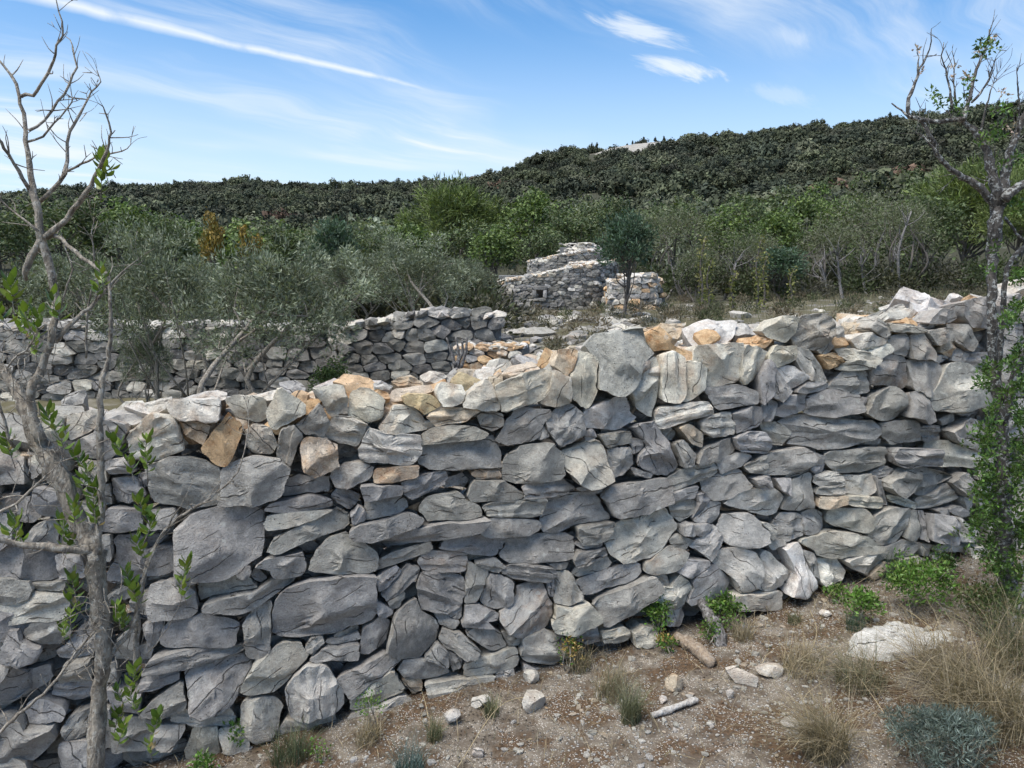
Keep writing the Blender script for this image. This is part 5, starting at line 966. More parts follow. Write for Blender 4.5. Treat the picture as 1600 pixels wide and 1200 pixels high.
# ------------------------------------------------------------------ foliage
def leaves(rng, C, rad, per, length, width, cols, out=None, updir=.25, jit=.22, tang=0.0, k=4):
    """rhombus leaves in balls of radius rad around the points C; cols: list of rgb"""
    C = np.asarray(C, float); n = len(C) * per
    ctr = np.repeat(C, per, 0); rr = np.repeat(np.broadcast_to(rad, (len(C),)), per)
    d0 = unit(rng.normal(size=(n, 3))); p = ctr + d0 * (rr * rng.uniform(.25, 1, n) ** .6)[:, None]
    d = unit(d0 * .8 + rng.normal(size=(n, 3)) * .8 + np.array([0, 0, updir]))
    if out is not None: d = unit(d + unit(p - np.asarray(out)) * .6)
    s = unit(np.cross(d, rng.normal(size=(n, 3))))
    if tang:                                                           # broad leaves lie like shingles on the clump
        nn = unit(d0 + rng.normal(size=(n, 3)) * (1 - tang) * .8); d = unit(np.cross(nn, rng.normal(size=(n, 3)))); s = np.cross(nn, d)
    L = length * rng.uniform(.6, 1.35, n)[:, None]; Wd = width * rng.uniform(.6, 1.3, n)[:, None]
    nr = np.cross(d, s)
    if k == 3: V = np.stack([p - d * L * .5 - s * Wd * .5, p - d * L * .5 + s * Wd * .5, p + d * L * .5], 1).reshape(-1, 3)
    else: V = np.stack([p, p + d * L * .5 + s * Wd * .5 + nr * Wd * .15, p + d * L, p + d * L * .5 - s * Wd * .5 + nr * Wd * .15], 1).reshape(-1, 3)
    F = np.arange(n * k).reshape(-1, k)
    cols = np.asarray(cols); ci = np.repeat(rng.randint(0, len(cols), len(C)), per)
    mixi = rng.random_sample(n) < .35; ci = np.where(mixi, rng.randint(0, len(cols), n), ci)
    T = cols[ci] * (1 + rng.normal(0, jit, (n, 1))).clip(.45, 1.7) * np.repeat((1 + rng.normal(0, .16, len(C))).clip(.6, 1.5), per)[:, None]
    return V, F, np.repeat(T, k, 0)
def crown_points(rng, n, rx, ry, rz, zc, hollow=.45, lobes=5):
    """clump centres: an uneven, lobed shell"""
    P = unit(rng.normal(size=(n, 3))); P[:, 2] = np.where(P[:, 2] < -.55, -P[:, 2] * .6, P[:, 2])
    lob = unit(rng.normal(size=(lobes, 3)) * np.array([1, 1, .6]))
    g = .66 + .40 * np.clip((P @ lob.T).max(1), 0, 1) ** 4 + rng.normal(0, .07, n)
    r = (hollow + (1 - hollow) * rng.uniform(0, 1, n) ** .55) * g
    return P * r[:, None] * np.array([rx, ry, rz]) + np.array([0, 0, zc])
KINDS = {
 'olive': dict(cols=[(.175, .200, .138), (.125, .148, .100), (.240, .265, .195), (.090, .106, .068)], L=.058, W=.014, n=170, per=80, cr=.13, rx=.95, rz=.86, zc=1.2, h=2.0, stems=2, lobes=9, hollow=.35),
 'oak': dict(cols=[(0.078, 0.107, 0.045), (0.055, 0.079, 0.034), (0.107, 0.141, 0.059), (0.121, 0.138, 0.069)], L=.17, W=.10, n=130, per=26, cr=.42, rx=1.9, rz=1.9, zc=2.9, h=4.8, stems=2, tang=.6),
 'greenoak': dict(cols=[(0.115, 0.167, 0.049), (0.086, 0.132, 0.038), (0.154, 0.209, 0.062), (0.070, 0.101, 0.035)], L=.18, W=.11, n=110, per=26, cr=.42, rx=1.7, rz=2.0, zc=3.0, h=5.0, stems=2, tang=.6),
 'pine': dict(cols=[(0.129, 0.172, 0.051), (0.166, 0.207, 0.066), (0.090, 0.125, 0.039), (0.070, 0.098, 0.035)], L=.32, W=.05, n=230, per=52, cr=.44, rx=2.6, rz=2.2, zc=3.3, h=5.5, stems=1),
 'juniper': dict(cols=[(0.072, 0.119, 0.072), (0.052, 0.090, 0.055), (0.102, 0.148, 0.099), (0.041, 0.067, 0.041)], L=.14, W=.05, n=120, per=34, cr=.26, rx=.95, rz=1.2, zc=1.75, h=2.9, stems=1),
 'talljuniper': dict(cols=[(0.072, 0.119, 0.072), (0.052, 0.090, 0.055), (0.102, 0.148, 0.099), (0.041, 0.067, 0.041)], L=.14, W=.05, n=120, per=34, cr=.26, rx=.95, rz=1.0, zc=1.95, h=2.9, stems=1),
 'grey': dict(cols=[(.14, .15, .092), (.108, .12, .07), (.175, .18, .128), (.10, .135, .05)], L=.13, W=.035, n=130, per=34, cr=.5, rx=1.7, rz=1.9, zc=3.1, h=5.0, stems=4),
 'autumn': dict(cols=[(0.275, 0.188, 0.037), (0.213, 0.144, 0.031), (0.150, 0.131, 0.037)], L=.17, W=.11, n=50, per=26, cr=.35, rx=1.1, rz=1.0, zc=2.0, h=3.1, stems=2, tang=.6),
}
def tree_meshes(kind, seed):
    k = KINDS[kind]; rng = np.random.RandomState(seed)
    C = crown_points(rng, k['n'], k['rx'], k['rx'], k['rz'], k['zc'], k.get('hollow', .45), k.get('lobes', 5))
    V, F, T = leaves(rng, C, k['cr'] * rng.uniform(.6, 1.25, len(C)), k['per'], k['L'], k['W'], k['cols'], out=(0, 0, k['zc'] * .7), tang=k.get('tang', 0))
    crown = mesh(kind + '_crown', V, F, LEAF, False, T)
    J = Join(4); h = k['h']
    for s in range(k['stems']):
        a = rng.uniform(0, 6.3); b0 = np.array([math.cos(a), math.sin(a), 0]) * .05 * h * (k['stems'] > 1)
        top = np.array([math.cos(a), math.sin(a), 0]) * k['rx'] * (.32 if k['stems'] > 1 else .03) + np.array([0, 0, k['zc']])
        mid = (b0 + top) / 2 + rng.normal(0, (.14 if kind == 'olive' else .10 if kind == 'grey' else .05) * h, 3) * np.array([1, 1, .3])
        pth = curve([b0 - np.array([0, 0, .3]), b0, mid, top], .2); r0 = (.030 if kind == 'olive' else .026) * h / math.sqrt(k['stems'])
        J.add(*tube(pth, np.linspace(r0, r0 * .45, len(pth)), 6, rng, .12))
        for c in C[rng.choice(len(C), max(4, int((14 if kind == 'olive' else 26) / k['stems'])), replace=False)]:
            st = pth[rng.randint(len(pth) // 3, len(pth))]; m = (st + c) / 2 + rng.normal(0, .05 * h, 3) - np.array([0, 0, .02 * h])
            q = curve([st, m, c], .3); J.add(*tube(q, np.linspace(r0 * (.24 if kind == 'grey' else .38), r0 * .06, len(q)), 4))
    return crown, J.mesh(kind + '_trunk', BARK if kind == 'olive' else BARK3)
_tm = {}
def tree(name, kind, var, px, d, top_py, wpx, label, group=None, cat='tree'):
    key = (kind, var)
    if key not in _tm: _tm[key] = tree_meshes(kind, 100 + var * 7 + len(kind))
    k = KINDS[kind]; x = float(at(px, 420, d)[0]); z = float(gz(x, d)); ht = float(at(px, top_py, d)[2]) - z
    sz = ht / (k['zc'] + k['rz'] * .97); sx = wpx / FPX * d / (2 * k['rx'] * .97)
    rng = random.Random(int(px * 13 + d * 7))
    t = thing(name, label, cat, (x, d, z), rng.uniform(0, 6.28), group); t.scale = (sx, sx, sz)
    obj('crown', _tm[key][0], t); obj('trunk', _tm[key][1], t); return t
TREES = [
 # olives of the enclosure
 ('olive_tree', 'olive', 0, 232, 7.4, 338, 215, 'silvery olive tree with a rounded crown behind the bare shrub at the left'),
 ('olive_tree', 'olive', 1, 428, 6.9, 345, 285, 'broad grey-green olive tree standing left of the taller bay of wall'),
 ('olive_tree', 'olive', 2, 330, 10.5, 395, 170, 'low olive tree half hidden between the two larger olives'),
 ('olive_tree', 'olive', 0, 640, 11.2, 358, 205, 'spreading olive tree with pale crooked stems behind the taller bay of wall'),
 ('olive_tree', 'olive', 1, 545, 13.0, 378, 150, 'smaller olive tree left of the one with pale crooked stems'),
 ('olive_tree', 'olive', 2, 728, 14.5, 392, 105, 'little olive bush just left of the hut'),
 ('olive_tree', 'olive', 2, 120, 11.0, 375, 190, 'olive tree at the far left behind the leaning grey trunk'),
 ('enclosure_bush', 'greenoak', 0, 512, 7.2, 556, 78, 'low dark green bush at the foot of the taller bay of wall'),
 ('enclosure_bush', 'olive', 2, 218, 7.6, 500, 90, 'small grey-green olive shoot in front of the long low wall'),
 # conifers
 ('juniper_tree', 'talljuniper', 0, 975, 15.6, 322, 86, 'blue-green juniper with a bare trunk standing in front of the hut'),
 ('juniper_tree', 'juniper', 1, 522, 22, 330, 84, 'dark bluish conifer rising behind the olive trees'),
 ('juniper_tree', 'juniper', 1, 1222, 21, 380, 80, 'bluish-green juniper bush at the foot of the wood right of the hut'),
 ('pine_tree', 'pine', 0, 712, 40, 272, 158, 'large round bright green pine rising above the other trees'),
 ('pine_tree', 'pine', 1, 1510, 33, 238, 175, 'tall bright green pine behind the lichen-covered shrub at the right'),
 ('pine_tree', 'pine', 1, 1590, 30, 262, 120, 'green pine cut off by the right edge'),
 ('autumn_tree', 'autumn', 0, 336, 30, 338, 48, 'small tree with yellow-orange autumn leaves at the left', ),
 ('autumn_tree', 'autumn', 0, 395, 31, 356, 40, 'low yellowing tree just right of the orange one'),
 # green oaks behind the hut
 ('oak_tree', 'greenoak', 0, 775, 27, 345, 100, 'fresh green oak with a pale trunk left of the hut'),
 ('oak_tree', 'oak', 0, 735, 31, 342, 120, 'dark dense oak below the round pine'),
 ('oak_tree', 'greenoak', 1, 832, 38, 282, 110, 'bright green pointed oak right of the round pine'),
 ('oak_tree', 'oak', 1, 893, 31, 318, 125, 'dark round oak directly behind the hut'),
 ('oak_tree', 'oak', 0, 846, 26, 352, 85, 'low dark oak behind the left end of the hut'),
 ('oak_tree', 'oak', 1, 945, 40, 300, 105, 'dark oak behind the juniper, partly hidden'),
 ('oak_tree', 'greenoak', 0, 1125, 29, 316, 105, 'yellowish green oak in the middle of the wood right of the hut'),
 ('oak_tree', 'greenoak', 1, 1208, 33, 318, 100, 'leafy green oak above the bluish juniper bush'),
 ('oak_tree', 'greenoak', 0, 1258, 40, 284, 85, 'bright green oak whose pointed top stands out of the wood'),
 ('oak_tree', 'oak', 0, 1160, 37, 306, 110, 'dark oak between the two green oaks right of the hut'),
 ('oak_tree', 'greenoak', 1, 1306, 38, 300, 75, 'olive-yellow oak left of the big grey leafless crown'),
 ('oak_tree', 'oak', 1, 1445, 30, 300, 110, 'dark oak in front of the tall pine at the right'),
 # dark slope at the left
 ('oak_tree', 'oak', 0, 20, 30, 318, 130, 'dark oak at the left edge behind the bare shrub'),
 ('oak_tree', 'oak', 1, 112, 36, 300, 150, 'dark green oak on the slope left of the silvery olive'),
 ('oak_tree', 'greenoak', 0, 196, 40, 300, 120, 'green oak above the silvery olive'),
 ('oak_tree', 'oak', 0, 262, 36, 330, 110, 'dark oak behind the crown of the silvery olive'),
 ('oak_tree', 'oak', 1, 455, 28, 345, 130, 'brownish green oak behind the broad olive'),
 ('oak_tree', 'oak', 0, 588, 30, 350, 110, 'dark oak between the bluish conifer and the round pine'),
 ('oak_tree', 'greenoak', 1, 640, 32, 338, 100, 'green oak at the left foot of the round pine'),
 # grey half-bare trees on the right
 ('grey_tree', 'grey', 0, 1072, 27, 308, 125, 'grey half-bare tree right of the hut'),
 ('grey_tree', 'grey', 1, 1020, 30, 312, 100, 'grey twiggy tree behind the juniper by the hut'),
 ('grey_tree', 'grey', 1, 1362, 27, 288, 170, 'large grey leafless tree left of the tall pine'),
 ('grey_tree', 'grey', 0, 1405, 24, 300, 120, 'grey tree with pale upright trunks at the right end of the wood'),
 ('grey_tree', 'grey', 0, 1300, 24, 336, 120, 'low grey thicket tree in front of the large leafless one'),
 ('grey_tree', 'grey', 1, 1175, 24, 352, 110, 'grey scrubby tree at the edge of the field right of the hut'),
 ('grey_tree', 'grey', 0, 1090, 21, 378, 80, 'small silver-grey tree beside the ivy-clad stems'),
]
for r_ in TREES: tree(*r_, cat='tree', group={'olive_tree': 'olive trees', 'oak_tree': 'oaks of the wood', 'grey_tree': 'grey half-bare trees'}.get(r_[0]))
def scrub_material():
    m, t, b = material('scrub')
    c = t.mix(1.0, t.add('ShaderNodeAttribute', attribute_name='tint').outputs['Color'], t.add('ShaderNodeAttribute', attribute_name='hue', attribute_type='INSTANCER').outputs['Color'], 'MULTIPLY')
    t.l.new(c, b.inputs['Base Color']); b.inputs['Roughness'].default_value = .75; b.inputs['Specular IOR Level'].default_value = .2; return m
SCRUB = scrub_material()
def wood():
    """the wood behind the nearest trees and the undergrowth at its foot: one mass each"""
    rng = np.random.RandomState(21); J = Join(4)
    kinds = [KINDS[k]['cols'] for k in ('oak', 'oak', 'greenoak', 'grey', 'olive', 'oak')]
    for i in range(190):
        d = rng.uniform(38, 92); x = rng.uniform(-.86, .86) * d; z = float(gz(x, d)); h = rng.uniform(3.0, 4.8); rx = rng.uniform(1.4, 2.6)
        C = crown_points(rng, 34, rx, rx, h * .48, 0) + np.array([x, d, z + h * .5])
        J.add(*leaves(rng, C, .62, 15, .36, .22, kinds[rng.randint(len(kinds))], tang=.6))
    tag(obj('woodland', J.mesh('woodland', LEAF, False)), 'dense mixed wood climbing the foot of the hill behind the nearest trees', 'wood', kind='stuff')
    J = Join(4)
    for i in range(340):
        px = rng.uniform(-150, 1750); d = rng.uniform(21, 29) if px > 1040 else rng.uniform(22.8, 30) if px > 760 else rng.uniform(12, 26)
        x = (px - 800) / FPX * d; z = float(gz(x, d)); h = rng.uniform(.45, 1.5)
        C = crown_points(rng, 14, rng.uniform(.5, 1.0), .6, h * .5, 0) + np.array([x, d, z + h * .45])
        cols = [[(.05, .052, .028), (.035, .038, .02), (.07, .068, .036)], [(.045, .06, .022), (.03, .042, .016), (.06, .075, .03)], [(.085, .08, .06), (.06, .058, .042)]][rng.choice(3, p=[.45, .33, .22])]
        J.add(*leaves(rng, C, .26, 20, .13, .055, cols, out=(x, d, z)))
    tag(obj('undergrowth', J.mesh('undergrowth', LEAF, False)), 'dark tangled undergrowth along the foot of the wood', 'undergrowth', kind='stuff')
    # evergreen scrub on the hill, with bare outcrops
    BARE = [(985, 306, 120, 20), (262, 330, 52, 20), (245, 250, 40, 16), (300, 290, 44, 16), (420, 330, 40, 14), (1080, 318, 50, 10), (232, 385, 40, 14)]
    names = ['broad pale outcrop of bare rock on the skyline right of centre', 'pale rock outcrop on the left slope above the silvery olive', 'lowest pale outcrop on the left slope', 'small pale outcrop on the left slope towards the middle', 'faint pale outcrop below the left skyline', 'narrow pale ledge of rock at the skyline right of the broad outcrop', 'pale outcrop close under the left skyline']
    for (px, r0, wp, dr), lab in zip(BARE, names):
        x0 = (px - 800) / FPX; d = r0 / math.hypot(1, x0); x = x0 * d; hw = wp / FPX * d / 2; n = 26; th = np.arange(n) * 2 * math.pi / n; V = []
        rd = 1 + .2 * np.sin(2 * th + px) + rng.normal(0, .10, n)
        for s_, z_ in ((1.1, -1.5), (1.0, .3), (.9, .8), (.65, 1.2), (.3, 1.4)):
            xx, yy = x + np.cos(th) * rd * s_ * hw, d + np.sin(th) * rd * s_ * dr; V.append(np.column_stack([xx, yy, gz(xx, yy) + z_ + rng.normal(0, .12, n)]))
        V = np.concatenate(V + [[[x, d, float(gz(x, d)) + 1.4]]]); F = [(r * n + j, r * n + (j + 1) % n, (r + 1) * n + (j + 1) % n, (r + 1) * n + j) for r in range(4) for j in range(n)] + [(4 * n + j, 4 * n + (j + 1) % n, 5 * n) for j in range(n)]
        c0 = np.array([x, d, float(gz(x, d))]); o = obj('rock_outcrop', mesh('rock_outcrop', V - c0, F, STONE, True, np.array([.27, .26, .235, .1]), (V - c0) * .06, sharp=30)); o.location = tuple(c0)
        tag(o, lab, 'rock', 'pale outcrops on the hill')
    # one point per bush; the bushes are set on them with geometry nodes
    col = bpy.data.collections.new('scrub_bushes')
    for s in range(8):
        r2 = np.random.RandomState(300 + s); C = crown_points(r2, 40, .85, .85, .62, .35, hollow=.55, lobes=6)
        V, F, T = leaves(r2, C, .24, 20, .17, .14, [(1, 1, 1)], jit=.12, tang=.8, k=3)
        col.objects.link(bpy.data.objects.new('scrub_bush', mesh('scrub_bush', V, F, SCRUB, False, T)))
    for s in range(3):
        r2 = np.random.RandomState(340 + s); C = crown_points(r2, 34, .5, .5, 1.5, 1.4, hollow=.3, lobes=6); C[:, :2] *= np.clip(1.3 - C[:, 2:] / 3.0, .2, 1.2)
        V, F, T = leaves(r2, C, .24, 20, .2, .12, [(1, 1, 1)], jit=.12, k=3)
        col.objects.link(bpy.data.objects.new('scrub_pine', mesh('scrub_pine', V, F, SCRUB, False, T)))
    pal = np.array([(.058, .067, .040), (.047, .057, .038), (.072, .082, .046), (.086, .092, .058), (.062, .066, .045), (.11, .072, .05)]); P = []; I = []; SC = []; H = []
    while len(P) < 12500:
        px = rng.uniform(-260, 1860); d = 62 + 400 * rng.uniform(0, 1) ** .75; x = (px - 800) / FPX * d
        if any(abs(px - q[0]) < q[2] * .55 and abs(math.hypot(x, d) - q[1]) < q[3] for q in BARE): continue       # bare rock
        g_ = mnoise.noise(Vector((x * .03, d * .03, 7.7)))
        if g_ > .22 and rng.random_sample() < .75: continue                                                         # clearings
        s_ = (.8 + 2.9 * rng.random_sample() ** 2.2) * (1 + d / 900) * (1 + .5 * mnoise.noise(Vector((x * .02, d * .02, 1.1))))
        P.append((x, d, float(gz(x, d)) - .1 * s_)); I.append(rng.randint(8)); SC.append((s_, s_, s_ * rng.uniform(.75, 1.2)))
        k = rng.choice(6, p=[.27, .24, .21, .15, .12, .01]); tone_ = 1 + .6 * mnoise.noise(Vector((x * .045, d * .045, 4.2))); H.append(np.append(pal[k] * rng.uniform(.75, 1.25) * tone_, 1))
    for i in range(170):                                             # small pines along the ridge
        px = rng.uniform(-60, 760) if i < 115 else rng.uniform(760, 1700); x0 = (px - 800) / FPX
        d = np.interp(px, [0, 600, 900, 1600], [420, 420, 330, 300]) * rng.uniform(.93, .99) / math.hypot(1, x0); x = x0 * d; s_ = rng.uniform(.8, 1.5)
        P.append((x, d, float(gz(x, d)))); I.append(8 + rng.randint(3)); SC.append((s_, s_, s_ * rng.uniform(.8, 1.3))); H.append(np.array([.048, .058, .036, 1]))
    me = bpy.data.meshes.new('hill_scrub'); me.vertices.add(len(P)); me.vertices.foreach_set('co', np.array(P, np.float32).ravel())
    me.attributes.new('idx', 'INT', 'POINT').data.foreach_set('value', np.array(I, np.int32))
    me.attributes.new('size', 'FLOAT_VECTOR', 'POINT').data.foreach_set('vector', np.array(SC, np.float32).ravel())
    me.attributes.new('turn', 'FLOAT_VECTOR', 'POINT').data.foreach_set('vector', np.column_stack([np.zeros((len(P), 2)), rng.uniform(0, 6.28, len(P))]).astype(np.float32).ravel())
    me.attributes.new('hue', 'FLOAT_COLOR', 'POINT').data.foreach_set('color', np.array(H, np.float32).ravel())
    hs = tag(obj('hill_scrub', me), 'dark evergreen scrub covering the hill up to the skyline', 'scrub', kind='stuff')
    ng = bpy.data.node_groups.new('set_bushes', 'GeometryNodeTree'); ng.interface.new_socket('Geometry', in_out='INPUT', socket_type='NodeSocketGeometry'); ng.interface.new_socket('Geometry', in_out='OUTPUT', socket_type='NodeSocketGeometry')
    N = ng.nodes; gi, go = N.new('NodeGroupInput'), N.new('NodeGroupOutput'); ip = N.new('GeometryNodeInstanceOnPoints'); ci = N.new('GeometryNodeCollectionInfo')
    ci.inputs['Collection'].default_value = col; ci.inputs['Separate Children'].default_value = True; ci.inputs['Reset Children'].default_value = True; ip.inputs['Pick Instance'].default_value = True
    def named(n_, typ):
        a_ = N.new('GeometryNodeInputNamedAttribute'); a_.data_type = typ; a_.inputs['Name'].default_value = n_; return a_.outputs['Attribute']
    ng.links.new(gi.outputs[0], ip.inputs['Points']); ng.links.new(ci.outputs[0], ip.inputs['Instance']); ng.links.new(named('idx', 'INT'), ip.inputs['Instance Index'])
    ng.links.new(named('turn', 'FLOAT_VECTOR'), ip.inputs['Rotation']); ng.links.new(named('size', 'FLOAT_VECTOR'), ip.inputs['Scale']); ng.links.new(ip.outputs[0], go.inputs[0])
    md = hs.modifiers.new('bushes', 'NODES'); md.node_group = ng
wood()
# ------------------------------------------------------------------ foreground and field
def ground_at(px, py):
    r = pix_ray(px, py); lo, hi = .5, 60.0
    f = lambda t: CAM[2] + r[2] * t - float(gz(r[0] * t, r[1] * t))
    t = lo
    while f(t) > 0 and t < hi: t *= 1.01
    return CAM + r * t
def blades(rng, P, length, width, cols, lean=.5, wind=(0, 0), jit=.2):
    """bent grass blades rooted at P"""
    n = len(P); a = rng.uniform(0, 6.283, n); d = np.column_stack([np.cos(a), np.sin(a)]) * rng.uniform(.1, 1, n)[:, None] * lean + np.asarray(wind)
    L = length * rng.uniform(.45, 1.25, n); w_ = width * rng.uniform(.6, 1.3, n)
    s = unit(np.column_stack([-d[:, 1], d[:, 0], rng.normal(0, .3, n)]))
    pts = []
    for t in (0, .35, .7, 1.0):
        h = t * (1 - .30 * t * np.clip(np.linalg.norm(d, axis=1), 0, 1.6))
        pts.append(P + np.column_stack([d * (L * t * t)[:, None], L * h]))
    ws = (1, .85, .55, .08); V = np.stack([q for p, k in zip(pts, ws) for q in (p - s * (w_ * k / 2)[:, None], p + s * (w_ * k / 2)[:, None])], 1).reshape(-1, 3)
    b = (np.arange(n) * 8)[:, None, None]; F = (np.array([[0, 1, 3, 2], [2, 3, 5, 4], [4, 5, 7, 6]])[None] + b).reshape(-1, 4)
    cols = np.asarray(cols); T = cols[rng.randint(0, len(cols), n)] * (1 + rng.normal(0, jit, (n, 1))).clip(.5, 1.6)
    return V, F, np.repeat(T, 8, 0)
DRY = [(.33, .27, .17), (.26, .21, .13), (.20, .17, .11), (.29, .25, .18)]
GREEN = [(.09, .11, .055), (.07, .09, .045), (.13, .135, .07)]
def g3(x, y, dz=0.0): return np.column_stack([x, y, gz(x, y) + dz])
def front_area(rng, n):
    """random spots of ground between the viewer and the wall foot"""
    out = []
    while len(out) < n:
        u = rng.uniform(-2.4, 4.0, 4 * n); s = rng.uniform(.0, 2.0, 4 * n)
        p = WP[:2] + np.outer(u, WU[:2]) + np.outer(s, WN[:2]); out = p[(p[:, 1] > .9)][:n]
    return out
def loose_rock(name, px, py, w, h, d, k, label, rz=None, group=None, flat=0.0, sink=.25, cat='rock', Y=None):
    """a rock of w x h pixels as seen, d metres deep, resting on the ground at (px, py)"""
    rng = np.random.RandomState(int(px * 3 + py * 7)); p = ground_at(px, py) if Y is None else np.array([*at(px, 420, Y)[:2], 0]); dist = p[1] / math.cos(math.atan2(p[0], p[1]))
    p[2] = float(gz(p[0], p[1]))
    V, F = rock(rng, 2); W_, H_ = w / FPX * dist, h / FPX * dist
    V = V * np.array([W_ / 2, d / 2, H_ / 2 / (1 - sink * .5)])
    for i in range(len(V)): V[i] += np.array(mnoise.noise_vector(Vector(V[i] * 22 + rng.uniform(0, 9)))) * W_ * .05
    V[:, 2] += H_ / 2 * (1 - sink)
    o = obj(name, mesh(name, V, F, STONE, True, tone(k, rng), V + rng.uniform(0, 40, 3), sharp=30)); o.location = tuple(p); o.rotation_euler = (0, 0, rng.normal(0, .25) if rz is None else rz)
    return tag(o, label, cat, group)
ROCKS = [
 ('limestone_rock', 830, 1110, 48, 30, .10, 'w', 'rounded white rock on the moss in front of the wall'),
 ('limestone_rock', 1053, 1082, 32, 36, .07, 'c', 'cream wedge-shaped rock lying below the small boxwood'),
 ('limestone_rock', 1160, 1068, 56, 26, .06, 'w', 'long white rock right of the weathered piece of wood', -.5),
 ('limestone_rock', 1200, 1062, 50, 20, .06, 'w', 'white oblong rock at the right of the other long one', .15),
 ('limestone_rock', 1140, 1090, 13, 18, .03, 'w', 'tiny upright white rock below the two long ones'),
 ('limestone_rock', 706, 1130, 34, 26, .07, 'w', 'pitted white rock close to the wall foot'),
 ('limestone_rock', 748, 1186, 24, 15, .05, 'w', 'small round white rock at the bottom of the picture'),
 ('limestone_rock', 750, 1104, 36, 22, .08, 'l', 'pale grey rock half sunk in moss at the wall foot'),
 ('limestone_rock', 828, 1066, 34, 28, .07, 'w', 'knobbly white rock touching the foot of the wall'),
 ('limestone_rock', 728, 1228, 30, 16, .06, 'w', 'white rock cut by the lower edge of the picture'),
 ('limestone_rock', 1235, 1138, 30, 14, .05, 'l', 'flat pale rock beside the dry grass'),
 ('limestone_rock', 1290, 962, 20, 10, .05, 'w', 'small white rock left of the green boxwood'),
 ('limestone_rock', 1036, 1098, 14, 10, .04, 'w', 'pebble-sized white rock below the cream wedge'),
]
for r_ in ROCKS: loose_rock(*r_[:8], rz=r_[8] if len(r_) > 8 else None)
def slab_rock():
    rng = np.random.RandomState(3); p = ground_at(1425, 1000); n = 46; th = np.arange(n) * 2 * math.pi / n
    rad = 1 + .16 * np.sin(2 * th + .4) + .12 * np.sin(3 * th + 2) + rng.normal(0, .05, n); V = []
    for s, z in ((1.15, -.10), (1.0, -.015), (.95, .004), (.8, .012), (.55, .018), (.28, .02)): V.append(np.column_stack([np.cos(th) * rad * s * .235, np.sin(th) * rad * s * .13, np.full(n, z) + rng.normal(0, .005, n)]))
    V = np.concatenate(V + [[[0, 0, .02]]])
    for i in range(len(V)): V[i, 2] += mnoise.noise(Vector(V[i] * 14)) * .012 + V[i, 0] * -.03
    F = [(r * n + j, r * n + (j + 1) % n, (r + 1) * n + (j + 1) % n, (r + 1) * n + j) for r in range(5) for j in range(n)] + [(5 * n + j, 5 * n + (j + 1) % n, 6 * n) for j in range(n)]
    o = obj('bedrock_slab', mesh('bedrock_slab', V, F, STONE, True, np.array([.56, .55, .52, .1]), V + 3, sharp=35)); o.location = tuple(p); o.rotation_euler = (0, 0, -.12)
    tag(o, 'flat white slab of bare rock showing through the ground at the right', 'rock')
slab_rock()
def gravel():
    rng = np.random.RandomState(31); J = Join(3); P = front_area(rng, 8500); base = [rock(np.random.RandomState(40 + i), 1) for i in range(8)]
    z = gz(P[:, 0], P[:, 1])
    for i, (x, y) in enumerate(P):
        if mnoise.noise(Vector((x * 2.1, y * 2.1, 1.7))) < -.22 and rng.random_sample() < .8: continue
        V, F = base[rng.randint(8)]; s = .003 + .012 * rng.random_sample() ** 3.5; a = rng.uniform(0, 6.3); c, sn = math.cos(a), math.sin(a)
        V = V * np.array([1.3, .9, .7]) * s; V = np.column_stack([V[:, 0] * c - V[:, 1] * sn + x, V[:, 0] * sn + V[:, 1] * c + y, V[:, 2] + z[i] + s * .3])
        k = rng.choice(list('wwlcl')); J.add(V, F, tone(k, rng, .25) * np.array([.95, .95, .95, .5]), V * 3)
    tag(obj('gravel', J.mesh('gravel', STONE, False)), 'pale stone chips strewn over the mossy ground in front of the wall', 'gravel', kind='stuff')
gravel()
def ground_cover():
    rng = np.random.RandomState(33); J = Join(4)
    P = front_area(rng, 9000); keep = [mnoise.noise(Vector((x * 1.7 + 5, y * 1.7, .3))) + (.45 if x > 1.15 else 0) + rng.normal(0, .22) > .12 for x, y in P]; P = P[np.array(keep)]
    J.add(*blades(rng, g3(P[:, 0], P[:, 1], -.004), .085, .0016, DRY, 1.5)); 
    P = front_area(rng, 5000); P = P[(P[:, 0] + rng.normal(0, .25, len(P))) > 1.25]
    J.add(*blades(rng, g3(P[:, 0], P[:, 1], -.004), .20, .0017, DRY + [(.16, .15, .09)], 1.6, wind=(-.3, -.25)))
    P = front_area(rng, 1300); J.add(*blades(rng, g3(P[:, 0], P[:, 1], -.003), .045, .002, GREEN, .9))
    P = front_area(rng, 3600); t = rng.uniform(0, 3.14, len(P))                     # straw lying flat
    J.add(*blades(rng, g3(P[:, 0], P[:, 1], .004), .07, .0022, DRY, 2.6))
    P = front_area(rng, 2600); C = g3(P[:, 0], P[:, 1], .004)                       # fallen leaves
    J.add(*leaves(rng, C, .006, 1, .016, .009, [(.16, .10, .055), (.22, .15, .085), (.12, .075, .045), (.27, .21, .13)], updir=-.4))
    tag(obj('dry_grass', J.mesh('dry_grass', STRAW, False)), 'thin dry grass and straw scattered over the foreground', 'grass', kind='stuff')
ground_cover()
def tuft(px, py, r, n, length, cols, label, lean=.8, wind=(0, 0), width=.0022, name='grass_tuft', group='grass tufts in the foreground'):
    rng = np.random.RandomState(int(px + py)); p = ground_at(px, py); a = rng.uniform(0, 6.3, n); q = r * np.sqrt(rng.uniform(0, 1, n))
    x, y = np.cos(a) * q, np.sin(a) * q; P = np.column_stack([x, y, gz(p[0] + x, p[1] + y) - gz(p[0], p[1]) - .004])
    V, F, T = blades(rng, P, length, width, cols, lean, wind)
    t = thing(name, label, 'grass', (p[0], p[1], float(gz(p[0], p[1]))), 0, group); obj('blades', mesh('blades', V, F, STRAW, False, T), t)
GG = [(.13, .14, .085), (.10, .115, .065), (.17, .165, .10)]
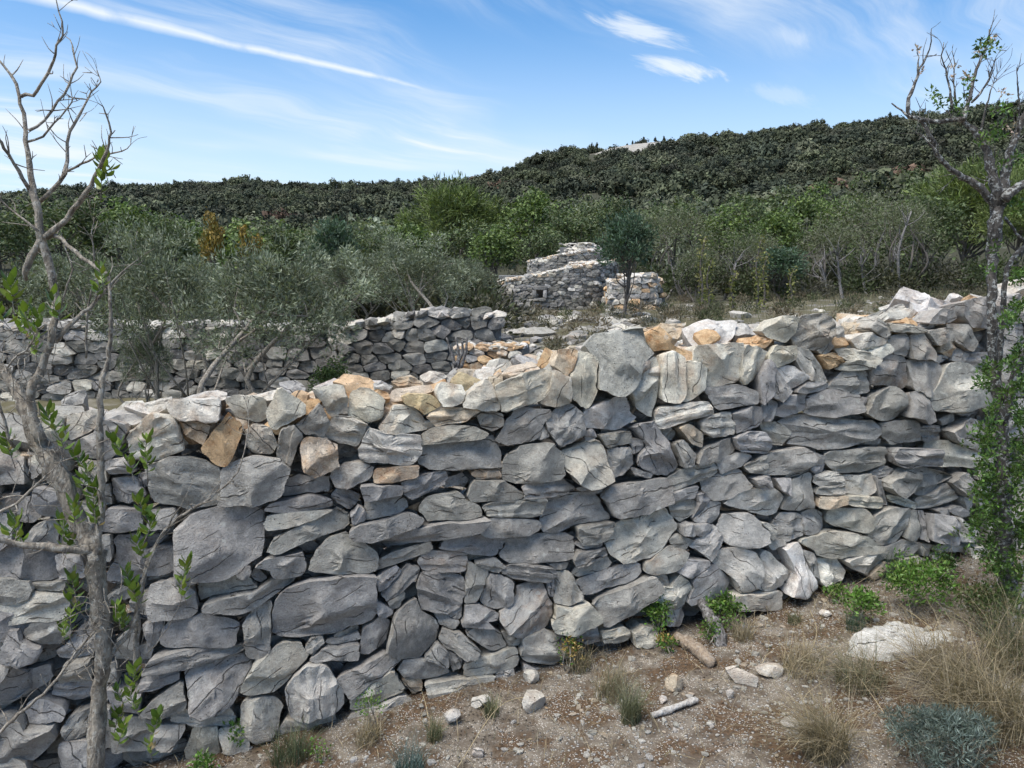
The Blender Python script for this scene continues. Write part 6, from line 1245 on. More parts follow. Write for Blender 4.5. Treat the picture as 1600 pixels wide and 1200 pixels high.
TUFTS = [(985, 1132, .035, 420, .15, GG, 'dense grey-green grass tuft in the middle of the gravel'),
 (955, 1090, .07, 300, .16, DRY + GG[:1], 'thin dry tuft just behind the grey-green one'),
 (905, 1050, .05, 260, .12, DRY + GREEN[:1], 'dry tuft at the wall foot beside the yellowing seedling'),
 (1290, 1180, .07, 900, .22, DRY, 'big straw-coloured tuft spreading over the ground at the bottom', 1.1, (-.35, -.1)),
 (1345, 1075, .09, 500, .17, DRY + GG, 'straggling dry tuft in front of the white slab', 1.3, (-.3, -.1)),
 (1545, 1130, .16, 1300, .26, DRY, 'large dry tuft in the lower right corner', 1.1, (-.45, -.25)),
 (1590, 1040, .12, 700, .27, DRY + GREEN, 'tall mixed tuft by the right edge', .9, (-.3, -.1)),
 (1480, 1060, .12, 700, .21, DRY + [(.16, .13, .12)], 'flattened brownish tuft behind the grey bush', 1.5, (-.4, 0)),
 (1335, 985, .035, 260, .09, [(.06, .10, .065), (.08, .12, .08)], 'bluish green tuft below the boxwood'),
 (1395, 905, .05, 300, .14, [(.08, .12, .09), (.06, .09, .06)], 'fine bluish grass growing at the wall foot'),
 (1240, 975, .025, 160, .06, GREEN, 'small green tuft on the pale ground'),
 (768, 1120, .03, 160, .08, GREEN + DRY[:1], 'short green tuft beside the half-sunk grey rock'),
 (680, 1160, .03, 200, .09, GREEN + DRY[:1], 'green tuft below the pitted white rock'),
 (455, 1195, .07, 420, .13, GREEN + [(.05, .075, .045)], 'green grass at the wall foot near the left'),
 (640, 1215, .05, 260, .12, [(.10, .15, .14), (.08, .12, .11)], 'bluish spiky plant at the bottom edge'),
 (575, 1165, .05, 240, .10, DRY, 'pale dry tuft at the wall foot in the lower left'),
 (900, 1010, .03, 200, .10, [(.06, .085, .06), (.08, .10, .07)], 'dark green tuft against the wall beside the yellowing seedling'),
 (1160, 1000, .05, 240, .10, DRY, 'dry tuft right of the dead stump'),
 (1255, 1055, .08, 300, .14, DRY, 'sparse dry tuft right of the long white rocks', 1.4)]
for r_ in TUFTS: tuft(*r_[:7], *(r_[7:]))
def stalks():
    """single long straws"""
    for i, (a, b, c) in enumerate((((1600, 1000), (1560, 1020), (1508, 1050)), ((1460, 1020), (1450, 1000), (1400, 955)), ((840, 1095), (780, 1130), (715, 1210)), ((1265, 965), (1275, 1005), (1262, 1040)), ((1560, 1200), (1520, 1110), (1478, 1040)), ((1390, 1140), (1340, 1080), (1305, 1035)))):
        p0 = ground_at(*a) if a[1] < 1200 else ground_at(a[0], 1199); pts = []
        for j, q in enumerate((a, b, c)): g = ground_at(q[0], min(q[1], 1230)); g[2] = float(gz(g[0], g[1])) + (.02 + .03 * (j == 1)); pts.append(g)
        V, F = tube(curve(pts, .03), .0016, 4); o = obj('straw_stalk', mesh('straw_stalk', V, F, STRAW, True, np.array([.42, .34, .21, 0])))
        tag(o, ('long pale straw pointing in from the right edge', 'thin straw leaning over the white slab', 'long straw lying across the gravel left of the grey-green tuft', 'short bent straw right of the stump', 'straw arching over the grey-blue bush', 'straw lying left of the grey-blue bush')[i], 'straw', 'loose straws on the ground')
stalks()
def bush(name, px, py, w, h, depth, n, L, W_, cols, label, cat='plant', stems=6, mat=None, group=None, clump=.035, per=20, base=None, Y=None):
    """low leafy plant: w x h pixels as seen"""
    rng = np.random.RandomState(int(px * 5 + py)); p = ground_at(px, py); dist = p[1]; sx, sz = w / FPX * dist, h / FPX * dist; z0 = float(gz(p[0], p[1]))
    t = thing(name, label, cat, (p[0], p[1], z0), 0, group)
    C = crown_points(rng, n, sx / 2, depth / 2, sz * .5, sz * .5, hollow=.3, lobes=6)
    V, F, T = leaves(rng, C, clump * rng.uniform(.6, 1.2, n), per, L, W_, cols, updir=.6); obj('foliage', mesh('foliage', V, F, mat or GLOSSY, False, T), t)
    J = Join(4)
    for c in C[rng.choice(n, min(n, stems), replace=False)]:
        b0 = np.array([rng.normal(0, .015), rng.normal(0, .015), -.02]); q = curve([b0, (b0 + c) / 2 + rng.normal(0, .012, 3), c], .03); J.add(*tube(q, np.linspace(.0045, .0012, len(q)), 5))
    obj('stems', J.mesh('stems', BARK), t); return t
BOX = [(.08, .16, .028), (.06, .125, .022), (.11, .20, .04), (.14, .20, .05)]
YEL = BOX[:2] + [(.30, .21, .06), (.36, .25, .09)]
PLANTS = [('boxwood_plant', 1022, 1005, 66, 88, .14, 34, .017, .009, BOX, 'small boxwood plant with a bleached stem against the wall'),
 ('boxwood_plant', 1040, 1022, 40, 34, .08, 12, .015, .008, YEL, 'yellowed withering shoots below the small boxwood'),
 ('boxwood_plant', 1128, 985, 76, 66, .13, 34, .017, .009, BOX, 'boxwood plant growing behind the dead stump'),
 ('boxwood_plant', 1108, 1005, 34, 40, .06, 12, .015, .008, BOX, 'boxwood sprig in front of the dead stump'),
 ('boxwood_plant', 890, 1052, 44, 64, .08, 14, .015, .007, YEL, 'yellowing seedling at the foot of the wall'),
 ('boxwood_plant', 1305, 945, 32, 30, .08, 14, .016, .009, BOX, 'little dark boxwood at the wall foot left of the bright one'),
 ('boxwood_plant', 1350, 978, 74, 68, .15, 34, .019, .011, [(.10, .19, .035), (.075, .15, .028), (.13, .22, .05)], 'bright green boxwood in front of the white slab'),
 ('boxwood_plant', 1430, 962, 150, 105, .26, 110, .018, .009, BOX, 'wide green boxwood clump along the wall foot'),
 ('boxwood_plant', 1478, 905, 40, 42, .12, 18, .018, .010, [(.05, .10, .025), (.04, .08, .02)], 'dark upright sprig against the wall behind the wide clump'),
 ('boxwood_plant', 1535, 990, 110, 90, .24, 70, .018, .009, [(.05, .08, .022), (.07, .10, .03), (.11, .10, .05)], 'dull green boxwood between the wide clump and the right edge'),
 ('boxwood_plant', 585, 1140, 50, 62, .08, 9, .012, .007, BOX, 'thin green seedling at the foot of the wall'),
 ('boxwood_plant', 372, 1172, 30, 56, .05, 10, .02, .010, BOX, 'upright green sprig at the wall foot in the lower left'),
 ('boxwood_plant', 318, 1220, 40, 50, .05, 10, .02, .010, BOX, 'bright sprig at the lower edge left of the upright one'),
 ('boxwood_plant', 500, 1190, 24, 30, .05, 6, .012, .007, BOX, 'tiny green seedling among the grass in the lower left')]
for r_ in PLANTS: bush(*r_, group='boxwood plants at the wall foot')
bush('lavender_bush', 1462, 1212, 205, 130, .26, 120, .021, .0032, [(.115, .15, .13), (.09, .12, .105), (.15, .185, .165), (.07, .085, .07)], 'low grey-blue lavender bush in the dry grass', stems=24, mat=LEAF, clump=.026, per=60)
def dead_wood():
    rng = np.random.RandomState(8)
    def piece(name, pts, rad, label, mat, cat):
        P = curve(pts, .02); V, F = tube(P, np.interp(np.linspace(0, 1, len(P)), np.linspace(0, 1, len(rad)), rad), 10, rng, .26)
        tag(obj(name, mesh(name, V, F, mat, True)), label, cat)
    def gp(px, py, dz): q = ground_at(px, py); q[2] = float(gz(q[0], q[1])) + dz; return q
    piece('wood_piece', [gp(1058, 1004, .02), gp(1085, 1024, .02), gp(1112, 1046, .018)], [.026, .03, .022], 'weathered chunk of wood lying below the dead stump', WOOD, 'wood')
    piece('tree_stump', [gp(1128, 1010, -.02), gp(1118, 1000, .05), gp(1095, 985, .12), gp(1086, 975, .15)], [.03, .03, .022, .010], 'gnarled grey dead stump between boxwood sprigs', GREYWOOD, 'stump')
    piece('bleached_driftwood', [gp(1018, 1128, .012), gp(1045, 1120, .016), gp(1068, 1112, .018), gp(1088, 1100, .014)], [.010, .013, .011, .012], 'bleached white bent root lying on the gravel', WHITEWOOD, 'wood')
    piece('dead_branch', [gp(1024, 1012, .01), gp(1030, 990, .06), gp(1042, 965, .14)], [.007, .005, .003], 'bleached bare stem standing in the small boxwood', WHITEWOOD, 'branch')
    piece('dead_branch', [gp(1578, 985, .0), gp(1592, 960, .05), gp(1596, 940, .11), gp(1588, 925, .14)], [.008, .007, .006, .004], 'white curved dead branch under the right shrub', WHITEWOOD, 'branch')
WOOD = bark_material('weathered_wood', (.34, .27, .20), (.20, .15, .11), (.42, .38, .33), .5)
GREYWOOD = bark_material('grey_wood', (.20, .185, .175), (.06, .055, .05), (.36, .35, .34), .7)
WHITEWOOD = bark_material('bleached_wood', (.55, .52, .48), (.36, .33, .30), (.6, .6, .58), .5)
dead_wood()
# ------------------------------------------------------------------ the field behind the wall
def field():
    rng = np.random.RandomState(44); J = Join(4)
    px = rng.uniform(-100, 1720, 21000); d = rng.uniform(4.6, 23, 21000); x = (px - 800) / FPX * d
    keep = np.array([mnoise.noise(Vector((a * .8, b * .8, 2.2))) + rng.normal(0, .2) > -.12 for a, b in zip(x, d)]) & ~((x > -.6) & (x < 4.6) & (d > 18) & (d < 23)) & ~((x < -.3) & (d > 7.4) & (d < 9.2))
    x, d = x[keep], d[keep]
    J.add(*blades(rng, g3(x, d, -.01), .22, .011, [(.21, .185, .115), (.165, .15, .09), (.12, .12, .065), (.09, .10, .05), (.24, .20, .13)], .8))
    for i in range(150):
        p_ = rng.uniform(800, 1700); dd = rng.uniform(10, 21); xx = (p_ - 800) / FPX * dd
        if -.6 < xx < 4.6 and dd > 17.8: continue
        C = crown_points(rng, 6, .22, .22, .12, .1) + np.array([xx, dd, float(gz(xx, dd))])
        J.add(*leaves(rng, C, .12, 26, .09, .02, [[(.12, .11, .075), (.09, .085, .055)], [(.075, .085, .04), (.055, .065, .03)], [(.15, .12, .08), (.11, .09, .06)]][rng.randint(3)], updir=.8))
    tag(obj('field_grass', J.mesh('field_grass', STRAW, False)), 'dry grass and low tussocks on the field between the wall and the wood', 'grass', kind='stuff')
    S = Join(3)
    for i in range(330):
        if i < 200: p_ = rng.uniform(770, 1010); dd = rng.uniform(6.5, 17.5)
        else: p_ = rng.uniform(980, 1650); dd = rng.uniform(9, 21)
        xx = (p_ - 800) / FPX * dd; V, F = rock(rng, 1); s = rng.uniform(.05, .17) * (1.25 if i < 120 else .8); V = V * np.array([1.3, .9, .6]) * s
        a = rng.uniform(0, 6.3); M = Matrix.Translation((xx, dd, float(gz(xx, dd)) + s * .12)) @ Matrix.Rotation(a, 4, 'Z'); S.add(apply(M, V), F, tone(rng.choice(list('ddggl')), rng), V + rng.uniform(0, 40, 3))
    tag(obj('field_stones', S.mesh('field_stones', STONE, True, sharp=34)), 'loose grey and white stones littering the field before the hut', 'stones', kind='stuff')
field()
FR = [(1050, 13.5, 34, 16, 'pale rock on the field right of the hut'), (1012, 14.5, 60, 14, 'long white ledge of rock below the hut wing'), (1160, 15, 34, 14, 'white rock in the grass below the ivy-clad stems'),
 (1228, 16, 20, 9, 'small white rock in the middle of the field'), (1330, 14, 44, 10, 'flat pale rock in the field left of the large white capstones'), (1372, 13, 26, 14, 'white rock just behind the wall at the right'),
 (872, 9.5, 70, 34, 'broad grey boulder sunk in the slope below the hut'), (805, 9.8, 60, 30, 'grey boulder at the end of the taller bay of wall'), (905, 12, 50, 20, 'grey boulder right of the broad sunken one'), (838, 13, 60, 16, 'low grey ledge of rock before the hut opening')]
for p_, d_, w_, h_, l_ in FR: loose_rock('field_rock', p_, 0, w_, h_, w_ / FPX * d_ * .8, 'g' if 'grey' in l_ else 'l', l_, Y=d_, sink=.45)
def ivy(px, d, top, label):
    rng = np.random.RandomState(px); x = float(at(px, 420, d)[0]); z = float(gz(x, d)); h = float(at(px, top, d)[2]) - z
    t = thing('ivy_stem', label, 'ivy', (x, d, z), 0, 'ivy-clad stems at the edge of the wood'); P = curve([(0, 0, -.1), (.03, 0, h * .3), (-.03, .02, h * .65), (.04, 0, h)], .1)
    obj('stem', mesh('stem', *tube(P, np.linspace(.03, .012, len(P)), 6), BARK3), t)
    V, F, T = leaves(rng, P[1:], .09, 16, .06, .045, [(.15, .16, .045), (.11, .125, .035), (.19, .18, .07)]); obj('leaves', mesh('leaves', V, F, LEAF, False, T), t)
for a in ((1097, 15.5, 372, 'ivy-clad stem nearest the hut at the edge of the wood'), (1108, 16, 405, 'shorter ivy-clad stem right beside the one nearest the hut'), (1146, 16, 428, 'short ivy-clad stem left of the tallest'), (1184, 16.3, 376, 'tallest yellow-green ivy-clad stem in the middle of the field edge'), (1195, 17, 400, 'thin ivy-clad stem right of the tallest'), (1238, 18, 420, 'low ivy-clad stem behind the thin pale stems')): ivy(*a)
def bare_stems():
    rng = np.random.RandomState(77)
    spots = [(1052, 24, 'pale leaning bare stem right of the hut wing', (1040, 478), (1062, 420)), (1068, 22, 'forked bare branch lying right of the hut', (1078, 470), (1052, 432)), (1145, 22, 'pale curved bare trunk with a broken top', (1130, 462), (1150, 410)),
             (1352, 23, 'pale straight bare trunk right of the wide grey crown', (1356, 440), (1345, 398)), (1382, 24, 'tall thin bare trunk at the right end of the wood', (1372, 440), (1384, 355)), (1415, 22, 'tall pale bare trunk left of the tall pine', (1410, 430), (1424, 330)),
             (1290, 22, 'thin pale bare stem in the middle of the wood', (1288, 455), (1282, 410)), (1312, 21, 'slender leaning bare stem', (1318, 450), (1308, 400))]
    for px, d, lab, a, b in spots:
        A, B = at(a[0], a[1], d), at(b[0], b[1], d); A[2] = float(gz(A[0], d)) - .1; J = Join(4); m = (A + B) / 2 + rng.normal(0, .12, 3)
        P = curve([A, m, B], .15) - A; J.add(*tube(P, np.linspace(.05, .022, len(P)), 6, rng, .15))
        for k in range(9):
            s = P[rng.randint(len(P) // 3, len(P))]; e = s + np.array([rng.normal(0, .35), rng.normal(0, .3), rng.uniform(.2, .7)]); q = curve([s, (s + e) / 2 + rng.normal(0, .06, 3), e], .1); J.add(*tube(q, np.linspace(.016, .005, len(q)), 4))
        t = thing('bare_tree', lab, 'tree', tuple(A), 0, 'bare trunks at the edge of the wood'); obj('trunk', J.mesh('trunk', GREYWOOD), t)
bare_stems()
def dead_stub():
    rng = np.random.RandomState(9); d = 6.3; J = Join(4)
    for a, b, c in (((712, 575), (705, 550), (698, 528)), ((716, 575), (716, 548), (712, 527)), ((720, 575), (728, 548), (729, 528)), ((712, 570), (722, 552), (722, 530))):
        P = curve([at(*a, d), at(*b, d), at(*c, d)], .03); J.add(*tube(P, np.linspace(.018, .008, len(P)), 6, rng, .15))
    A = at(714, 575, d); z = float(gz(A[0], d)); P = curve([(A[0], d, z - .05), (A[0] + .01, d, (A[2] + z) / 2), A], .05); J.add(*tube(P, np.linspace(.04, .03, len(P)), 7, rng, .15))
    tag(obj('dead_shrub', J.mesh('dead_shrub', GREYWOOD)), 'bundle of bleached dead stems in front of the stub of rusty stones', 'stump')
dead_stub()
# ------------------------------------------------------------------ the two shrubs in front of the wall
def leaf_mesh(name, L, W_, col, seed):
    rng = np.random.RandomState(seed); ts = [0, .18, .42, .68, .88, 1.0]; ws = [.12, .55, 1.0, .85, .45, .06]; V = []
    for t, q in zip(ts, ws):
        zc = -.16 * L * t * t; V += [(t * L, -W_ / 2 * q, zc + .12 * W_ * q), (t * L, 0, zc), (t * L, W_ / 2 * q, zc + .12 * W_ * q)]
    F = np.array([(i * 3 + a, i * 3 + a + 1, i * 3 + a + 4, i * 3 + a + 3) for i in range(5) for a in (0, 1)])
    T = np.array([np.array(col) * (1.25 if i % 3 == 1 else 1.0) for i in range(18)]); return mesh(name, V, F, GLOSSY, True, T)
LEAFS = [leaf_mesh('leaf', .034, .0165, c, i) for i, c in enumerate([(.115, .18, .028), (.085, .14, .022), (.15, .215, .036), (.06, .10, .018), (.13, .165, .03)])]
LEAFS += [leaf_mesh('leaf', .026, .013, (.36, .27, .16), 9)]
def limb(J, pts, Y, rad, rng, knots=.10, sides=8, dY=0.0, twig=0.0, tl=.05):
    """branch through photo positions; depth changes by dY from start to end; sprouts twigs"""
    n = len(pts); P = np.array([at(p[0], p[1], Y + dY * i / max(n - 1, 1) + rng.normal(0, .008)) for i, p in enumerate(pts)])
    C = curve(P, .02); rr = np.interp(np.linspace(0, 1, len(C)), np.linspace(0, 1, len(rad)), rad)
    C = C + rng.normal(0, .0016, C.shape); rr = rr * (1 + .22 * np.array([mnoise.noise(Vector((i * .35, len(C) * .7, Y))) for i in range(len(C))])); J.add(*tube(C, rr, sides, rng, knots))
    if twig:
        for k in range(int(twig * len(C))):
            i = rng.randint(len(C) // 5, len(C)); t = unit(C[min(i + 1, len(C) - 1)] - C[i - 1]); d = unit(t * .6 + rng.normal(0, .6, 3) + np.array([0, 0, .45])); l = tl * rng.uniform(.4, 1.5)
            e = C[i] + d * l; q = curve([C[i], (C[i] + e) / 2 + rng.normal(0, l * .08, 3), e], .012); J.add(*tube(q, np.linspace(min(.0019, rr[i] * .6), .0006, len(q)), 4))
            if rng.random_sample() < .4:
                e2 = q[len(q) // 2] + unit(d + rng.normal(0, .7, 3)) * l * .5; J.add(*tube(np.array([q[len(q) // 2], e2]), [.0014, .0007], 4))
    return C
def left_shrub():
    rng = np.random.RandomState(2); Y = 1.75; b = at(150, 1200, Y); z = float(gz(b[0], Y))
    S = thing('bare_shrub', 'half-bare shrub with pale twisted stems and a few leaves at the left edge', 'shrub', (b[0], Y, z))
    J = Join(4); k = Y / FPX
    limb(J, [(152, 1560), (150, 1380), (150, 1200), (153, 1110), (160, 1030), (155, 950), (150, 890), (150, 862)], Y, [0.02657, 0.02125, 0.01771, 0.01712, 0.01889, 0.01712, 0.0183, 0.02125], rng, .26, 14)
    limb(J, [(150, 870), (128, 822), (105, 772), (82, 725), (60, 688), (42, 645), (22, 602), (-10, 560), (-40, 500)], Y, [0.01889, 0.01771, 0.02125, 0.02421, 0.0183, 0.01476, 0.0124, 0.01122, 0.008856], rng, .28, 14, dY=.1, twig=0.7)
    limb(J, [(150, 862), (105, 858), (60, 852), (20, 850), (-30, 835)], Y, [0.01299, 0.009446, 0.00864, 0.0072, 0.00576], rng, .15, 8, dY=-.12, twig=0.6)
    limb(J, [(62, 690), (50, 640), (48, 612), (66, 570), (82, 528), (86, 480), (80, 430), (72, 395), (64, 362), (56, 320), (50, 290), (46, 255), (42, 220), (38, 190), (30, 150), (18, 118), (-6, 90)], Y + .03, [0.01417, 0.01181, 0.01004, 0.009446, 0.008856, 0.008266, 0.008266, 0.008856, 0.01004, 0.00936, 0.00792, 0.0072, 0.00612, 0.0054, 0.00468, 0.00396, 0.00216], rng, .14, 9, dY=.15, twig=0.44)
    limb(J, [(153, 868), (158, 800), (158, 740), (156, 660), (158, 610), (168, 560), (173, 500), (170, 430)], Y - .03, [0.008266, 0.00864, 0.00864, 0.00792, 0.0072, 0.00576, 0.00432, 0.0036], rng, .14, 8, dY=.08, twig=0.7)
    limb(J, [(170, 430), (140, 412), (115, 392), (95, 372), (74, 364)], Y + .05, [0.00408, 0.00408, 0.00476, 0.00476, 0.00544], rng, .1, 7, dY=.06, twig=0.5)
    limb(J, [(84, 535), (110, 508), (140, 480), (170, 450), (190, 425), (215, 402)], Y + .08, [0.00816, 0.00612, 0.00476, 0.0034, 0.00238, 0.00136], rng, .12, 7, dY=.1, twig=1.2)
    limb(J, [(150, 472), (152, 440), (147, 400), (143, 360), (148, 340)], Y + .12, [0.00272, 0.00238, 0.00204, 0.00136, 0.000816], rng, .1, 6, twig=1.4)
    limb(J, [(72, 370), (95, 352), (115, 328), (132, 303), (148, 275), (160, 252), (172, 225), (172, 205), (165, 175), (154, 160)], Y + .1, [0.00816, 0.00748, 0.00612, 0.00544, 0.00476, 0.00408, 0.00306, 0.00238, 0.0017, 0.000816], rng, .12, 7, dY=-.1, twig=0.8)
    limb(J, [(32, 150), (52, 150), (66, 130), (80, 102), (86, 84), (96, 58), (98, 34), (86, 0), (80, -20)], Y + .16, [0.00476, 0.00408, 0.00374, 0.0034, 0.00272, 0.00238, 0.00204, 0.00136, 0.00068], rng, .1, 6, dY=-.06, twig=0.8)
    limb(J, [(44, 204), (70, 187), (92, 160), (108, 132), (119, 104), (114, 72), (102, 54)], Y + .15, [0.00408, 0.0034, 0.00306, 0.00272, 0.00238, 0.0017, 0.000952], rng, .1, 6, dY=.08, twig=0.8)
    limb(J, [(42, 222), (68, 212), (92, 182), (112, 160), (112, 144)], Y + .15, [0.0034, 0.00272, 0.00238, 0.0017, 0.000816], rng, .1, 6, twig=0.8)
    limb(J, [(60, 318), (82, 296), (102, 272), (104, 240), (107, 206), (125, 178), (143, 145), (156, 130), (152, 112)], Y + .14, [0.0068, 0.00544, 0.00476, 0.00408, 0.0034, 0.00306, 0.00238, 0.0017, 0.000816], rng, .1, 6, dY=.1, twig=1)
    limb(J, [(104, 268), (128, 258), (150, 246), (176, 240), (200, 232), (205, 216)], Y + .15, [0.0034, 0.00306, 0.00238, 0.00204, 0.00136, 0.00068], rng, .1, 6, twig=1)
    limb(J, [(52, 305), (36, 280), (22, 255), (8, 232), (-10, 208)], Y + .13, [0.00544, 0.00476, 0.00408, 0.0034, 0.00272], rng, .1, 6, dY=-.1, twig=0.8)
    limb(J, [(66, 375), (48, 400), (42, 420), (40, 436)], Y + .1, [0.008266, 0.00864, 0.0072, 0.00576], rng, .15, 8)
    limb(J, [(60, 362), (40, 345), (22, 332), (0, 312), (-10, 290)], Y + .08, [0.0034, 0.00272, 0.00238, 0.00204, 0.00136], rng, .1, 6, twig=1)
    limb(J, [(100, 378), (112, 420), (106, 445), (96, 475), (90, 500)], Y + .1, [0.00136, 0.00204, 0.00238, 0.00272, 0.00272], rng, .1, 6, twig=0.8)
    limb(J, [(134, 560), (134, 520), (138, 480), (142, 452)], Y + .2, [0.00272, 0.0034, 0.00272, 0.00136], rng, .1, 6, twig=0.6)
    limb(J, [(164, 1045), (182, 1010), (206, 985), (218, 940), (226, 892), (240, 858), (268, 818), (312, 788), (346, 764), (372, 736), (384, 695), (388, 655), (384, 628)], Y - .02, [0.0068, 0.00612, 0.00544, 0.0051, 0.00476, 0.00442, 0.00408, 0.00374, 0.00306, 0.00238, 0.0017, 0.001224, 0.00068], rng, .12, 7, dY=.35, twig=0.6)
    limb(J, [(222, 912), (240, 860), (268, 812), (288, 780), (302, 752)], Y + .08, [0.00272, 0.00272, 0.00238, 0.0017, 0.00102], rng, .1, 6, dY=.05, twig=0.6)
    limb(J, [(212, 1050), (215, 1000), (216, 950), (222, 905)], Y + .06, [0.0068, 0.0068, 0.00612, 0.00408], rng, .14, 8, twig=0.6)
    limb(J, [(-20, 1160), (30, 1115), (75, 1075), (112, 1030), (128, 1008), (150, 985)], Y - .1, [0.00408, 0.00408, 0.00374, 0.0034, 0.00272, 0.00272], rng, .1, 6, dY=.06, twig=0.8)
    limb(J, [(232, 1020), (262, 980), (284, 938), (296, 915)], Y + .05, [0.00204, 0.0017, 0.00136, 0.000816], rng, .1, 5, dY=.1, twig=1)
    limb(J, [(-10, 805), (24, 786), (48, 765), (70, 742)], Y - .12, [0.00408, 0.0034, 0.00306, 0.00272], rng, .1, 6, twig=1)
    limb(J, [(20, 700), (10, 670), (2, 640), (-6, 600)], Y - .1, [0.00408, 0.0034, 0.00272, 0.00204], rng, .1, 6, twig=1)
    limb(J, [(10, 575), (30, 555), (46, 540), (52, 522)], Y - .1, [0.00272, 0.00238, 0.00204, 0.00136], rng, .1, 6, twig=1.6)
    for k in range(170):                                              # fine dead twigs round the old wood
        c = rng.randint(6); cx, cy, r = [(75, 725, 40), (50, 600, 60), (150, 870, 35), (158, 1040, 40), (155, 950, 26), (40, 560, 50)][c]; x, y = cx + rng.normal(0, r * .6), cy + rng.normal(0, r * .6)
        p = at(x, y, Y + rng.uniform(-.08, .1)); e = p + unit(rng.normal(0, 1, 3) + np.array([0, 0, .3])) * rng.uniform(.03, .09); J.add(*tube(curve([p, (p + e) / 2 + rng.normal(0, .006, 3), e], .015), .0011, 4))
    V = np.concatenate(J.V) - np.array([b[0], Y, z]); obj('branches', mesh('branches', V, np.concatenate(J.F), BARK, True), S)
    spots = [(20, 462, 1), (8, 492, 1), (48, 520, 1), (30, 500, 1), (92, 486, 1), (58, 512, 1), (56, 540, 0), (160, 428, 0), (152, 444, 0), (86, 662, 1), (98, 684, 0), (18, 702, 1), (134, 722, 1), (128, 752, 1), (146, 776, 1), (116, 806, 1), (152, 808, 1), (98, 826, 1), (14, 826, 1), (34, 838, 0), (104, 852, 1), (194, 702, 1), (206, 726, 0), (227, 690, 0), (230, 720, 0), (228, 796, 1), (230, 824, 1), (222, 858, 1), (118, 918, 1), (126, 944, 1), (110, 966, 0), (100, 982, 0), (206, 908, 1), (216, 930, 1), (186, 954, 0), (192, 972, 1), (284, 896, 1), (288, 918, 0), (206, 1062, 1), (190, 1082, 0), (214, 1098, 1), (180, 1126, 1), (186, 1148, 1), (240, 1134, 1), (236, 1164, 0), (166, 262, 1), (158, 282, 0), (170, 248, 0)]
    for px, py, big in spots:
        Yl = Y - .03 + rng.uniform(-.06, .08) + (.1 if py < 300 else 0); c0 = at(px, py + 12, Yl); ax = unit(np.array([rng.normal(0, .3), rng.normal(0, .2), 1.0])); l = .055 if big else .034
        q = curve([c0 - ax * .03, c0, c0 + ax * l], .01) - np.array([b[0], Y, z]); sp = obj('leaf_spray', mesh('leaf_spray', *tube(q, .0012, 4), BARK), S)
        for i in range(14 if big else 9):
            a = i * 2.4 + rng.uniform(-.4, .4); t = (i + .5) / (14 if big else 9); base = q[0] + (q[-1] - q[0]) * (.3 + .7 * t); d = unit(np.array([math.cos(a), math.sin(a) * .8, .35 + t * 1.1]))
            sd_ = unit(np.cross(d, np.array([0, 0, 1.0]) + rng.normal(0, .25, 3))); nn = np.cross(d, sd_); s_ = rng.uniform(.7, 1.05) * (1 if big else .85)
            li = rng.randint(5) if rng.random_sample() > .03 else 5
            lf = obj('leaf', LEAFS[li], sp, M=frame(base, d * s_, sd_ * s_, nn * s_))
left_shrub()
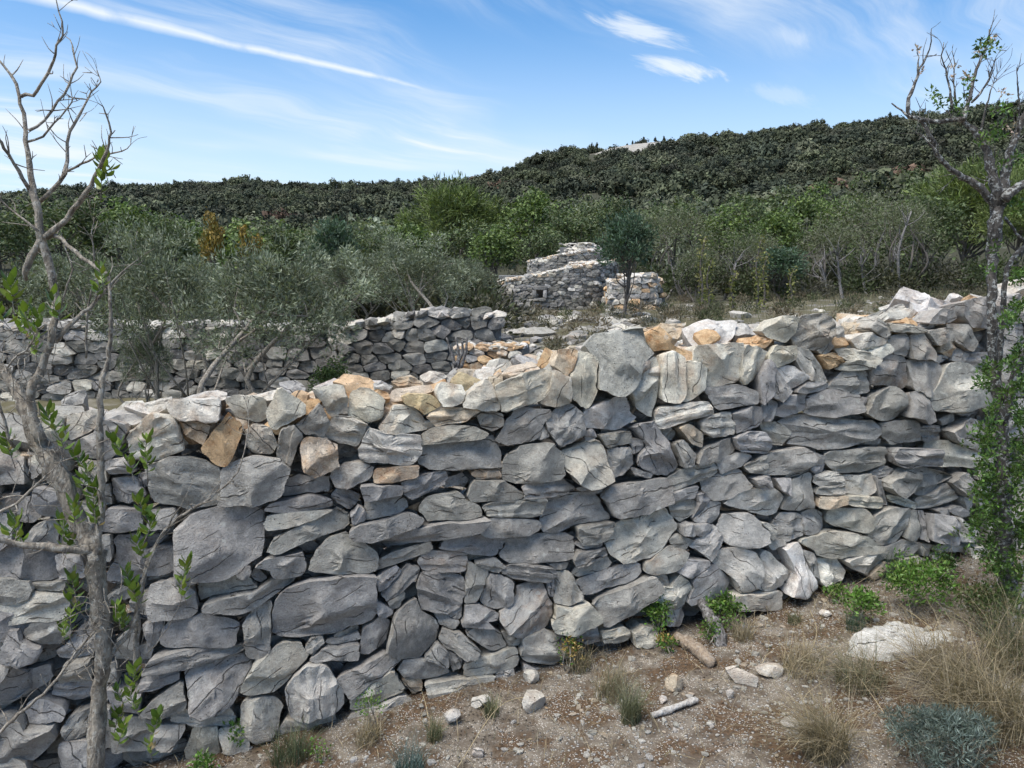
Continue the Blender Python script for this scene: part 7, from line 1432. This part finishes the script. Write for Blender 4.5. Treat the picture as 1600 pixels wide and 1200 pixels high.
def right_shrub():
    rng = np.random.RandomState(6); Y = 2.95; b = at(1580, 960, Y); z = float(gz(b[0], Y))
    S = thing('lichen_shrub', 'tall shrub with lichen-crusted stems and small dark green leaves at the right edge', 'shrub', (b[0], Y, z)); J = Join(4); O = np.array([b[0], Y, z])
    L = lambda *a, **k: limb(J, *a, rng, **k)
    limb(J, [(1584, 1000), (1578, 930), (1568, 860), (1566, 790), (1568, 710), (1562, 640), (1552, 560), (1550, 480), (1551, 400), (1556, 340), (1562, 312)], Y, [0.03315, 0.02983, 0.02983, 0.03315, 0.0305, 0.02254, 0.01856, 0.01724, 0.01724, 0.01989, 0.02519], rng, .26, 14)
    limb(J, [(1566, 660), (1580, 610), (1590, 570), (1608, 530)], Y - .02, [0.01989, 0.01856, 0.01591, 0.01326], rng, .15, 9)
    limb(J, [(1558, 590), (1566, 500), (1572, 430), (1585, 400), (1612, 378)], Y + .05, [0.01326, 0.01127, 0.01061, 0.009945, 0.009282], rng, .14, 8)
    limb(J, [(1560, 330), (1535, 298), (1505, 276), (1478, 258), (1464, 240), (1456, 215), (1440, 190), (1420, 182)], Y, [0.01989, 0.01459, 0.0126, 0.01061, 0.008619, 0.0078, 0.00702, 0.00624], rng, .2, 9, dY=-.15, twig=0.42, tl=.07)
    limb(J, [(1420, 182), (1408, 172), (1394, 162)], Y - .15, [0.00546, 0.0039, 0.00234], rng, .12, 6)
    limb(J, [(1470, 190), (1445, 188), (1420, 182), (1420, 155), (1430, 130), (1436, 108), (1448, 88), (1455, 64), (1456, 44)], Y - .1, [0.0078, 0.00702, 0.00702, 0.00702, 0.00624, 0.00468, 0.0039, 0.00234, 0.00117], rng, .2, 7, dY=-.05, twig=0.34, tl=.06)
    limb(J, [(1434, 112), (1435, 90), (1434, 70)], Y - .14, [0.00312, 0.00234, 0.00117], rng, .1, 5)
    limb(J, [(1562, 318), (1550, 270), (1542, 238), (1528, 210), (1505, 190), (1488, 186), (1468, 192)], Y, [0.02387, 0.01989, 0.01724, 0.01459, 0.01193, 0.009282, 0.00858], rng, .18, 9, twig=0.59, tl=.07)
    limb(J, [(1505, 188), (1512, 160), (1520, 130), (1526, 108), (1534, 88), (1545, 62), (1546, 46)], Y - .03, [0.00936, 0.0078, 0.00624, 0.00546, 0.00468, 0.00312, 0.00156], rng, .15, 7, twig=1, tl=.08)
    limb(J, [(1488, 172), (1484, 140), (1478, 110), (1471, 88), (1475, 66)], Y - .05, [0.00546, 0.0039, 0.00312, 0.00234, 0.00117], rng, .12, 6, twig=0.85, tl=.07)
    limb(J, [(1494, 165), (1490, 130), (1492, 100), (1488, 80)], Y + .03, [0.00468, 0.00312, 0.00234, 0.00117], rng, .12, 6, twig=0.85, tl=.06)
    limb(J, [(1518, 160), (1532, 145), (1545, 125), (1552, 100), (1558, 90)], Y + .02, [0.00468, 0.0039, 0.00312, 0.00234, 0.00117], rng, .12, 6, twig=1, tl=.07)
    limb(J, [(1530, 210), (1538, 180), (1545, 155), (1552, 130), (1556, 118)], Y, [0.00468, 0.0039, 0.00312, 0.00234, 0.00117], rng, .12, 6, twig=1, tl=.07)
    limb(J, [(1565, 315), (1572, 270), (1582, 230), (1594, 195), (1608, 165)], Y + .02, [0.02387, 0.01856, 0.01591, 0.01326, 0.01061], rng, .18, 8, twig=0.85, tl=.08)
    limb(J, [(1568, 312), (1585, 295), (1612, 280)], Y - .04, [0.01856, 0.01591, 0.01326], rng, .18, 8)
    limb(J, [(1590, 205), (1592, 160), (1590, 130), (1589, 104)], Y, [0.00468, 0.00312, 0.00234, 0.00117], rng, .12, 5, twig=1)
    limb(J, [(1466, 242), (1452, 225), (1440, 212), (1432, 208)], Y - .14, [0.00468, 0.0039, 0.00234, 0.00117], rng, .15, 6, twig=1.5, tl=.06)
    limb(J, [(1570, 340), (1590, 365), (1605, 380)], Y + .04, [0.00624, 0.00546, 0.00468], rng, .1, 6)
    V = np.concatenate(J.V) - O; obj('branches', mesh('branches', V, np.concatenate(J.F), BARK2, True), S)
    cl = [(1545, 668, 16), (1538, 690, 16), (1540, 722, 22), (1550, 745, 22), (1592, 700, 18), (1585, 735, 22), (1545, 775, 24), (1588, 772, 22), (1536, 810, 24), (1560, 800, 18), (1590, 810, 22), (1542, 845, 26), (1585, 850, 26), (1556, 880, 24), (1590, 895, 26), (1572, 925, 24), (1596, 945, 28), (1552, 640, 10), (1584, 560, 18), (1592, 600, 18), (1575, 622, 14), (1590, 485, 14), (1578, 505, 12), (1546, 575, 12), (1540, 600, 12), (1592, 650, 18), (1545, 66, 9), (1534, 78, 8), (1552, 70, 7), (1462, 147, 9), (1470, 162, 7), (1496, 164, 10), (1508, 158, 9), (1516, 130, 6), (1545, 212, 13), (1558, 200, 12), (1572, 178, 12), (1556, 165, 8), (1550, 382, 7), (1592, 325, 16), (1592, 430, 10), (1578, 262, 9), (1592, 240, 12), (1548, 422, 6), (1600, 545, 16), (1604, 720, 22), (1606, 830, 24)]
    C = []; rad = []
    for px, py, r in cl:
        for q in range(max(2, int(r * (.9 if py > 400 else .32)))):
            C.append(at(px + rng.normal(0, r * .55), py + rng.normal(0, r * .6), Y + rng.normal(-.03, .07)) - O); rad.append(.022)
    V, F, T = leaves(rng, np.array(C), np.array(rad), 16, .019, .0095, [(.060, .115, .022), (.042, .085, .017), (.08, .145, .03), (.10, .155, .036)], updir=.5)
    tag(obj('foliage', mesh('foliage', V, F, GLOSSY, False, T), S), kind='stuff')
    # papery dry seed heads
    C = [at(px + rng.normal(0, 3), py + rng.normal(0, 3), Y - .02) - O for px, py in ((1435, 76), (1440, 112), (1488, 118), (1509, 116), (1508, 124), (1530, 80), (1562, 146), (1574, 148), (1552, 62), (1490, 108), (1582, 210), (1575, 200)) for _ in range(2)]
    V, F, T = leaves(rng, np.array(C), .008, 6, .014, .008, [(.42, .32, .27), (.36, .29, .22)]); tag(obj('seed_heads', mesh('seed_heads', V, F, STRAW, False, T), S), kind='stuff')
right_shrub()
